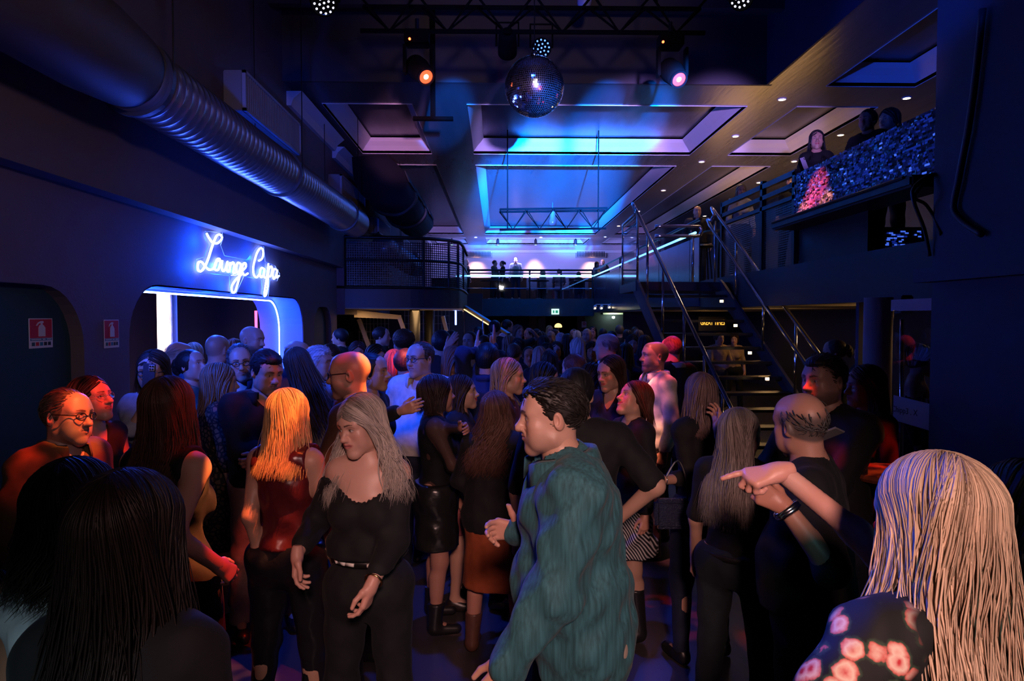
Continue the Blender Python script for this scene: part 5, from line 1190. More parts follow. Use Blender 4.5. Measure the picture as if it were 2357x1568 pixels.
        nk = T.get('neck', 'crew')
        if nk == 'crew': v.ell(J['nb']+Rl @ np.array((0, -0.02, 0.05))*s, (0.072*s, 0.078*s, 0.075*s), 0.008, '-')
        elif nk in ('v', 'collar'):
            v.ell(J['nb']+Rl @ np.array((0, -0.02, 0.055))*s, (0.066*s, 0.07*s, 0.065*s), 0.006, '-')
            v.cone(J['nb']+Rl @ np.array((0, -0.10, 0.02))*s, J['nb']+Rl @ np.array((0, -0.15, -0.12 if nk == 'v' else -0.05))*s, 0.06*s, 0.012, 0.006, '-')
        elif nk == 'strap':
            v.ell(J['nb']+Rl @ np.array((0, -0.05, 0.02))*s, (0.085*s, 0.12*s, 0.12*s), 0.008, '-')
            for sg_ in (-1, 1): q = J['sh'+('L' if sg_ > 0 else 'R')]; v.ell(q+Rl @ np.array((sg_*0.045, 0, 0.0))*s, (0.075*s, 0.1*s, 0.12*s), 0.008, '-')
        elif nk == 'off':
            zt = (J['shL'][2]+J['shR'][2])/2-T.get('drop', 0.075)*s
            pz = np.array((0, 0, zt))
            X, Yy, Z = v.x[:, None, None], v.y[None, :, None], v.z[None, None, :]
            sc_ = 0.006*np.sin(np.arctan2(Yy, X+1e-6)*34)+0.06*s*np.exp(-((np.abs(X)-0.17*s)/0.07)**2)-0.022*s*np.exp(-(X/0.05)**2)*(Yy < 0)
            v.F = np.maximum(v.F, ((Z-zt-sc_)*0.9).astype(f32))
        name = T.get('name', 'shirt' if kind == 'shirt' else kind)
        o = vol_child(name, v, m, c)
        if nk == 'collar' or T.get('collar'):
            b = MB(); cn = J['nb']+Rl @ np.array((0, -0.012, 0.005))*s; n_ = 22; cc = T.get('ccol', c)
            ring = []
            for i in range(n_):
                a = math.radians(-62+304*i/(n_-1)); fr = abs(i-(n_-1)/2)/((n_-1)/2)
                r1 = (0.076+0.004*fr)*s*ww*T.get('cs', 1.0); r2 = (0.098+0.02*fr)*s*ww*T.get('cs', 1.0)
                for rr_, zz in ((r1*1.02, 0.0), (r1*0.98, 0.062-0.02*fr), (r2*0.93, 0.056-0.022*fr), (r2*1.03, 0.012-0.05*fr**3)):
                    p = cn+Rl @ np.array((math.cos(a)*rr_, -math.sin(a)*-rr_*1.05, zz*s)); ring.append(p)
            fs = [(i*4+j, i*4+4+j, i*4+5+j, i*4+1+j) for i in range(n_-1) for j in range(3)]
            b.add(ring, fs); co = b.build('collar', m, None, True); co.parent = o; co.color = (*cc, 1)
            co.modifiers.new('solid', 'SOLIDIFY').thickness = 0.004
        if T.get('cuffs') and sl >= 0.9:
            for n_ in 'LR': pass
    if legs:
        kind = legs.get('kind', 'trousers'); c = legs.get('col', (0.015, 0.016, 0.022)); m = legs.get('mat', M_CLOTH); zt = legs.get('top', 1.02)*s
        if kind == 'trousers':
            v = Vol(*sub_grid(0.05, zt+0.05, res, False)); body_prims(v, 0.012*s, 'legs', 0, 0.03, 1.0, legs.get('loose', 0.02)); folds(v, 0.003, 3.0)
            v.half((0, 0, zt), (0, 0, 1), 0.005); v.half((0, 0, 0.07*s), (0, 0, -1), 0.004)
        else:
            z1 = legs.get('hem', 0.55)*s; fl = legs.get('flare', 0.17)*s*wid; v = Vol(*sub_grid(z1-0.02, zt+0.05, res, False))
            v.ell(J['pel']+np.array((0, 0.005, -0.02)), (0.186*s*wid+0.014, 0.133*s+0.014, 0.15*s), 0.05)
            for sg_ in (-1, 1): v.cone(J['pel']+np.array((sg_*0.05*s, 0, 0)), np.array((sg_*0.06*s, 0.0, z1-0.05)), 0.135*s*wid, fl, 0.06)
            folds(v, legs.get('fold', 0.004), 3.0, 0.2); v.half((0, 0, zt), (0, 0, 1), 0.005); v.half((0, 0, z1), (0, 0, -1), 0.005)
        vol_child(legs.get('name', kind), v, m, c)
        if legs.get('boots'):
            for n_ in 'LR':
                kn, an = J['kn'+n_], J['an'+n_]; a = kn+(an-kn)*(1-legs['boots']); v = Vol(*grid(np.minimum(a, an)-(0.1, 0.25, 0.1), np.maximum(a, an)+(0.1, 0.1, 0.02), 0.009))
                v.cone(a, an, 0.06*s, 0.046*s, 0.02); v.cone(an+np.array((0, 0.0, -0.03)), an+np.array((0, -0.15*s, -0.042*s)), 0.042*s, 0.034*s, 0.03); v.half(a, (0, 0, 1), 0.004); v.half((0, 0, 0.003), (0, 0, -1), 0.003)
                vol_child('boot', v, M_GLOSS, shoes)
    if shoes and not (legs and legs.get('boots')):
        for n_ in 'LR':
            an = J['an'+n_]; v = Vol(*grid(an-(0.07, 0.22, 0.1), an+(0.07, 0.1, 0.04), 0.008))
            v.cone(an+np.array((0, 0.025, -0.045))*s, an+np.array((0, -0.15, -0.052))*s, 0.040*s, 0.036*s, 0.02); v.cone(an+np.array((0, 0.01, -0.01))*s, an+np.array((0, -0.07, -0.045))*s, 0.038*s, 0.032*s, 0.03)
            v.half((0, 0, an[2]-0.082*s), (0, 0, -1), 0.003); v.half((0, 0, an[2]+0.01*s), (0, 0, 1), 0.003); vol_child('shoe', v, M_GLOSS, shoes)
    # ---- hair
    def head_world(P_): return (np.asarray(P_, f32)*hk) @ Rh.T+hcen.astype(f32)
    hr = None
    if hair:
        kw = dict(h=max(0.005, hres)); kw.update(hairkw)
        if hair == 'horseshoe': kw['line'] = None
        long = hair in ('long', 'wavy', 'curly', 'bob', 'afro', 'updo')
        if long: kw.setdefault('t', 0.013); kw['line'] = kw.get('line') or [(-0.13, 0.094), (-0.09, 0.086), (-0.062, 0.062), (-0.04, 0.03), (-0.02, -0.03), (0.0, -0.05), (0.04, -0.085), (0.13, -0.1)]
        LEN = kw.pop('L', 0.42); NL = kw.pop('n', 130); WV = kw.pop('wave', 0.008 if hair == 'wavy' else 0.02 if hair == 'curly' else 0.003); az0 = kw.pop('az', 118); part = kw.pop('part', 0.0); rs = kw.pop('r', 0.0085); fw = kw.pop('fwd', 72); seed = kw.pop('seed', int(hx)); blow = kw.pop('blow', (0, 0)); flare = kw.pop('flare', 0.0); FB = kw.pop('front', 0.1); ROOT = kw.pop('root', 0.12); vol = kw.pop('vol', 1.0); tipc = kw.pop('tip', 0.0); TUF = kw.pop('tuft', 900 if hair == 'horseshoe' else 0)
        Vc, Qc, Lk = hair_cap(seed=seed, **kw)
        if hair == 'horseshoe':
            keep = ~((Vc[:, 2] > 0.055) & (Vc[:, 1] < 0.16)); qk = keep[Qc].all(1); Qc = Qc[qk]
        if long: Lk = 0.42+0.25*(Lk-0.5)
        Vs, Qs, Ls = [head_world(Vc)], [Qc], [Lk]; n = len(Vc)
        if hair == 'horseshoe': Vs, Qs, Ls, n = [], [], [], 0
        if hair in ('long', 'wavy', 'curly', 'bob'):
            r = np.random.default_rng(seed); c0 = np.array(CR_C)+np.array((0, kw.get('back', 0)*0.5, kw.get('top', 0)*0.5)); R0 = np.array(CR_R)+kw['t']*vol+0.003+np.array((0, kw.get('back', 0)*0.5, kw.get('top', 0)*0.5))
            for i in range(NL):
                jr = 1+r.uniform(-0.02, 0.05); L = LEN*(1+r.uniform(-0.16, 0.05)); pth = []; sg_ = 1 if r.random() < 0.5 else -1
                if r.random() < 0.52+FB*0.5:      # falls from the parting
                    ph0 = r.uniform(-20, 66) if r.random() > FB else r.uniform(38, 74)
                    hd = sg_*np.clip(58+(az0-58)*(ph0+20)/86+r.normal(0, 5), 40, az0+4); az = math.radians(hd); ph = math.radians(ph0)
                    u0 = nrm((sg_*abs(r.normal(0.0, 0.05))+part*0.25, -math.sin(ph), max(0.05, math.cos(ph))))
                else:      # falls from the crown
                    hd = sg_*r.uniform(0, 74); az = math.radians(hd); k0 = r.uniform(0.02, 0.5)
                    u0 = nrm((math.sin(az)*k0, 0.36+math.cos(az)*k0, 0.93))
                u1 = nrm((math.sin(az), math.cos(az), -0.14))
                om = math.acos(max(-1, min(1, float(u0 @ u1)))); so = math.sin(om)+1e-6
                for t_ in np.linspace(0, 1, 8):
                    u = (math.sin((1-t_)*om)*u0+math.sin(t_*om)*u1)/so; pth.append(c0+u*R0*jr)
                pw = [p_ for p_ in head_world(pth).astype(float)]
                p = pw[-1].copy(); dv = nrm(pw[-1]-pw[-2]); ph = r.uniform(0, 6.28); fq = r.uniform(26, 34)*(0.75 if hair == 'wavy' else 1.3 if hair == 'curly' else 0.6); ns = max(4, int(L/0.03)); zsh = J['shL'][2]
                drift = np.array((r.normal(0, 0.09), r.normal(0, 0.06), 0))
                for j in range(ns):
                    dv = nrm(dv*0.6+(np.array((blow[0]+flare*math.copysign(1, hd)*(abs(hd) > 60)*(1 if j < 7 else 0.2), blow[1], -1.0))+drift)*0.4); p = p+dv*L/ns
                    zz = (J['nb'][2]+0.03-p[2])/(0.12*s); a_ = np.clip(zz, 0, 1)
                    if a_ > 0:      # rest on neck, shoulders, chest and back
                        c_ = J['nb']+(J['wai']-J['nb'])*np.clip((J['nb'][2]-p[2])/(J['nb'][2]-J['wai'][2]), 0, 1.3); rx = (0.06+a_*0.10)*s*wid+0.022; ry = (0.06+a_*0.062)*s+0.02
                        x_, y_ = p[0]-c_[0], p[1]-c_[1]
                        rho = math.sqrt((x_/rx)**2+(y_/ry)**2)
                        if rho < 1:
                            yt = ry*math.sqrt(max(0.0, 1-min(0.96, (x_/rx)**2)))
                            y_ = (yt if abs(hd) < fw else -yt)
                        p = np.array((c_[0]+x_, c_[1]+y_, p[2]))
                    pw.append(p)
                P3 = np.array(pw)
                for _ in range(4): P3[6:-1] = P3[6:-1]*0.5+(P3[5:-2]+P3[7:])*0.25
                k_ = len(P3); jj = np.maximum(0, np.arange(k_)-7); wv = WV*np.minimum(1, jj/4)*(1+0.4*math.sin(ph*3))
                P3[:, 0] += np.sin(jj*L/ns*fq+ph)*wv; P3[:, 1] += np.cos(jj*L/ns*fq*0.9+ph)*wv
                tg = np.gradient(P3, axis=0); tg /= np.linalg.norm(tg, axis=1)[:, None]+1e-9
                rad = P3-np.array((hcen[0], hcen[1], hcen[2])); rad[8:, 2] = 0; rad += 1e-4; rad /= np.linalg.norm(rad, axis=1)[:, None]
                sd = np.cross(tg, rad); sd /= np.linalg.norm(sd, axis=1)[:, None]+1e-9; nr_ = np.cross(sd, tg)
                w_ = rs*r.uniform(0.6, 1.4)*np.interp(np.arange(k_), [0, 2, k_*0.7, k_-1], [0.6, 1, 0.9, 0.1])[:, None]
                Vs.append(np.stack([P3+sd*w_, P3+nr_*w_*0.3, P3-sd*w_, P3-nr_*w_*0.3], 1).reshape(-1, 3).astype(f32))
                ii = np.arange(k_-1)*4; Qs.append(n+np.concatenate([np.stack([ii+j, ii+(j+1) % 4, ii+4+(j+1) % 4, ii+4+j], 1) for j in range(4)])); n += 4*k_
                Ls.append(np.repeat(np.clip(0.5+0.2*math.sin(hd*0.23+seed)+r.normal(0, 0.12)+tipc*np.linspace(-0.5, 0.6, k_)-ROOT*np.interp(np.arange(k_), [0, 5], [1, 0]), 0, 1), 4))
        if hair in ('short', 'horseshoe') and TUF:
            r = np.random.default_rng(seed); c0 = np.array(CR_C); R0 = np.array(CR_R)+kw.get('t', 0.014)*np.array((kw.get('side', 1.0), 1, 1))
            pick = r.integers(0, len(Vc), TUF); on = Vc[pick]; on = on[(on[:, 2] < 0.038+0.022*r.standard_normal(len(on))) | (hair != 'horseshoe')]; q = (on-c0)/R0; ok = (np.abs(np.linalg.norm(q, axis=1)-1) < 0.25)
            ok &= ~((np.abs(on[:, 0]) > 0.062) & (on[:, 1] > -0.035) & (on[:, 1] < 0.036) & (on[:, 2] < 0.034))
            for p0 in on[ok].astype(float):
                u = nrm((p0-c0)/R0); tdir = np.array((u[0]*0.5+r.normal(0, 0.16), 0.8+r.normal(0, 0.14), -0.35 if u[2] < 0.6 else 0.0)); tdir = nrm(tdir-u*(tdir @ u)); Lt = r.uniform(0.02, 0.042)
                P3 = head_world([p0-u*0.002+tdir*Lt*t_+u*0.004*math.sin(t_*2.6) for t_ in (0, 0.35, 0.7, 1.0)]).astype(float)
                uw = Rh.astype(float) @ u; tg = np.gradient(P3, axis=0); sd = np.cross(tg, uw); sd /= np.linalg.norm(sd, axis=1)[:, None]+1e-9
                w_ = (0.0023*np.array((0.8, 1, 0.8, 0.1)))[:, None]
                Vs.append(np.stack([P3+sd*w_, P3+uw*w_*0.6, P3-sd*w_, P3-uw*w_*0.6], 1).reshape(-1, 3).astype(f32))
                ii = np.arange(3)*4; Qs.append(n+np.concatenate([np.stack([ii+j, ii+(j+1) % 4, ii+4+(j+1) % 4, ii+4+j], 1) for j in range(4)])); n += 16
                Ls.append(np.full(16, np.clip(r.normal(0.5, 0.2), 0, 1)))
        if hair == 'afro':
            v = Vol(*grid((-0.17, -0.13, -0.1), (0.17, 0.19, 0.21), 0.008)); v.ell((0, 0.03, 0.06), (0.125, 0.12, 0.115), 0); v.ell((0, -0.085, -0.03), (0.08, 0.06, 0.095), 0.01, '-')
            rr_ = np.random.default_rng(seed).uniform(0, 6, 5); v.shift(lambda x, y, z: 0.006*(np.sin(x*170+rr_[0])*np.sin(y*160+rr_[1])*np.sin(z*150+rr_[2])+np.sin(x*310+y*90)*np.sin(z*290+rr_[3])))
            Va, Qa = v.mesh(); Vs.append(head_world(Va)); Qs.append(Qa+n); Ls.append(np.full(len(Va), 0.5)); n += len(Va)
        if hair == 'updo':
            v = Vol(*grid((-0.09, 0.02, -0.07), (0.09, 0.22, 0.13), 0.006)); v.ell((0, 0.115, 0.035), (0.05, 0.045, 0.05), 0); v.ell((0, 0.14, 0.0), (0.035, 0.03, 0.05), 0.02)
            v.shift(lambda x, y, z: 0.003*np.sin(x*240+z*160)); Va, Qa = v.mesh(); Vs.append(head_world(Va)); Qs.append(Qa+n); Ls.append(np.clip(0.5+0.3*np.sin(Va[:, 0]*300), 0, 1)); n += len(Va)
        if hair == 'tail': pass
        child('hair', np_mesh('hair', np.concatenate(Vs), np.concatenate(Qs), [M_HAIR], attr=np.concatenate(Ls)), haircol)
    # ---- glasses and small things
    def hp(p): return Vector(head_world([p])[0].tolist())
    if glasses:
        gm = mat('glasses_frame_'+glasses, {'dark': (0.01, 0.01, 0.012), 'steel': (0.5, 0.5, 0.55)}[glasses], 0.3, metal=0.5 if glasses == 'steel' else 0)
        b = MB(); r_ = 0.0022 if glasses == 'dark' else 0.0013
        for sg_ in (-1, 1):
            b.tube([hp((sg_*0.033+0.022*math.cos(a)*1.05, -0.112+0.010*abs(math.cos(a) if math.cos(a)*sg_ > 0 else 0), 0.001+0.016*math.sin(a))) for a in [i*math.pi/8 for i in range(16)]], r_, 5, True)
            b.tube([hp((sg_*0.056, -0.102, 0.006)), hp((sg_*0.078, -0.06, 0.01)), hp((sg_*0.082, 0.0, 0.012)), hp((sg_*0.08, 0.02, -0.008))], r_, 5)
        b.tube([hp((-0.011, -0.115, 0.004)), hp((0, -0.117, 0.006)), hp((0.011, -0.115, 0.004))], r_, 5)
        g_ = b.build('glasses', gm, None, True); g_.parent = root
        lb = MB()
        for sg_ in (-1, 1): lb.add([hp((sg_*0.033+0.022*math.cos(a), -0.112+0.010*abs(math.cos(a) if math.cos(a)*sg_ > 0 else 0), 0.001+0.016*math.sin(a))) for a in [i*math.pi/8 for i in range(16)]], [tuple(range(16))])
        l_ = lb.build('lens', glass('spectacle_glass', (0.9, 0.92, 0.95))); l_.parent = g_
    F = Fig(); F.root, F.J, F.A, F.Hm, F.s, F.hp, F.child, F.vol_child, F.Rl, F.to_local, F.hcen, F.Rh, F.hk, F.body_prims, F.Y, F.loc = root, J, A, Hm, s, hp, child, vol_child, Rl, to_local, hcen, Rh, hk, body_prims, Y, loc
    if extra: extra(F)
    return F
def add_mb(F, mb, name, m, color=(1, 1, 1), smooth=True, parent=None):
    o = mb.build(name, m, None, smooth); o.parent = parent or F.root; o.color = (*color, 1); return o
m_gold = mat('gold', (0.75, 0.45, 0.18), 0.25, metal=1.0); m_silver = mat('silver', (0.8, 0.8, 0.82), 0.2, metal=1.0)
def earring(F, side, drop=0.05, hoop=0.012, m=None):
    b = MB(); x = side*0.083
    k = max(1, int(drop/0.022))
    for i in range(k):
        c = np.array((x, 0.012, -0.045-i*0.02)); b.tube([F.hp(c+np.array((0.002*math.sin(a*2), hoop*math.cos(a), hoop*1.2*math.sin(a)))) for a in [j*math.pi/6 for j in range(12)]], 0.0018, 5, True)
    add_mb(F, b, 'earring', m or m_gold)
def bracelet(F, n_, t=0.9, r=0.034, th=0.004, m=None, count=1, name='bracelet'):
    S0, E, W, sp = F.A[n_]; u = nrm(W-E); p = nrm(np.cross(u, (0.3, 0.5, 0.8))); q = np.cross(u, p)
    for k in range(count):
        c = E+(W-E)*(t-0.035*k); b = MB()
        b.tube([Vector((c+(p*math.cos(a)+q*math.sin(a))*r*F.s).tolist()) for a in [j*math.pi/10 for j in range(20)]], th, 6, True)
        add_mb(F, b, name, m or m_gold)
def belt(F, z=1.0, col=(0.01, 0.01, 0.01), rx=0.175, ry=0.128, buckle=True, wid=1.0, h=0.016):
    c = F.J['pel']+np.array((0, 0, (z-0.95)*F.s)); b = MB(); n = 40
    for dz, k in ((-h, 1.0), (h, 1.0)): pass
    vs = []; s = F.s
    for i in range(n):
        a = 2*math.pi*i/n
        for k, dz in ((1.0, -h), (1.03, -h), (1.03, h), (1.0, h)): vs.append(Vector((c+np.array((math.cos(a)*rx*s*wid*k, math.sin(a)*ry*s*k, dz*s))).tolist()))
    b.add(vs, [(i*4+j, ((i+1) % n)*4+j, ((i+1) % n)*4+(j+1) % 4, i*4+(j+1) % 4) for i in range(n) for j in range(4)])
    o = add_mb(F, b, 'belt', M_GLOSS, col)
    if buckle:
        b = MB().cbox(Vector((c+np.array((0, -ry*1.05*s, 0))).tolist()), (0.05*s, 0.012, 0.04*s)); add_mb(F, b, 'buckle', m_silver, parent=o)
    return o
def necklace(F, r=0.072, dz=0.0, drop=0.03, m=None, th=0.0018, name='necklace'):
    c = F.J['nb']; b = MB(); s = F.s
    b.tube([Vector((c+F.Rl @ (np.array((math.cos(a)*r, -0.008+math.sin(a)*r*0.95, 0.045+dz+(drop*math.sin(a) if math.sin(a) < 0 else 0.01*math.sin(a)))))*s).tolist()) for a in [j*math.pi/14 for j in range(28)]], th, 5, True)
    return add_mb(F, b, name, m or m_gold)
# ---------------------------------------------------------------- the people on the dance floor
BLK = (0.010, 0.010, 0.012); DKB = (0.016, 0.010, 0.007); BRN = (0.045, 0.022, 0.012); BLD = (0.42, 0.30, 0.18); ASH = (0.30, 0.26, 0.23); GRY = (0.22, 0.22, 0.23); WHT = (0.62, 0.62, 0.64); NVY = (0.015, 0.02, 0.045)
def jeans(c=(0.02, 0.026, 0.045), **k): return dict(kind='trousers', col=c, name='jeans', **k)
def pants(c=BLK, **k): return dict(kind='trousers', col=c, **k)
def tee(c=BLK, sl=0.42, **k): return dict(kind='shirt', sleeve=sl, col=c, name='t_shirt', **k)
def shirt(c=WHT, **k): return dict(kind='shirt', sleeve=1.0, col=c, neck='collar', loose=0.012, **k)
def top(c=BLK, sl=0.0, **k): return dict(dict(kind='shirt', sleeve=sl, col=c, neck='strap' if sl == 0 else 'crew', name='top'), **k)
# -- man in the teal shirt, nearest in the middle
def teal(F):
    b = MB()
    for k in range(4): b.lathe([(0.002, 0), (0.006, 0.0), (0.006, 0.003), (0.002, 0.003)], Vector((F.J['che']+np.array((0.0, -0.155, 0.06-0.1*k))).tolist()), 8, Matrix.Rotation(math.radians(90), 3, 'X'))
person(1272, 868, 2.22, 'man in a loose teal long-sleeved shirt walking left, nearest in the centre', yaw=-86, head=(-4, 3, 0), lean=(7, 0), hair='short', haircol=(0.012, 0.010, 0.009),
       hairkw=dict(t=0.006, side=0.85, back=0.008, top=0.003, rough=0.003, recede=0.03, tuft=1500, h=0.004, line=[(-0.13, 0.078), (-0.085, 0.070), (-0.066, 0.056), (-0.052, 0.036), (-0.040, 0.018), (-0.03, -0.02), (-0.016, -0.036), (0.008, -0.002), (0.024, -0.01), (0.032, -0.06), (0.07, -0.085), (0.13, -0.095)]),
       face=dict(h=0.003, nose=1.22, jaw=1.08, age=1, beard=0.22, skin=(0.50, 0.29, 0.22), cheek=1.05, look=(0, 0.2)), tops=[dict(kind='shirt', sleeve=1.0, col=(0.028, 0.105, 0.125), neck='collar', mat=M_DENIM, loose=0.026, hem=0.66, fold=0.0075, g=0.024, h=0.008, seed=2.0, cs=1.12)],
       legs=pants((0.36, 0.30, 0.24), loose=0.0), wid=1.12, belly=0.035, res=0.010, hres=0.003, hs=0.95,
       arms={'L': dict(px=(1172, 1526, 1.98), pole=(0.2, 1.0, -0.1), hand='relax'), 'R': dict(px=(1202, 1222, 2.38), pole=(-0.3, 0.6, -0.8), hand='gun', wdir=(-0.9, -0.15, 0.12), wpalm=(0.1, -0.9, -0.2))})
# -- blonde woman in the black off-shoulder top
def f2(F):
    for sd in (-1, 1): earring(F, sd, 0.07, 0.008)
    necklace(F, 0.062, 0.03, 0.006); necklace(F, 0.066, 0.0, 0.03)
    bracelet(F, 'L', 0.93, 0.034, 0.004)
    o = belt(F, 1.055, (0.01, 0.01, 0.01), 0.142, 0.105, False)
    b = MB(); c = F.J['pel']+np.array((0, 0, 0.105*F.s))
    for a in (-145, -125, -108, -72, -55, -35):
        a = math.radians(a); b.cbox(Vector((c+np.array((math.cos(a)*0.142*F.s*1.035, math.sin(a)*0.105*F.s*1.05, 0))).tolist()), (0.036, 0.008, 0.012), Matrix.Rotation(a+math.pi/2, 3, 'Z'))
    add_mb(F, b, 'belt_studs', mat('bone_white', (0.7, 0.66, 0.6), 0.4), parent=o)
person(832, 907, 2.70, 'blonde woman in a black off-shoulder top with half-up hair, looking left', yaw=-6, sex='f', head=(-30, 10, -5), hair='wavy', haircol=(0.44, 0.38, 0.34),
       hairkw=dict(L=0.34, n=1100, r=0.0024, wave=0.014, t=0.011, az=121, fwd=70, h=0.004, tip=0.3, root=0.3, front=0.4, flare=0.34, vol=1.35, line=[(-0.13, 0.104), (-0.09, 0.092), (-0.07, 0.076), (-0.054, 0.05), (-0.035, 0.01), (0.0, -0.02), (0.04, -0.085), (0.13, -0.1)]),
       face=dict(h=0.0028, jaw=0.88, nose=0.84, skin=(0.58, 0.34, 0.27), lips=(0.44, 0.13, 0.13), look=(-0.5, -0.2), cheek=1.05), skin=(0.58, 0.34, 0.27),
       tops=[top(BLK, 0.86, neck='off', hem=1.075, loose=0.012, h=0.008, fold=0.003)], legs=pants((0.010, 0.010, 0.012), top=1.04, loose=0.03), res=0.009, hres=0.003, bust=1.12, wid=0.92, hs=0.90,
       arms={'L': dict(px=(856, 1345, 2.44), pole=(0.25, 1, -0.1), wdir=(-0.3, -0.15, -1)), 'R': dict(px=(684, 1275, 2.62), pole=(-0.2, 1, -0.1), wdir=(0, -0.15, -1))}, extra=f2)
# -- blonde woman seen from behind at lower right
def f3(F):
    def pip(pts):
        b = MB(); out = []
        for u, z in pts:
            a = math.radians(u); c = F.J['wai']*(1-(z-1.1)/0.36)+F.J['nb']*((z-1.1)/0.36); c = np.array((c[0], c[1], z*F.s)); lo_, hi_ = 0.0, 0.4
            rr_ = 0.165 if z < 1.36 else 0.165-(z-1.36)*0.5
            out.append(Vector((c+np.array((math.sin(a)*rr_*1.22, math.cos(a)*rr_*0.84, 0))*F.s*1.03).tolist()))
        b.tube(smooth_path(out, 4), 0.0035, 5); return b
    for pts in ([(-12, 1.44), (-16, 1.3), (-14, 1.14), (-20, 1.08), (-40, 1.10), (-60, 1.12)], [(-40, 1.42), (-42, 1.3), (-47, 1.18), (-50, 1.13)], [(10, 1.10), (30, 1.09), (55, 1.1)], [(-14, 1.06), (0, 1.07), (10, 1.06), (30, 1.05)], [(-62, 1.08), (-45, 1.06), (-30, 1.02)]):
        add_mb(F, pip(pts), 'piping', mat('piping_cream', (0.4, 0.33, 0.22), 0.7), parent=None)
def floral(N, L, base, mp):
    vo = N.new('ShaderNodeTexVoronoi'); vo.inputs['Scale'].default_value = 21; L.new(mp.outputs[0], vo.inputs['Vector'])
    nz = N.new('ShaderNodeTexNoise'); nz.inputs['Scale'].default_value = 5.0; nz.inputs['Detail'].default_value = 0.5; L.new(mp.outputs[0], nz.inputs['Vector'])
    pet = N.new('ShaderNodeTexNoise'); pet.inputs['Scale'].default_value = 60; L.new(mp.outputs[0], pet.inputs['Vector'])
    ad = N.new('ShaderNodeMath'); ad.operation = 'MULTIPLY_ADD'; L.new(pet.outputs['Fac'], ad.inputs[0]); ad.inputs[1].default_value = 0.28; L.new(vo.outputs['Distance'], ad.inputs[2])
    cr = N.new('ShaderNodeValToRGB'); e = cr.color_ramp.elements; e[0].position = 0.2; e[0].color = (0.45, 0.03, 0.04, 1); e[1].position = 0.30; e[1].color = (0.6, 0.3, 0.25, 1)
    x = e.new(0.42); x.color = (0.66, 0.52, 0.42, 1); x = e.new(0.56); x.color = (0.5, 0.12, 0.1, 1); x = e.new(0.60); x.color = (0.03, 0.06, 0.035, 1); x = e.new(0.70); x.color = (0.008, 0.009, 0.009, 1); L.new(ad.outputs[0], cr.inputs[0])
    mr = N.new('ShaderNodeMapRange'); mr.inputs['From Min'].default_value = 0.43; mr.inputs['From Max'].default_value = 0.47; L.new(nz.outputs['Fac'], mr.inputs['Value'])
    m = N.new('ShaderNodeMix'); m.data_type = 'RGBA'; L.new(mr.outputs[0], m.inputs['Factor']); m.inputs['A'].default_value = (0.008, 0.009, 0.009, 1); L.new(cr.outputs[0], m.inputs['B'])
    return m.outputs['Result']
M_FLOR = people_mat('rose_print', 0.75, 0.3, pattern=floral)
person(2150, 1043, 1.27, 'blonde woman with her back turned in a black rose-print blouse, lower right corner', yaw=-168, sex='f', head=(8, 6, 0), hair='long', haircol=(0.50, 0.36, 0.24), wid=1.3, arms={'L': dict(to=(0.40, -0.08, 1.0), pole=(0.6, 0.6, 0)), 'R': dict(to=(-0.36, -0.1, 0.95))},
       hairkw=dict(L=0.42, n=1700, r=0.0022, wave=0.009, t=0.014, back=0.012, az=140, fwd=110, h=0.005, tip=0.25, vol=1.1), face=dict(h=0.005), tops=[dict(kind='shirt', name='blouse', sleeve=0.95, neck='crew', mat=M_FLOR, loose=0.02, hem=0.75, h=0.009, fold=0.005)], legs=jeans(), res=0.010, hres=0.005, extra=f3)
# -- bare pointing arm of a woman hidden behind her
person(2190, 1108, 1.66, 'woman hidden by the blonde hair, only her bare pointing arm seen', yaw=-150, sex='f', hair='long', haircol=DKB, tops=[top()], legs=pants(), res=0.010, hres=0.006, hairkw=dict(n=60), face=dict(h=0.006), skin=(0.52, 0.29, 0.23),
       arms={'L': dict(px=(1798, 1086, 1.64), epx=(2060, 1190, 1.62), hand='point', wdir=(-0.97, 0.05, -0.22), wpalm=(0.0, 0.45, -0.85), size=1.05)})
# -- dark heads in the left foreground
person(298, 1082, 1.26, 'woman with long straight dark hair seen from behind, lower left foreground', yaw=176, sex='f', head=(-6, 4, 0), hair='long', haircol=(0.014, 0.009, 0.008), wid=0.92, hairkw=dict(L=0.55, n=1500, r=0.0023, wave=0.004, t=0.014, az=140, fwd=115, h=0.005, vol=1.1, back=0.01), face=dict(h=0.005), tops=[top(BLK, 0.9, loose=0.02, hem=0.8)], legs=pants(), res=0.011, hres=0.006)
person(172, 1062, 1.62, 'woman with long curly dark hair and a white vest, far left foreground', yaw=165, sex='f', head=(10, 2, 0), hair='curly', haircol=(0.03, 0.022, 0.016), hairkw=dict(L=0.20, n=1000, r=0.0025, wave=0.022, t=0.018, az=140, fwd=95, vol=1.3), face=dict(h=0.005), tops=[top((0.6, 0.66, 0.7), 0.0, hem=0.85, fold=0.006)], legs=jeans(), res=0.011, hres=0.006, skin=(0.42, 0.2, 0.13))
person(2345, 1062, 2.15, 'dark figure with bushy hair almost lost in shadow at the right edge', yaw=-170, sex='f', hair='curly', haircol=(0.012, 0.009, 0.008), hairkw=dict(L=0.3, n=150, t=0.022, wave=0.02), tops=[top(BLK, 0.9)], legs=pants())
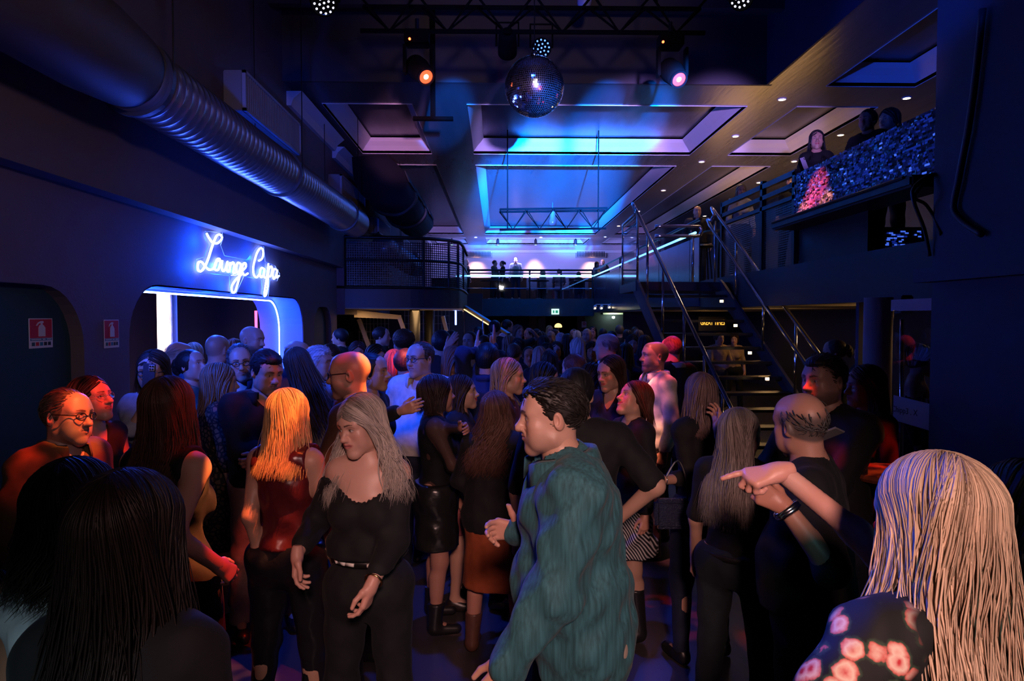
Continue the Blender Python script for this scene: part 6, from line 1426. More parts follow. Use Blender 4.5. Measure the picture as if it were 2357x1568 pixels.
# -- left group
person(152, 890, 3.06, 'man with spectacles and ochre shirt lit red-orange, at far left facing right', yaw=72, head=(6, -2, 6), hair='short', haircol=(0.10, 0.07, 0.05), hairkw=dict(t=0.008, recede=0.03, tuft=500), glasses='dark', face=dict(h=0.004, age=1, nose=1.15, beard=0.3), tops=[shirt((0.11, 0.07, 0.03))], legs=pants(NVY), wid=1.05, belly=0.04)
def specs(F): earring(F, 1, 0.03, 0.006, m_silver)
person(208, 864, 3.55, 'woman with spectacles looking up to the right behind the ochre shirted man', yaw=62, sex='f', head=(16, -14, 0), hair='bob', haircol=(0.03, 0.018, 0.015), hairkw=dict(L=0.10, n=120, az=112), glasses='steel', face=dict(h=0.004, nose=1.2), tops=[dict(kind='dress', neck='v', sleeve=0.0, col=BLK, skirt=0.5)], extra=specs)
person(388, 866, 2.62, 'woman with long brown hair and bare arm lit orange, seen from behind', yaw=160, sex='f', head=(14, -4, 0), hair='long', haircol=(0.075, 0.03, 0.018), hairkw=dict(L=0.30, n=1000, r=0.0025, wave=0.006, t=0.014, az=135, fwd=105, vol=1.1), face=dict(h=0.004), tops=[dict(kind='dress', neck='strap', sleeve=0.0, col=BLK, skirt=0.55)], wid=1.04, res=0.010,
       arms={'R': dict(px=(500, 1300, 2.5), pole=(-0.1, 1, -0.1))})
def sl(F): bracelet(F, 'R', 0.9, 0.033, 0.003)
person(612, 803, 4.2, 'dark-haired man in a black shirt and beige trousers with folded arms, looking down right', yaw=28, head=(20, 14, 0), hair='short', haircol=BLK, hairkw=dict(t=0.010, top=0.008, tuft=120), face=dict(h=0.004, nose=1.15, beard=0.15, age=1), tops=[shirt(BLK)], legs=pants((0.34, 0.22, 0.17), loose=0.03), wid=1.1,
       arms={'L': dict(to=(-0.05, -0.24, 1.12), pole=(0.8, 0.1, -0.6), hand='half', palm=(0, 1, 0)), 'R': dict(to=(0.07, -0.21, 1.16), pole=(-0.8, 0.1, -0.6), hand='half', palm=(0, 1, 0))})
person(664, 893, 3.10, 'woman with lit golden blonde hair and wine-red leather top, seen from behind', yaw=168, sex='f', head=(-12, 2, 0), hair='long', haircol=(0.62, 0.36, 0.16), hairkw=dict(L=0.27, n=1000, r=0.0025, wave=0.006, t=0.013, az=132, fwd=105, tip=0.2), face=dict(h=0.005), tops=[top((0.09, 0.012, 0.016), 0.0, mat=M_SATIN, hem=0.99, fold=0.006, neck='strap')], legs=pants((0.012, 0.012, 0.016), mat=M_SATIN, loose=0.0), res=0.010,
       arms={'L': dict(px=(602, 1290, 3.05), pole=(0.05, 1, -0.1))}, extra=lambda F: bracelet(F, 'L', 0.9, 0.033, 0.003, m_gold))
person(505, 835, 4.45, 'woman with reddish-blonde hair and a leopard print dress, back turned', yaw=125, sex='f', head=(-8, 2, 0), hair='long', haircol=(0.22, 0.13, 0.08), hairkw=dict(L=0.22, n=300, r=0.005, az=130), face=dict(h=0.005), tops=[dict(kind='dress', neck='crew', sleeve=0.6, mat=M_LEO, skirt=0.5)])
person(688, 800, 4.65, 'woman bending left with very long brown hair swept over her grey top', yaw=-150, sex='f', head=(-10, 14, 18), lean=(4, 10), hair='long', haircol=(0.05, 0.024, 0.018), hairkw=dict(L=0.50, n=420, r=0.0048, az=140, fwd=90, blow=(-0.35, 0.25), t=0.016), face=dict(h=0.006), tops=[top((0.26, 0.24, 0.25), 0.9, loose=0.01)], legs=jeans())
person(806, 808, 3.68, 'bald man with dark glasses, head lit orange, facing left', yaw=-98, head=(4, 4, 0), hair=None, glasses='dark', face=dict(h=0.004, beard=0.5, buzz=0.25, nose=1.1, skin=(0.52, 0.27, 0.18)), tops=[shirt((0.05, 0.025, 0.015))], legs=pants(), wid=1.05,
       arms={'L': dict(to=(0.12, -0.3, 1.12), pole=(0.5, 0.5, -0.5))})
person(856, 810, 4.42, 'dark-haired woman with a hoop earring in profile behind the bald man', yaw=72, sex='f', head=(8, -2, 0), hair='updo', haircol=BLK, face=dict(h=0.005, nose=1.1), tops=[top(BLK, 0.9)], legs=pants(), extra=lambda F: earring(F, -1, 0.03, 0.022, m_silver), arms={'R': dict(px=(925, 945, 3.95), pole=(-0.3, 0.5, -0.6), hand='relax')})
person(733, 796, 5.4, 'grey-haired man facing right beside the swept long brown hair', yaw=70, head=(8, 0, 0), hair='short', haircol=(0.42, 0.42, 0.45), hairkw=dict(t=0.012, top=0.008, tuft=500), face=dict(h=0.006, age=1), tops=[shirt((0.20, 0.22, 0.30))], legs=pants(NVY))
person(552, 788, 4.9, 'man with spectacles and grey hair looking at the camera, lit blue', yaw=10, head=(14, 4, -6), hair='short', haircol=(0.09, 0.09, 0.10), hairkw=dict(t=0.010, recede=0.025, tuft=400), glasses='dark', face=dict(h=0.005, age=1), tops=[shirt(NVY)], legs=pants(NVY))
person(579, 751, 6.35, 'tall bald bearded man in profile facing right by the lounge entrance', yaw=66, head=(10, 4, 0), hair=None, face=dict(h=0.006, beard=0.85, skin=(0.48, 0.30, 0.24)), tops=[tee(NVY)], legs=jeans(), wid=1.05)
person(499, 770, 5.65, 'broad bald man from behind in a plain blue-grey shirt', yaw=172, hair=None, face=dict(h=0.006, buzz=0.35), tops=[shirt((0.13, 0.16, 0.24))], legs=jeans(), wid=1.22, belly=0.03)
person(440, 802, 5.15, 'woman with a dark ponytail looking up to the right', yaw=75, sex='f', head=(0, -12, 0), hair='updo', haircol=(0.02, 0.012, 0.01), face=dict(h=0.006), tops=[top((0.16, 0.14, 0.10), 0.5)], legs=jeans())
person(412, 787, 6.15, 'elderly balding man bending his head beside the white lit column', yaw=100, head=(20, 10, 8), hair='horseshoe', haircol=(0.25, 0.24, 0.24), hairkw=dict(t=0.006), face=dict(h=0.006, age=1), tops=[shirt((0.30, 0.30, 0.34))], legs=pants())
def phone(F, n_='R', fwd=0.02):
    W, dr, Mh, sc = F.Hm[n_]; c = W+dr*0.09
    return c
def held_phone(p, label, rot=(0, 0, 0), face_col=(0.02, 0.02, 0.025), cams=True):
    t = thing('mobile_phone', p, label, 'phone'); M = Euler([math.radians(a) for a in rot]).to_matrix()
    def q(v): return Vector(p)+M @ Vector(v)
    MB().cbox(p, (0.072, 0.008, 0.148), M).build('case', mat('phone_case_%.2f' % face_col[0], face_col, 0.3), t, bevel=0.003)
    if cams:
        b = MB().cbox(q((0.016, -0.006, 0.05)), (0.032, 0.004, 0.034), M).build('camera_block', mat('phone_block', (0.5, 0.5, 0.55), 0.3), t, bevel=0.0015)
        for dx, dz in ((0.009, 0.058), (0.024, 0.058), (0.009, 0.042), (0.024, 0.042)): MB().lathe([(0.001, 0.0), (0.0055, 0.0), (0.0055, 0.003), (0.001, 0.003)], q((dx, -0.0085, dz)), 10, M @ Matrix.Rotation(math.radians(90), 3, 'X')).build('camera_lens', m_black, t)
    return t
person(352, 805, 4.15, 'woman holding a phone up to her face, lit blue at the lounge entrance', yaw=14, sex='f', head=(-6, 4, 0), hair='wavy', haircol=(0.03, 0.02, 0.02), hairkw=dict(L=0.2, n=300, r=0.005), glasses='dark', face=dict(h=0.005), tops=[top((0.35, 0.36, 0.42), 0.5)], legs=jeans(), arms={'R': dict(px=(350, 902, 4.02), pole=(-0.6, 0.2, -0.8), hand='half', wdir=(0.1, -0.1, 1), wpalm=(0.1, 0.95, 0.1)), 'L': dict(to=(0.1, -0.3, 1.2), pole=(0.6, 0.2, -0.8))})
held_phone(at_d(343, 866, 4.0), 'phone with a square camera block held up at the lounge entrance', (0, 4, 0), (0.06, 0.07, 0.10))
person(684, 784, 5.9, 'balding man facing right, only his lit face and forehead showing', yaw=62, head=(10, 4, 0), hair='horseshoe', haircol=BRN, hairkw=dict(t=0.006), face=dict(h=0.006, beard=0.3), tops=[shirt(NVY)], legs=pants())
person(541, 779, 7.0, 'person of whom only ginger hair shows between two bald men', yaw=170, sex='f', hair='bob', haircol=(0.25, 0.08, 0.03), hairkw=dict(L=0.1, n=90), tops=[top(NVY, 0.8)], legs=jeans(), res=0.018, hres=0.008)
person(447, 788, 7.2, 'person with fair hair mostly hidden inside the lounge entrance', yaw=175, sex='f', hair='bob', haircol=(0.3, 0.2, 0.1), hairkw=dict(L=0.1, n=90), tops=[top(NVY, 0.8)], legs=jeans(), res=0.018, hres=0.008)
# -- middle group
person(968, 783, 5.05, 'man with glasses and an open white shirt looking left at the camera', yaw=-20, head=(-18, 0, 0), hair='short', haircol=(0.06, 0.045, 0.035), hairkw=dict(t=0.006, recede=0.01, tuft=300), glasses='dark', face=dict(h=0.004, jaw=1.1, skin=(0.50, 0.31, 0.25)), tops=[shirt((0.60, 0.58, 0.55), g=0.016)], legs=jeans(), wid=1.18, belly=0.05)
person(926, 764, 7.9, 'person with a big round afro seen from behind', yaw=-140, hair='afro', haircol=(0.05, 0.025, 0.012), face=dict(h=0.007, skin=(0.22, 0.11, 0.07)), tops=[shirt(NVY)], legs=jeans(), skin=(0.22, 0.11, 0.07))
person(936, 800, 5.5, 'man in a navy jacket standing behind the sequined woman', yaw=150, hair='short', haircol=BRN, face=dict(h=0.007), tops=[dict(kind='shirt', name='jacket', sleeve=1, neck='crew', col=(0.018, 0.022, 0.04), g=0.022)], legs=jeans(), wid=1.1)
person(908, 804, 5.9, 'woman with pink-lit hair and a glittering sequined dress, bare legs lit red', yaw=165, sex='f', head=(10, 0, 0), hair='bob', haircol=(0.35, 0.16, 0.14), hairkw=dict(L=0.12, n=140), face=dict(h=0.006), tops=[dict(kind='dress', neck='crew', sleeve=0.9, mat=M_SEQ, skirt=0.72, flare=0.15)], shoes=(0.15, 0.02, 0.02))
person(1048, 796, 5.75, 'fair-haired smiling woman in black facing right beside the raised hands', yaw=58, sex='f', head=(4, 0, 0), hair='long', haircol=(0.16, 0.10, 0.08), hairkw=dict(L=0.22, n=150), face=dict(h=0.006, smile=0.7), tops=[top(BLK, 0.9)], legs=pants())
person(1015, 762, 7.4, 'dark-haired person raising one pale hand high above the crowd', yaw=-160, hair='short', haircol=BLK, face=dict(h=0.007), tops=[tee((0.03, 0.03, 0.04), 0.3)], legs=jeans(), hairkw=dict(t=0.03), arms={'R': dict(px=(1022, 790, 6.7), pole=(-0.5, 0.2, -1), hand='open', wdir=(0.55, 0, 0.8), wpalm=(0.6, 0.6, 0))})
person(1122, 788, 5.35, 'dark-haired person in blue long sleeves with both arms raised clapping', yaw=165, head=(0, -4, 0), hair='short', haircol=BLK, hairkw=dict(t=0.02), face=dict(h=0.007), tops=[shirt((0.015, 0.022, 0.06))], legs=jeans(), arms={'L': dict(px=(1097, 812, 5.5), epx=(1062, 872, 5.3), hand='open', wdir=(0.05, 0, 1), wpalm=(1, 0.2, 0)), 'R': dict(px=(1134, 800, 5.5), epx=(1130, 890, 5.3), hand='open', wdir=(0.1, 0, 1), wpalm=(-1, 0.2, 0))}, extra=lambda F: bracelet(F, 'L', 0.85, 0.04, 0.004, m_silver))
def sheer(F):
    earring(F, 1, 0.03, 0.007, m_silver); necklace(F, 0.066, 0.0, 0.02, m_silver)
person(1006, 861, 4.25, 'woman with a dark bob, sheer black blouse and short leather skirt, facing right', yaw=100, sex='f', head=(18, -4, 0), hair='bob', haircol=(0.025, 0.012, 0.010), hairkw=dict(L=0.13, n=420, r=0.0045, t=0.014, az=125, back=0.012), face=dict(h=0.005), tops=[dict(kind='shirt', name='blouse', sleeve=0.95, mat=M_SHEER, neck='crew', col=BLK, g=0.012), dict(kind='shirt', name='camisole', sleeve=0, neck='strap', col=BLK, g=0.006, hem=0.95)], legs=dict(kind='skirt', name='leather_skirt', col=(0.012, 0.012, 0.012), mat=M_SATIN, hem=0.58, flare=0.15, boots=0.35), skin=(0.40, 0.2, 0.15),
       arms={'L': dict(px=(1062, 985, 3.95), pole=(0.3, 0.3, -1), hand='relax'), 'R': dict(to=(-0.1, -0.32, 1.15), pole=(-0.4, 0.3, -1))}, extra=sheer)
person(1062, 861, 4.6, 'laughing long-haired woman in profile beside the dark bobbed woman, pink skirt', yaw=84, sex='f', head=(6, -6, 0), hair='long', haircol=(0.03, 0.015, 0.012), hairkw=dict(L=0.3, n=320, r=0.005), face=dict(h=0.005, smile=1, lips=(0.5, 0.03, 0.04)), tops=[top(BLK, 0.9)], legs=dict(kind='skirt', col=(0.36, 0.10, 0.11), top=0.97, hem=0.58, flare=0.15), shoes=(0.02, 0.015, 0.015))
person(1142, 900, 3.92, 'woman with long curly brown hair, black jumper and rust skirt, seen from behind', yaw=170, sex='f', head=(-14, 0, 0), hair='curly', haircol=(0.10, 0.045, 0.032), hairkw=dict(L=0.36, n=800, r=0.003, wave=0.018, az=125, fwd=95, t=0.016, blow=(0.12, 0)), face=dict(h=0.005), tops=[dict(kind='shirt', name='jumper', sleeve=0.95, col=BLK, neck='crew', loose=0.012, g=0.02, hem=0.84)], legs=dict(kind='skirt', col=(0.30, 0.07, 0.025), top=0.9, hem=0.46, flare=0.15, boots=0.45), shoes=(0.10, 0.045, 0.03), wid=1.08, skin=(0.46, 0.22, 0.16),
       arms={'R': dict(to=(-0.2, -0.25, 1.05)), 'L': dict(to=(0.2, -0.25, 1.05))})
person(1170, 823, 4.6, 'woman with wavy fair hair in profile facing right, cheek lit red', yaw=75, sex='f', head=(10, 0, 0), hair='wavy', haircol=(0.28, 0.2, 0.15), hairkw=dict(L=0.22, n=320, r=0.0048, az=105, fwd=30), face=dict(h=0.005), tops=[top((0.03, 0.015, 0.02), 0.9)], legs=pants(), extra=lambda F: earring(F, -1, 0.02, 0.006))
person(1254, 833, 5.15, 'dark-haired woman with glasses of whom one cheek shows above the teal shirted man', yaw=120, sex='f', head=(-30, 4, 0), hair='long', haircol=BLK, hairkw=dict(L=0.2, n=150), glasses='steel', face=dict(h=0.006), tops=[top(BLK, 0.9)], legs=pants())
person(1326, 843, 3.3, 'man in a black t-shirt with a bare arm, mostly behind the teal shirted man', yaw=172, hair='short', haircol=BLK, hairkw=dict(t=0.014), face=dict(h=0.006), tops=[tee(BLK, 0.45, loose=0.01)], legs=jeans(), wid=1.18, arms={'R': dict(px=(1428, 1190, 3.2), pole=(-0.6, 0.4, -0.3), hand='half')})
person(1320, 812, 5.8, 'man with short reddish hair and a leaf-print shirt, seen from behind', yaw=-165, head=(15, 0, 0), hair='short', haircol=(0.12, 0.045, 0.025), hairkw=dict(t=0.010, tuft=500), face=dict(h=0.006), tops=[shirt((1, 1, 1), mat=M_BOTAN)], legs=jeans(), wid=1.1)
person(1368, 838, 5.25, 'woman with a curly dark bob facing right, cheek lit red', yaw=60, sex='f', head=(10, 6, 0), hair='bob', haircol=(0.014, 0.008, 0.006), hairkw=dict(L=0.08, n=140, wave=0.016, t=0.022), face=dict(h=0.006), tops=[top(NVY, 0.9)], legs=pants())
person(1398, 767, 6.5, 'bald man in a pink-lit white shirt facing left', yaw=-102, head=(-4, 0, 0), hair='horseshoe', haircol=(0.09, 0.08, 0.08), hairkw=dict(t=0.005), face=dict(h=0.005, nose=1.25, age=1), tops=[shirt((0.62, 0.58, 0.58))], legs=pants(), wid=1.12, belly=0.03)
person(1407, 817, 4.75, 'woman with sleek dark hair and earrings looking left, face half blue half red', yaw=-38, sex='f', head=(-16, 6, 0), hair='long', haircol=(0.03, 0.014, 0.012), hairkw=dict(L=0.28, n=420, r=0.0045, az=116, t=0.012, fwd=60, line=[(-0.13, 0.098), (-0.09, 0.09), (-0.066, 0.068), (-0.05, 0.035), (-0.03, -0.005), (0.0, -0.02), (0.04, -0.085), (0.13, -0.1)]), face=dict(h=0.004, jaw=0.92), tops=[top((0.02, 0.016, 0.03), 0.9, neck='v')], legs=pants(), extra=lambda F: earring(F, 1, 0.02, 0.007, m_silver))
person(1461, 874, 4.15, 'laughing woman with her head thrown back, black cardigan and striped skirt', yaw=-66, sex='f', head=(-8, -24, -8), lean=(-6, 0), hair='bob', haircol=(0.07, 0.022, 0.014), hairkw=dict(L=0.16, n=380, r=0.0045, t=0.014, blow=(0.0, 0.3)), face=dict(h=0.004, smile=1.0), tops=[dict(kind='shirt', name='cardigan', sleeve=0.95, neck='v', col=BLK, loose=0.01, hem=0.90)], legs=dict(kind='skirt', name='striped_skirt', mat=M_STRIPE, top=0.94, hem=0.60, flare=0.2, fold=0.012, boots=0.7), extra=lambda F: necklace(F, 0.066, 0.0, 0.03, m_silver))
person(1508, 786, 5.55, 'shaven-headed bearded man in a white shirt brightly lit red, facing left', yaw=-80, head=(-2, -4, 0), hair=None, face=dict(h=0.004, buzz=0.75, beard=0.65, skin=(0.56, 0.32, 0.25)), tops=[shirt((0.68, 0.62, 0.62), hem=0.9)], legs=pants((0.07, 0.045, 0.05), loose=0.02), wid=1.06, belly=0.02, walk=0.4, extra=lambda F: belt(F, 0.99, BLK, 0.19, 0.145, False))
person(1546, 771, 6.35, 'man with short ginger hair and dark jacket turned away, head lit red', yaw=-150, head=(-10, 2, 0), hair='short', haircol=(0.16, 0.07, 0.04), hairkw=dict(t=0.009, side=0.6), face=dict(h=0.006), tops=[dict(kind='shirt', name='jacket', sleeve=1, col=BLK, neck='collar', g=0.02, ccol=(0.4, 0.38, 0.4))], legs=pants(), wid=1.08)
def bag(F): bracelet(F, 'L', 0.93, 0.03, 0.0035, m_silver)
person(1612, 857, 3.85, 'woman with long fair hair turned away in black top, one pale forearm held out left', yaw=-160, sex='f', head=(-14, 0, 0), hair='long', haircol=(0.20, 0.13, 0.12), hairkw=dict(L=0.24, n=480, r=0.0042, az=140, fwd=105, t=0.014, wave=0.006), face=dict(h=0.006), tops=[top(BLK, 0.72, hem=0.9)], legs=jeans((0.012, 0.018, 0.04), loose=0.0), arms={'L': dict(px=(1522, 1106, 3.6), epx=(1596, 1090, 3.75), hand='half', wdir=(-0.95, -0.1, -0.25), wpalm=(0, 0.1, 1)), 'R': dict(px=(1652, 985, 3.6), pole=(-0.5, -0.3, -1), hand='relax', wdir=(0.1, 0.5, 0.8))}, extra=bag)
hb = thing('handbag', at_d(1550, 1170, 3.62), 'small dark glittering handbag hanging at the fair-haired woman\'s hip', 'bag')
b = MB().cbox(at_d(1548, 1182, 3.60), (0.20, 0.07, 0.16)); b.build('bag_body', mat('bag_gloss', (0.015, 0.02, 0.05), 0.12, bump=0.8, bscale=90), hb, bevel=0.02)
MB().tube(smooth_path([at_d(1515, 1150, 3.6), at_d(1530, 1105, 3.6), at_d(1560, 1060, 3.62), at_d(1580, 1105, 3.6), at_d(1582, 1150, 3.6)], 4), 0.006, 6).build('strap', m_blackm, hb)
def jn(F): earring(F, -1, 0.012, 0.004, m_silver)
person(1704, 938, 3.12, 'woman with long ash-blonde hair, black t-shirt and jeans, turned away to the right', yaw=138, sex='f', head=(-20, 2, 0), hair='long', haircol=(0.20, 0.17, 0.155), hairkw=dict(L=0.42, n=1100, r=0.0024, az=102, fwd=115, t=0.013, wave=0.004, blow=(-0.05, 0.02), line=[(-0.13, 0.098), (-0.09, 0.09), (-0.066, 0.068), (-0.05, 0.04), (-0.03, 0.005), (0.0, -0.01), (0.03, -0.06), (0.13, -0.1)]), face=dict(h=0.004), tops=[tee(BLK, 0.45, hem=0.96)], legs=jeans((0.016, 0.024, 0.03)), wid=1.14, res=0.010, extra=lambda F: (jn(F), belt(F, 0.985, (0.02, 0.02, 0.02), 0.2, 0.145, False)))
bk = bpy.data.objects['person']
def silver(F): bracelet(F, 'L', 0.96, 0.042, 0.010, m_silver, 2)
person(1846, 903, 2.52, 'balding grey-haired man in a black shirt holding up a braceleted arm, back turned', yaw=-118, head=(-46, 4, 4), hair='horseshoe', haircol=(0.075, 0.07, 0.07), hairkw=dict(t=0.004, h=0.0045, tuft=700), face=dict(h=0.004, skin=(0.48, 0.25, 0.18), age=1, nose=1.1), skin=(0.44, 0.22, 0.155), tops=[tee(BLK, 0.5, loose=0.012)], legs=jeans(NVY), wid=1.22, belly=0.03, res=0.010, arms={'L': dict(px=(1806, 1166, 2.2), epx=(1962, 1240, 2.3), hand='half', wdir=(-0.85, 0.1, 0.5), wpalm=(0.3, 0.9, -0.1))}, extra=silver)
person(1900, 811, 3.3, 'man with cropped hair and moustache in a black t-shirt facing left, chin lit red', yaw=-66, head=(-4, 0, 0), hair='short', haircol=(0.02, 0.014, 0.012), hairkw=dict(t=0.006, side=0.35, top=0.006, tuft=300), face=dict(h=0.004, buzz=0.7, beard=0.7, jaw=1.12, skin=(0.46, 0.27, 0.22)), tops=[dict(kind='shirt', name='t_shirt', sleeve=0.9, neck='crew', col=(0.012, 0.010, 0.012), loose=0.008)], legs=jeans(), wid=1.15, arms={'L': dict(to=(0.1, -0.38, 1.1), pole=(0.6, 0.3, -1), hand='half'), 'R': dict(to=(-0.1, -0.38, 1.12), pole=(-0.6, 0.3, -1), hand='half')})
held_phone(at_d(1898, 1003, 2.85), 'pale phone held by the cropped-haired man', (60, 20, 30), (0.3, 0.28, 0.3), False)
tag(MB().cbox(at_d(1940, 1040, 3.28), (0.19, 0.13, 0.012), Euler((0.5, 0.2, 0.3)).to_matrix()).build('menu_card', mat('menu_paper', (0.4, 0.3, 0.26), 0.5)), 'menu card tilted over the red lit table', 'menu')
person(1992, 839, 3.85, 'woman with long reddish hair facing left behind the man in the black t-shirt', yaw=-84, sex='f', head=(-4, 0, 0), hair='long', haircol=(0.09, 0.035, 0.022), hairkw=dict(L=0.32, n=400, r=0.0048, wave=0.008), face=dict(h=0.005), tops=[top((0.05, 0.012, 0.010), 0.9)], legs=pants())
person(2118, 794, 5.45, 'woman in a black cold-shoulder top seen through the glass door', yaw=52, sex='f', head=(14, 0, 0), hair='bob', haircol=(0.02, 0.012, 0.01), hairkw=dict(L=0.06, n=150, wave=0.014, t=0.02), face=dict(h=0.006), tops=[top(BLK, 0.8, neck='off', drop=0.12)], legs=pants())
person(1921, 780, 6.6, 'dim person with hair tied back at the foot of the stairs', yaw=-120, sex='f', hair='updo', haircol=BRN, face=dict(h=0.007), tops=[top(BLK, 0.9)], legs=pants())
person(1992, 786, 7.2, 'dim person facing left, half hidden by the mauve column', yaw=-80, face=dict(h=0.007), hair='short', haircol=BLK, tops=[tee(BLK)], legs=pants())
# ---------------------------------------------------------------- the crowd towards the back and the people upstairs: kinds built once, then copied piece by piece
KINDS = {}
def clone(o, parent):
    c = o.copy(); COL.objects.link(c); c.parent = parent
    for ch in o.children: clone(ch, c)
    return c
def crowd(kind, px, py, d, yaw, label, hc=None, cc=None, lc=None, z0=0.0, group=None):
    KW = dict(
      man=dict(hair='short', tops=[shirt((0.3, 0.3, 0.32))], legs=pants(NVY)),
      bald=dict(hair=None, face=dict(h=0.008, buzz=0.4, beard=0.3), tops=[shirt((0.3, 0.3, 0.32))], legs=pants(NVY), wid=1.1),
      tee=dict(hair='short', hairkw=dict(t=0.02), tops=[tee(BLK)], legs=jeans(), wid=1.05, arms={'L': dict(to=(0.16, -0.3, 1.15)), 'R': dict(to=(-0.16, -0.3, 1.1))}),
      long=dict(sex='f', hair='long', hairkw=dict(n=90, r=0.011, L=0.28), tops=[top(BLK, 0.9)], legs=pants()),
      bare=dict(sex='f', hair='long', hairkw=dict(n=90, r=0.011, L=0.2), tops=[top(BLK, 0)], legs=jeans()),
      bob=dict(sex='f', hair='bob', hairkw=dict(n=80, r=0.011, L=0.08, t=0.018), tops=[top(BLK, 0.6)], legs=pants()),
      updo=dict(sex='f', hair='updo', tops=[top(BLK, 0.6)], legs=pants()),
      arms=dict(sex='f', hair='wavy', hairkw=dict(n=90, r=0.011, L=0.2), tops=[top(BLK, 0.3)], legs=pants(), arms={'L': dict(to=(0.22, -0.16, 1.62), pole=(1, 0, 0.2), hand='relax', dir=(-0.6, 0, 0.5)), 'R': dict(to=(-0.22, -0.25, 1.2))}))[kind]
    if kind not in KINDS:
        k = dict(KW); fa = dict(h=0.008); fa.update(k.pop('face', {})); F = person(px, py, d, label, yaw=yaw, res=0.018, hres=0.008, face=fa, z0=z0, group=group, **k)
        F.H = at_d(px, py, d).z-z0; KINDS[kind] = F; r = F.root
    else:
        F = KINDS[kind]; t = at_d(px, py, d); r = clone(F.root, None); k = (t.z-z0)/F.H
        r.scale = (k, k, k); off = rotm(yaw) @ (np.array((F.hcen[0], F.hcen[1], 0))*k)
        r.location = (t.x-off[0], d-off[1], z0); r.rotation_euler = (0, 0, math.radians(yaw)); r['label'] = label
        if group: r['group'] = group
    for ch in r.children:
        n_ = ch.name.split('.')[0]
        if n_ == 'hair' and hc: ch.color = (*hc, 1)
        elif n_ in ('shirt', 't_shirt', 'top', 'jacket') and cc:
            ch.color = (*cc, 1)
            for q in ch.children: q.color = (*cc, 1)
        elif n_ in ('trousers', 'jeans') and lc: ch.color = (*lc, 1)
    return r
W_, D_, N_ = (0.6, 0.6, 0.62), BLK, NVY
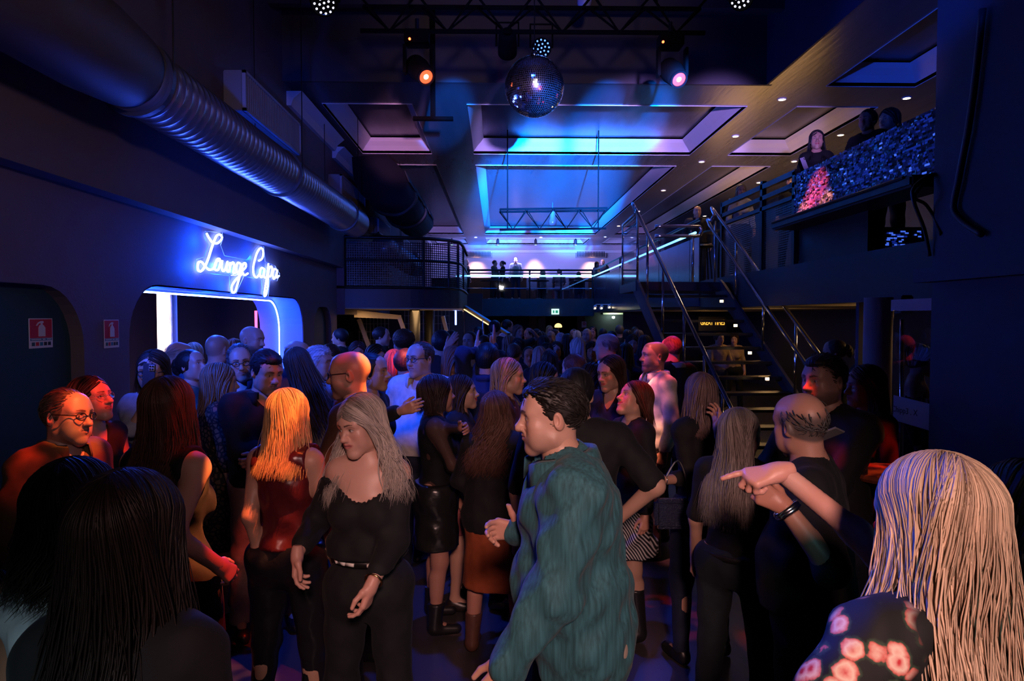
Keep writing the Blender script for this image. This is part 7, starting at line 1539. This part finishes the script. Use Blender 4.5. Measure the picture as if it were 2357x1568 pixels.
BK = [
 ('tee', 1139, 737, 11.5, 160, 'tall dark-haired man at the foot of the ramp handrail', BLK, D_),
 ('man', 1168, 735, 13.5, 120, 'man in a white shirt just right of the ramp handrail', DKB, W_),
 ('arms', 1193, 747, 12.2, 30, 'woman with fair hair lifting an arm to her head in the back crowd', (0.2, 0.12, 0.07), D_),
 ('man', 1217, 755, 14.5, -60, 'short-haired man left of the brown far column', BRN, D_),
 ('tee', 1236, 757, 15.5, 60, 'dark-haired man in front of the brown far column, ear lit', BLK, D_),
 ('long', 1247, 763, 12.5, 140, 'dark-haired woman in black just below the exit sign left side', BLK, D_),
 ('long', 1265, 749, 18.0, 10, 'woman whose fair hair glows yellow under the far lamps', (0.6, 0.42, 0.12), (0.4, 0.3, 0.2)),
 ('bald', 1268, 762, 13.2, -30, 'man with a shaded face looking down below the exit sign', BLK, D_),
 ('tee', 1279, 758, 16.0, 75, 'brown-haired man turning right below the mushroom lamp', BRN, (0.2, 0.12, 0.1)),
 ('man', 1291, 765, 11.0, 172, 'grey-haired man in a white shirt with his back turned, under the mushroom lamp', (0.28, 0.28, 0.3), W_),
 ('bob', 1251, 773, 10.2, 175, 'dark round head of hair in front of the grey-haired man', BLK, D_),
 ('bob', 1258, 789, 8.8, 15, 'dim woman with short dark hair facing the camera mid crowd', BLK, D_),
 ('long', 1281, 786, 9.4, -10, 'dark-haired woman facing the camera below the grey-haired man', DKB, N_),
 ('man', 1320, 757, 16.5, -40, 'red-lit short-haired man right of the far doorway', BRN, D_),
 ('bob', 1328, 761, 15.0, 170, 'woman with white-blonde bobbed hair under the small notice', (0.7, 0.62, 0.5), (0.3, 0.28, 0.28)),
 ('bald', 1351, 756, 12.3, -20, 'bald man in dark clothes facing the camera under the small notice', BLK, N_),
 ('bare', 1364, 751, 14.0, -15, 'dark-haired woman in white facing the camera beside the bald man', BLK, W_),
 ('long', 1328, 777, 8.6, -150, 'woman with pale blonde hair lit bright blue, back turned', (0.5, 0.45, 0.4), N_),
 ('tee', 1388, 756, 15.2, 165, 'dark head in front of the pale doorway, left edge', BLK, D_),
 ('bare', 1408, 762, 11.4, 165, 'woman with bare lit shoulder and long dark hair', BLK, D_),
 ('tee', 1426, 748, 14.6, 176, 'short-haired man silhouetted in the pale doorway', (0.12, 0.09, 0.05), D_),
 ('bob', 1444, 759, 13.6, 170, 'dark curly head right of the pale doorway', BLK, D_),
 ('long', 1462, 752, 17.5, 10, 'orange-lit woman by the far bright strip', (0.3, 0.16, 0.06), (0.5, 0.3, 0.15)),
 ('bob', 1470, 760, 12.8, 160, 'woman with light brown bob near the stair stringer', (0.14, 0.08, 0.05), D_),
 ('bob', 1455, 771, 9.8, -5, 'woman with glasses-pale blue lit face near the stairs', DKB, N_),
 ('long', 1484, 771, 8.9, 168, 'long dark hair of a woman before the stair stringer', BLK, N_),
 ('bob', 1363, 787, 9.0, -10, 'small blue-lit face peering past the bald man in white', BLK, N_),
 ('updo', 1217, 797, 8.4, 5, 'dark-skinned woman with blue-lit face in the centre of the crowd', BLK, N_),
 ('wavy' if False else 'long', 1174, 772, 10.0, 120, 'woman with long fair hair right of the raised hands', (0.22, 0.13, 0.09), D_),
 ('bob', 1192, 779, 9.6, -30, 'pale-faced dark-haired woman in the middle of the back crowd', BLK, D_),
 ('updo', 1183, 789, 8.1, 170, 'hair tied in a clip seen from behind, lit blue', (0.08, 0.06, 0.05), N_),
 ('man', 1115, 770, 9.5, 150, 'blue-lit short-haired head right of the raised hands', BRN, N_),
 ('tee', 1152, 806, 7.4, 172, 'black short-haired head behind the wavy-haired woman', BLK, D_),
 ('long', 1243, 797, 7.8, 165, 'blonde back of a head lit blue in the centre of the crowd', (0.34, 0.3, 0.26), N_),
 ('long', 1266, 806, 7.0, 172, 'long black hair above the bespectacled woman', BLK, D_),
 ('man', 878, 751, 9.4, 95, 'man with glasses looking up under the left mezzanine', DKB, (0.05, 0.04, 0.02)),
 ('tee', 782, 756, 9.9, -100, 'dim man at the wall corner under the left mezzanine', BLK, D_),
 ('man', 1039, 759, 8.6, 170, 'man in a white shirt left of the raised clapping hands', BRN, W_),
 ('man', 1081, 762, 8.8, -20, 'short-haired man in a white shirt between the raised hands', BRN, W_),
 ('tee', 1131, 768, 10.4, 175, 'short dark hair right beside the higher raised hand', BLK, D_),
 ('bob', 823, 786, 7.5, 15, 'woman with reddish dark hair half hidden behind the bald bespectacled man', (0.06, 0.02, 0.02), D_),
 ('bob', 866, 793, 6.5, 40, 'woman lit violet looking down behind the hoop-earring woman', DKB, N_),
 ('man', 757, 790, 6.9, -60, 'blue-lit man at the wall behind the grey-haired man', BRN, N_),
 ('tee', 1100, 752, 12.6, 170, 'dark head under the ramp handrail, left', BLK, D_),
 ('long', 1306, 768, 10.6, 178, 'dark long hair right of the grey-haired man', BLK, D_),
 ('man', 1340, 763, 18.0, 60, 'distant man under the notice beside the white-blonde bob', BLK, D_),
 ('bob', 1410, 790, 7.3, 160, 'dark hair behind the sleek-haired woman with earrings', BLK, N_),
 ('long', 1440, 790, 7.6, 170, 'dark-haired woman in blue standing behind the laughing woman', BLK, N_),
 ('tee', 1655, 765, 13.0, 20, 'warm-lit head seen between the upper stair treads, left', BRN, (0.3, 0.2, 0.12)),
 ('bob', 1690, 768, 14.0, -20, 'warm-lit head seen between the upper stair treads, right', BRN, (0.3, 0.2, 0.12)),
]
for q in BK: crowd(*q)
def up_(kind, px, py, d, yaw, label, hc=None, cc=None, z0=0.0): crowd(kind, px, py, d, yaw, label, hc, cc, None, z0)
ZB = zb0+0.3
for q in [('long', 1074, 597, 27.6, 60, 'blonde woman at the left end of the far balcony', (0.4, 0.28, 0.15), D_),
          ('tee', 1139, 599, 27.4, 70, 'dark-haired man bending towards another on the far balcony', BLK, (0.1, 0.09, 0.08)),
          ('updo', 1156, 600, 27.2, -80, 'dark-haired woman in a black open-back top on the far balcony', BLK, D_),
          ('man', 1187, 591, 27.6, -6, 'man in a pale t-shirt standing behind the far balcony rail', BLK, (0.5, 0.48, 0.45)),
          ('long', 1374, 602, 27.3, 40, 'brown-haired woman in pale top at the right end of the far balcony', BRN, (0.5, 0.4, 0.35)),
          ('bald', 1387, 597, 27.9, -20, 'bald man beside the brown-haired woman on the far balcony', BLK, N_),
          ('bob', 1250, 622, 27.5, 120, 'seated person low behind the middle of the far balcony rail', (0.35, 0.25, 0.2), (0.4, 0.25, 0.2)),
          ('bob', 1332, 626, 27.3, 170, 'dark seated head near the right of the far balcony rail', BLK, D_),
          ('tee', 1287, 619, 28.2, 170, 'dark seated head in the centre of the far balcony', BLK, D_)]:
    up_(*q, z0=ZB if q[2] < 610 else ZB-0.45)
up_('tee', 1452, 602, 20.5, 100, 'dark-haired man leaning on the blue railing seen through the landing glass', BLK, D_, ZM)
up_('bald', 1605, 474, 14.2, -8, 'bald man in black standing on the right mezzanine behind the landing', BLK, D_, ZM)
up_('long', 1706, 424, 11.6, -10, 'blonde woman in pale blouse looking down over the mezzanine railing', (0.42, 0.3, 0.14), (0.4, 0.4, 0.42), ZM)
up_('long', 1880, 299, 8.6, -20, 'woman with long dark hair and phone behind the mosaic front', BLK, D_, ZM)
up_('tee', 1998, 251, 8.0, -60, 'dark person leaning on the mosaic front, arm along its edge', BLK, D_, ZM)
up_('bob', 2047, 249, 8.9, -70, 'dark head at the right behind the mosaic front', BLK, D_, ZM)
up_('updo', 1822, 400, 10.6, -30, 'dim person low behind the railing next to the red mosaic patch', BLK, D_, ZM)
held_phone(at_d(1851, 376, 8.35), 'pale phone of the long-haired woman above the mosaic front', (-10, -18, 20), (0.45, 0.42, 0.55))
# tables and stools upstairs, bottle on the mezzanine
def bar_stool(p, label, grp):
    t = thing('bar_stool', p, label, 'stool', grp); x, y, z = p
    MB().lathe([(0.15, 0.66), (0.17, 0.69), (0.15, 0.72)], (x, y, z), 16).build('seat', m_black, t)
    for a in range(4): c, s_ = math.cos(a*1.571+0.78), math.sin(a*1.571+0.78); MB().tube([(x+c*0.1, y+s_*0.1, z+0.66), (x+c*0.17, y+s_*0.17, z)], 0.012, 6).build('leg', m_blackm, t)
def chair(p, label, rz=0.0):
    t = thing('chair', p, label, 'chair', 'dark chairs on the far balcony'); x, y, z = p
    MB().box((x-0.22, y-0.22, z+0.43), (x+0.22, y+0.22, z+0.47)).build('seat', m_black, t)
    MB().box((x-0.22, y+0.18, z+0.5), (x+0.22, y+0.21, z+0.95)).build('backrest', m_black, t, bevel=0.01)
    for a in (-1, 1):
        for b in (-1, 1): MB().tube([(x+a*0.2, y+b*0.2, z), (x+a*0.2, y+b*0.2, z+0.44)], 0.014, 6).build('leg', m_blackm, t)
for i, (px, w_) in enumerate(((1225, 'first'), (1262, 'second'), (1300, 'third'), (1345, 'fourth'))):
    q = at_d(px, 640, 28.4); chair((q.x, 28.6, ZB), '%s dark chair from the left along the far balcony' % w_)
for i, (px, w_) in enumerate(((1130, 'left'), (1240, 'middle'), (1345, 'right'))):
    q = at_d(px, 650, 26.7); t = thing('table', (q.x, 26.7, ZB), '%s dark table behind the glass of the far balcony' % w_, 'table')
    MB().lathe([(0.4, 0.70), (0.42, 0.72), (0.4, 0.74)], (q.x, 26.7, ZB), 20).build('table_top', m_black, t); MB().lathe([(0.2, 0), (0.03, 0.05), (0.03, 0.7)], (q.x, 26.7, ZB), 12).build('pedestal', m_blackm, t)
q = at_d(1632, 620, 12.6); bar_stool((q.x, 12.9, ZM), 'dark bar stool behind the stair landing', None)
q = at_d(1640, 550, 13.4); tb2 = thing('bar_table', (q.x, 13.4, ZM), 'high bar table on the right mezzanine beside the bald man', 'table')
MB().lathe([(0.3, 1.0), (0.3, 1.03)], (q.x+0.1, 13.3, ZM), 20).build('table_top', m_black, tb2); MB().lathe([(0.2, 0), (0.03, 0.05), (0.03, 1.0)], (q.x+0.1, 13.3, ZM), 12).build('pedestal', m_blackm, tb2)
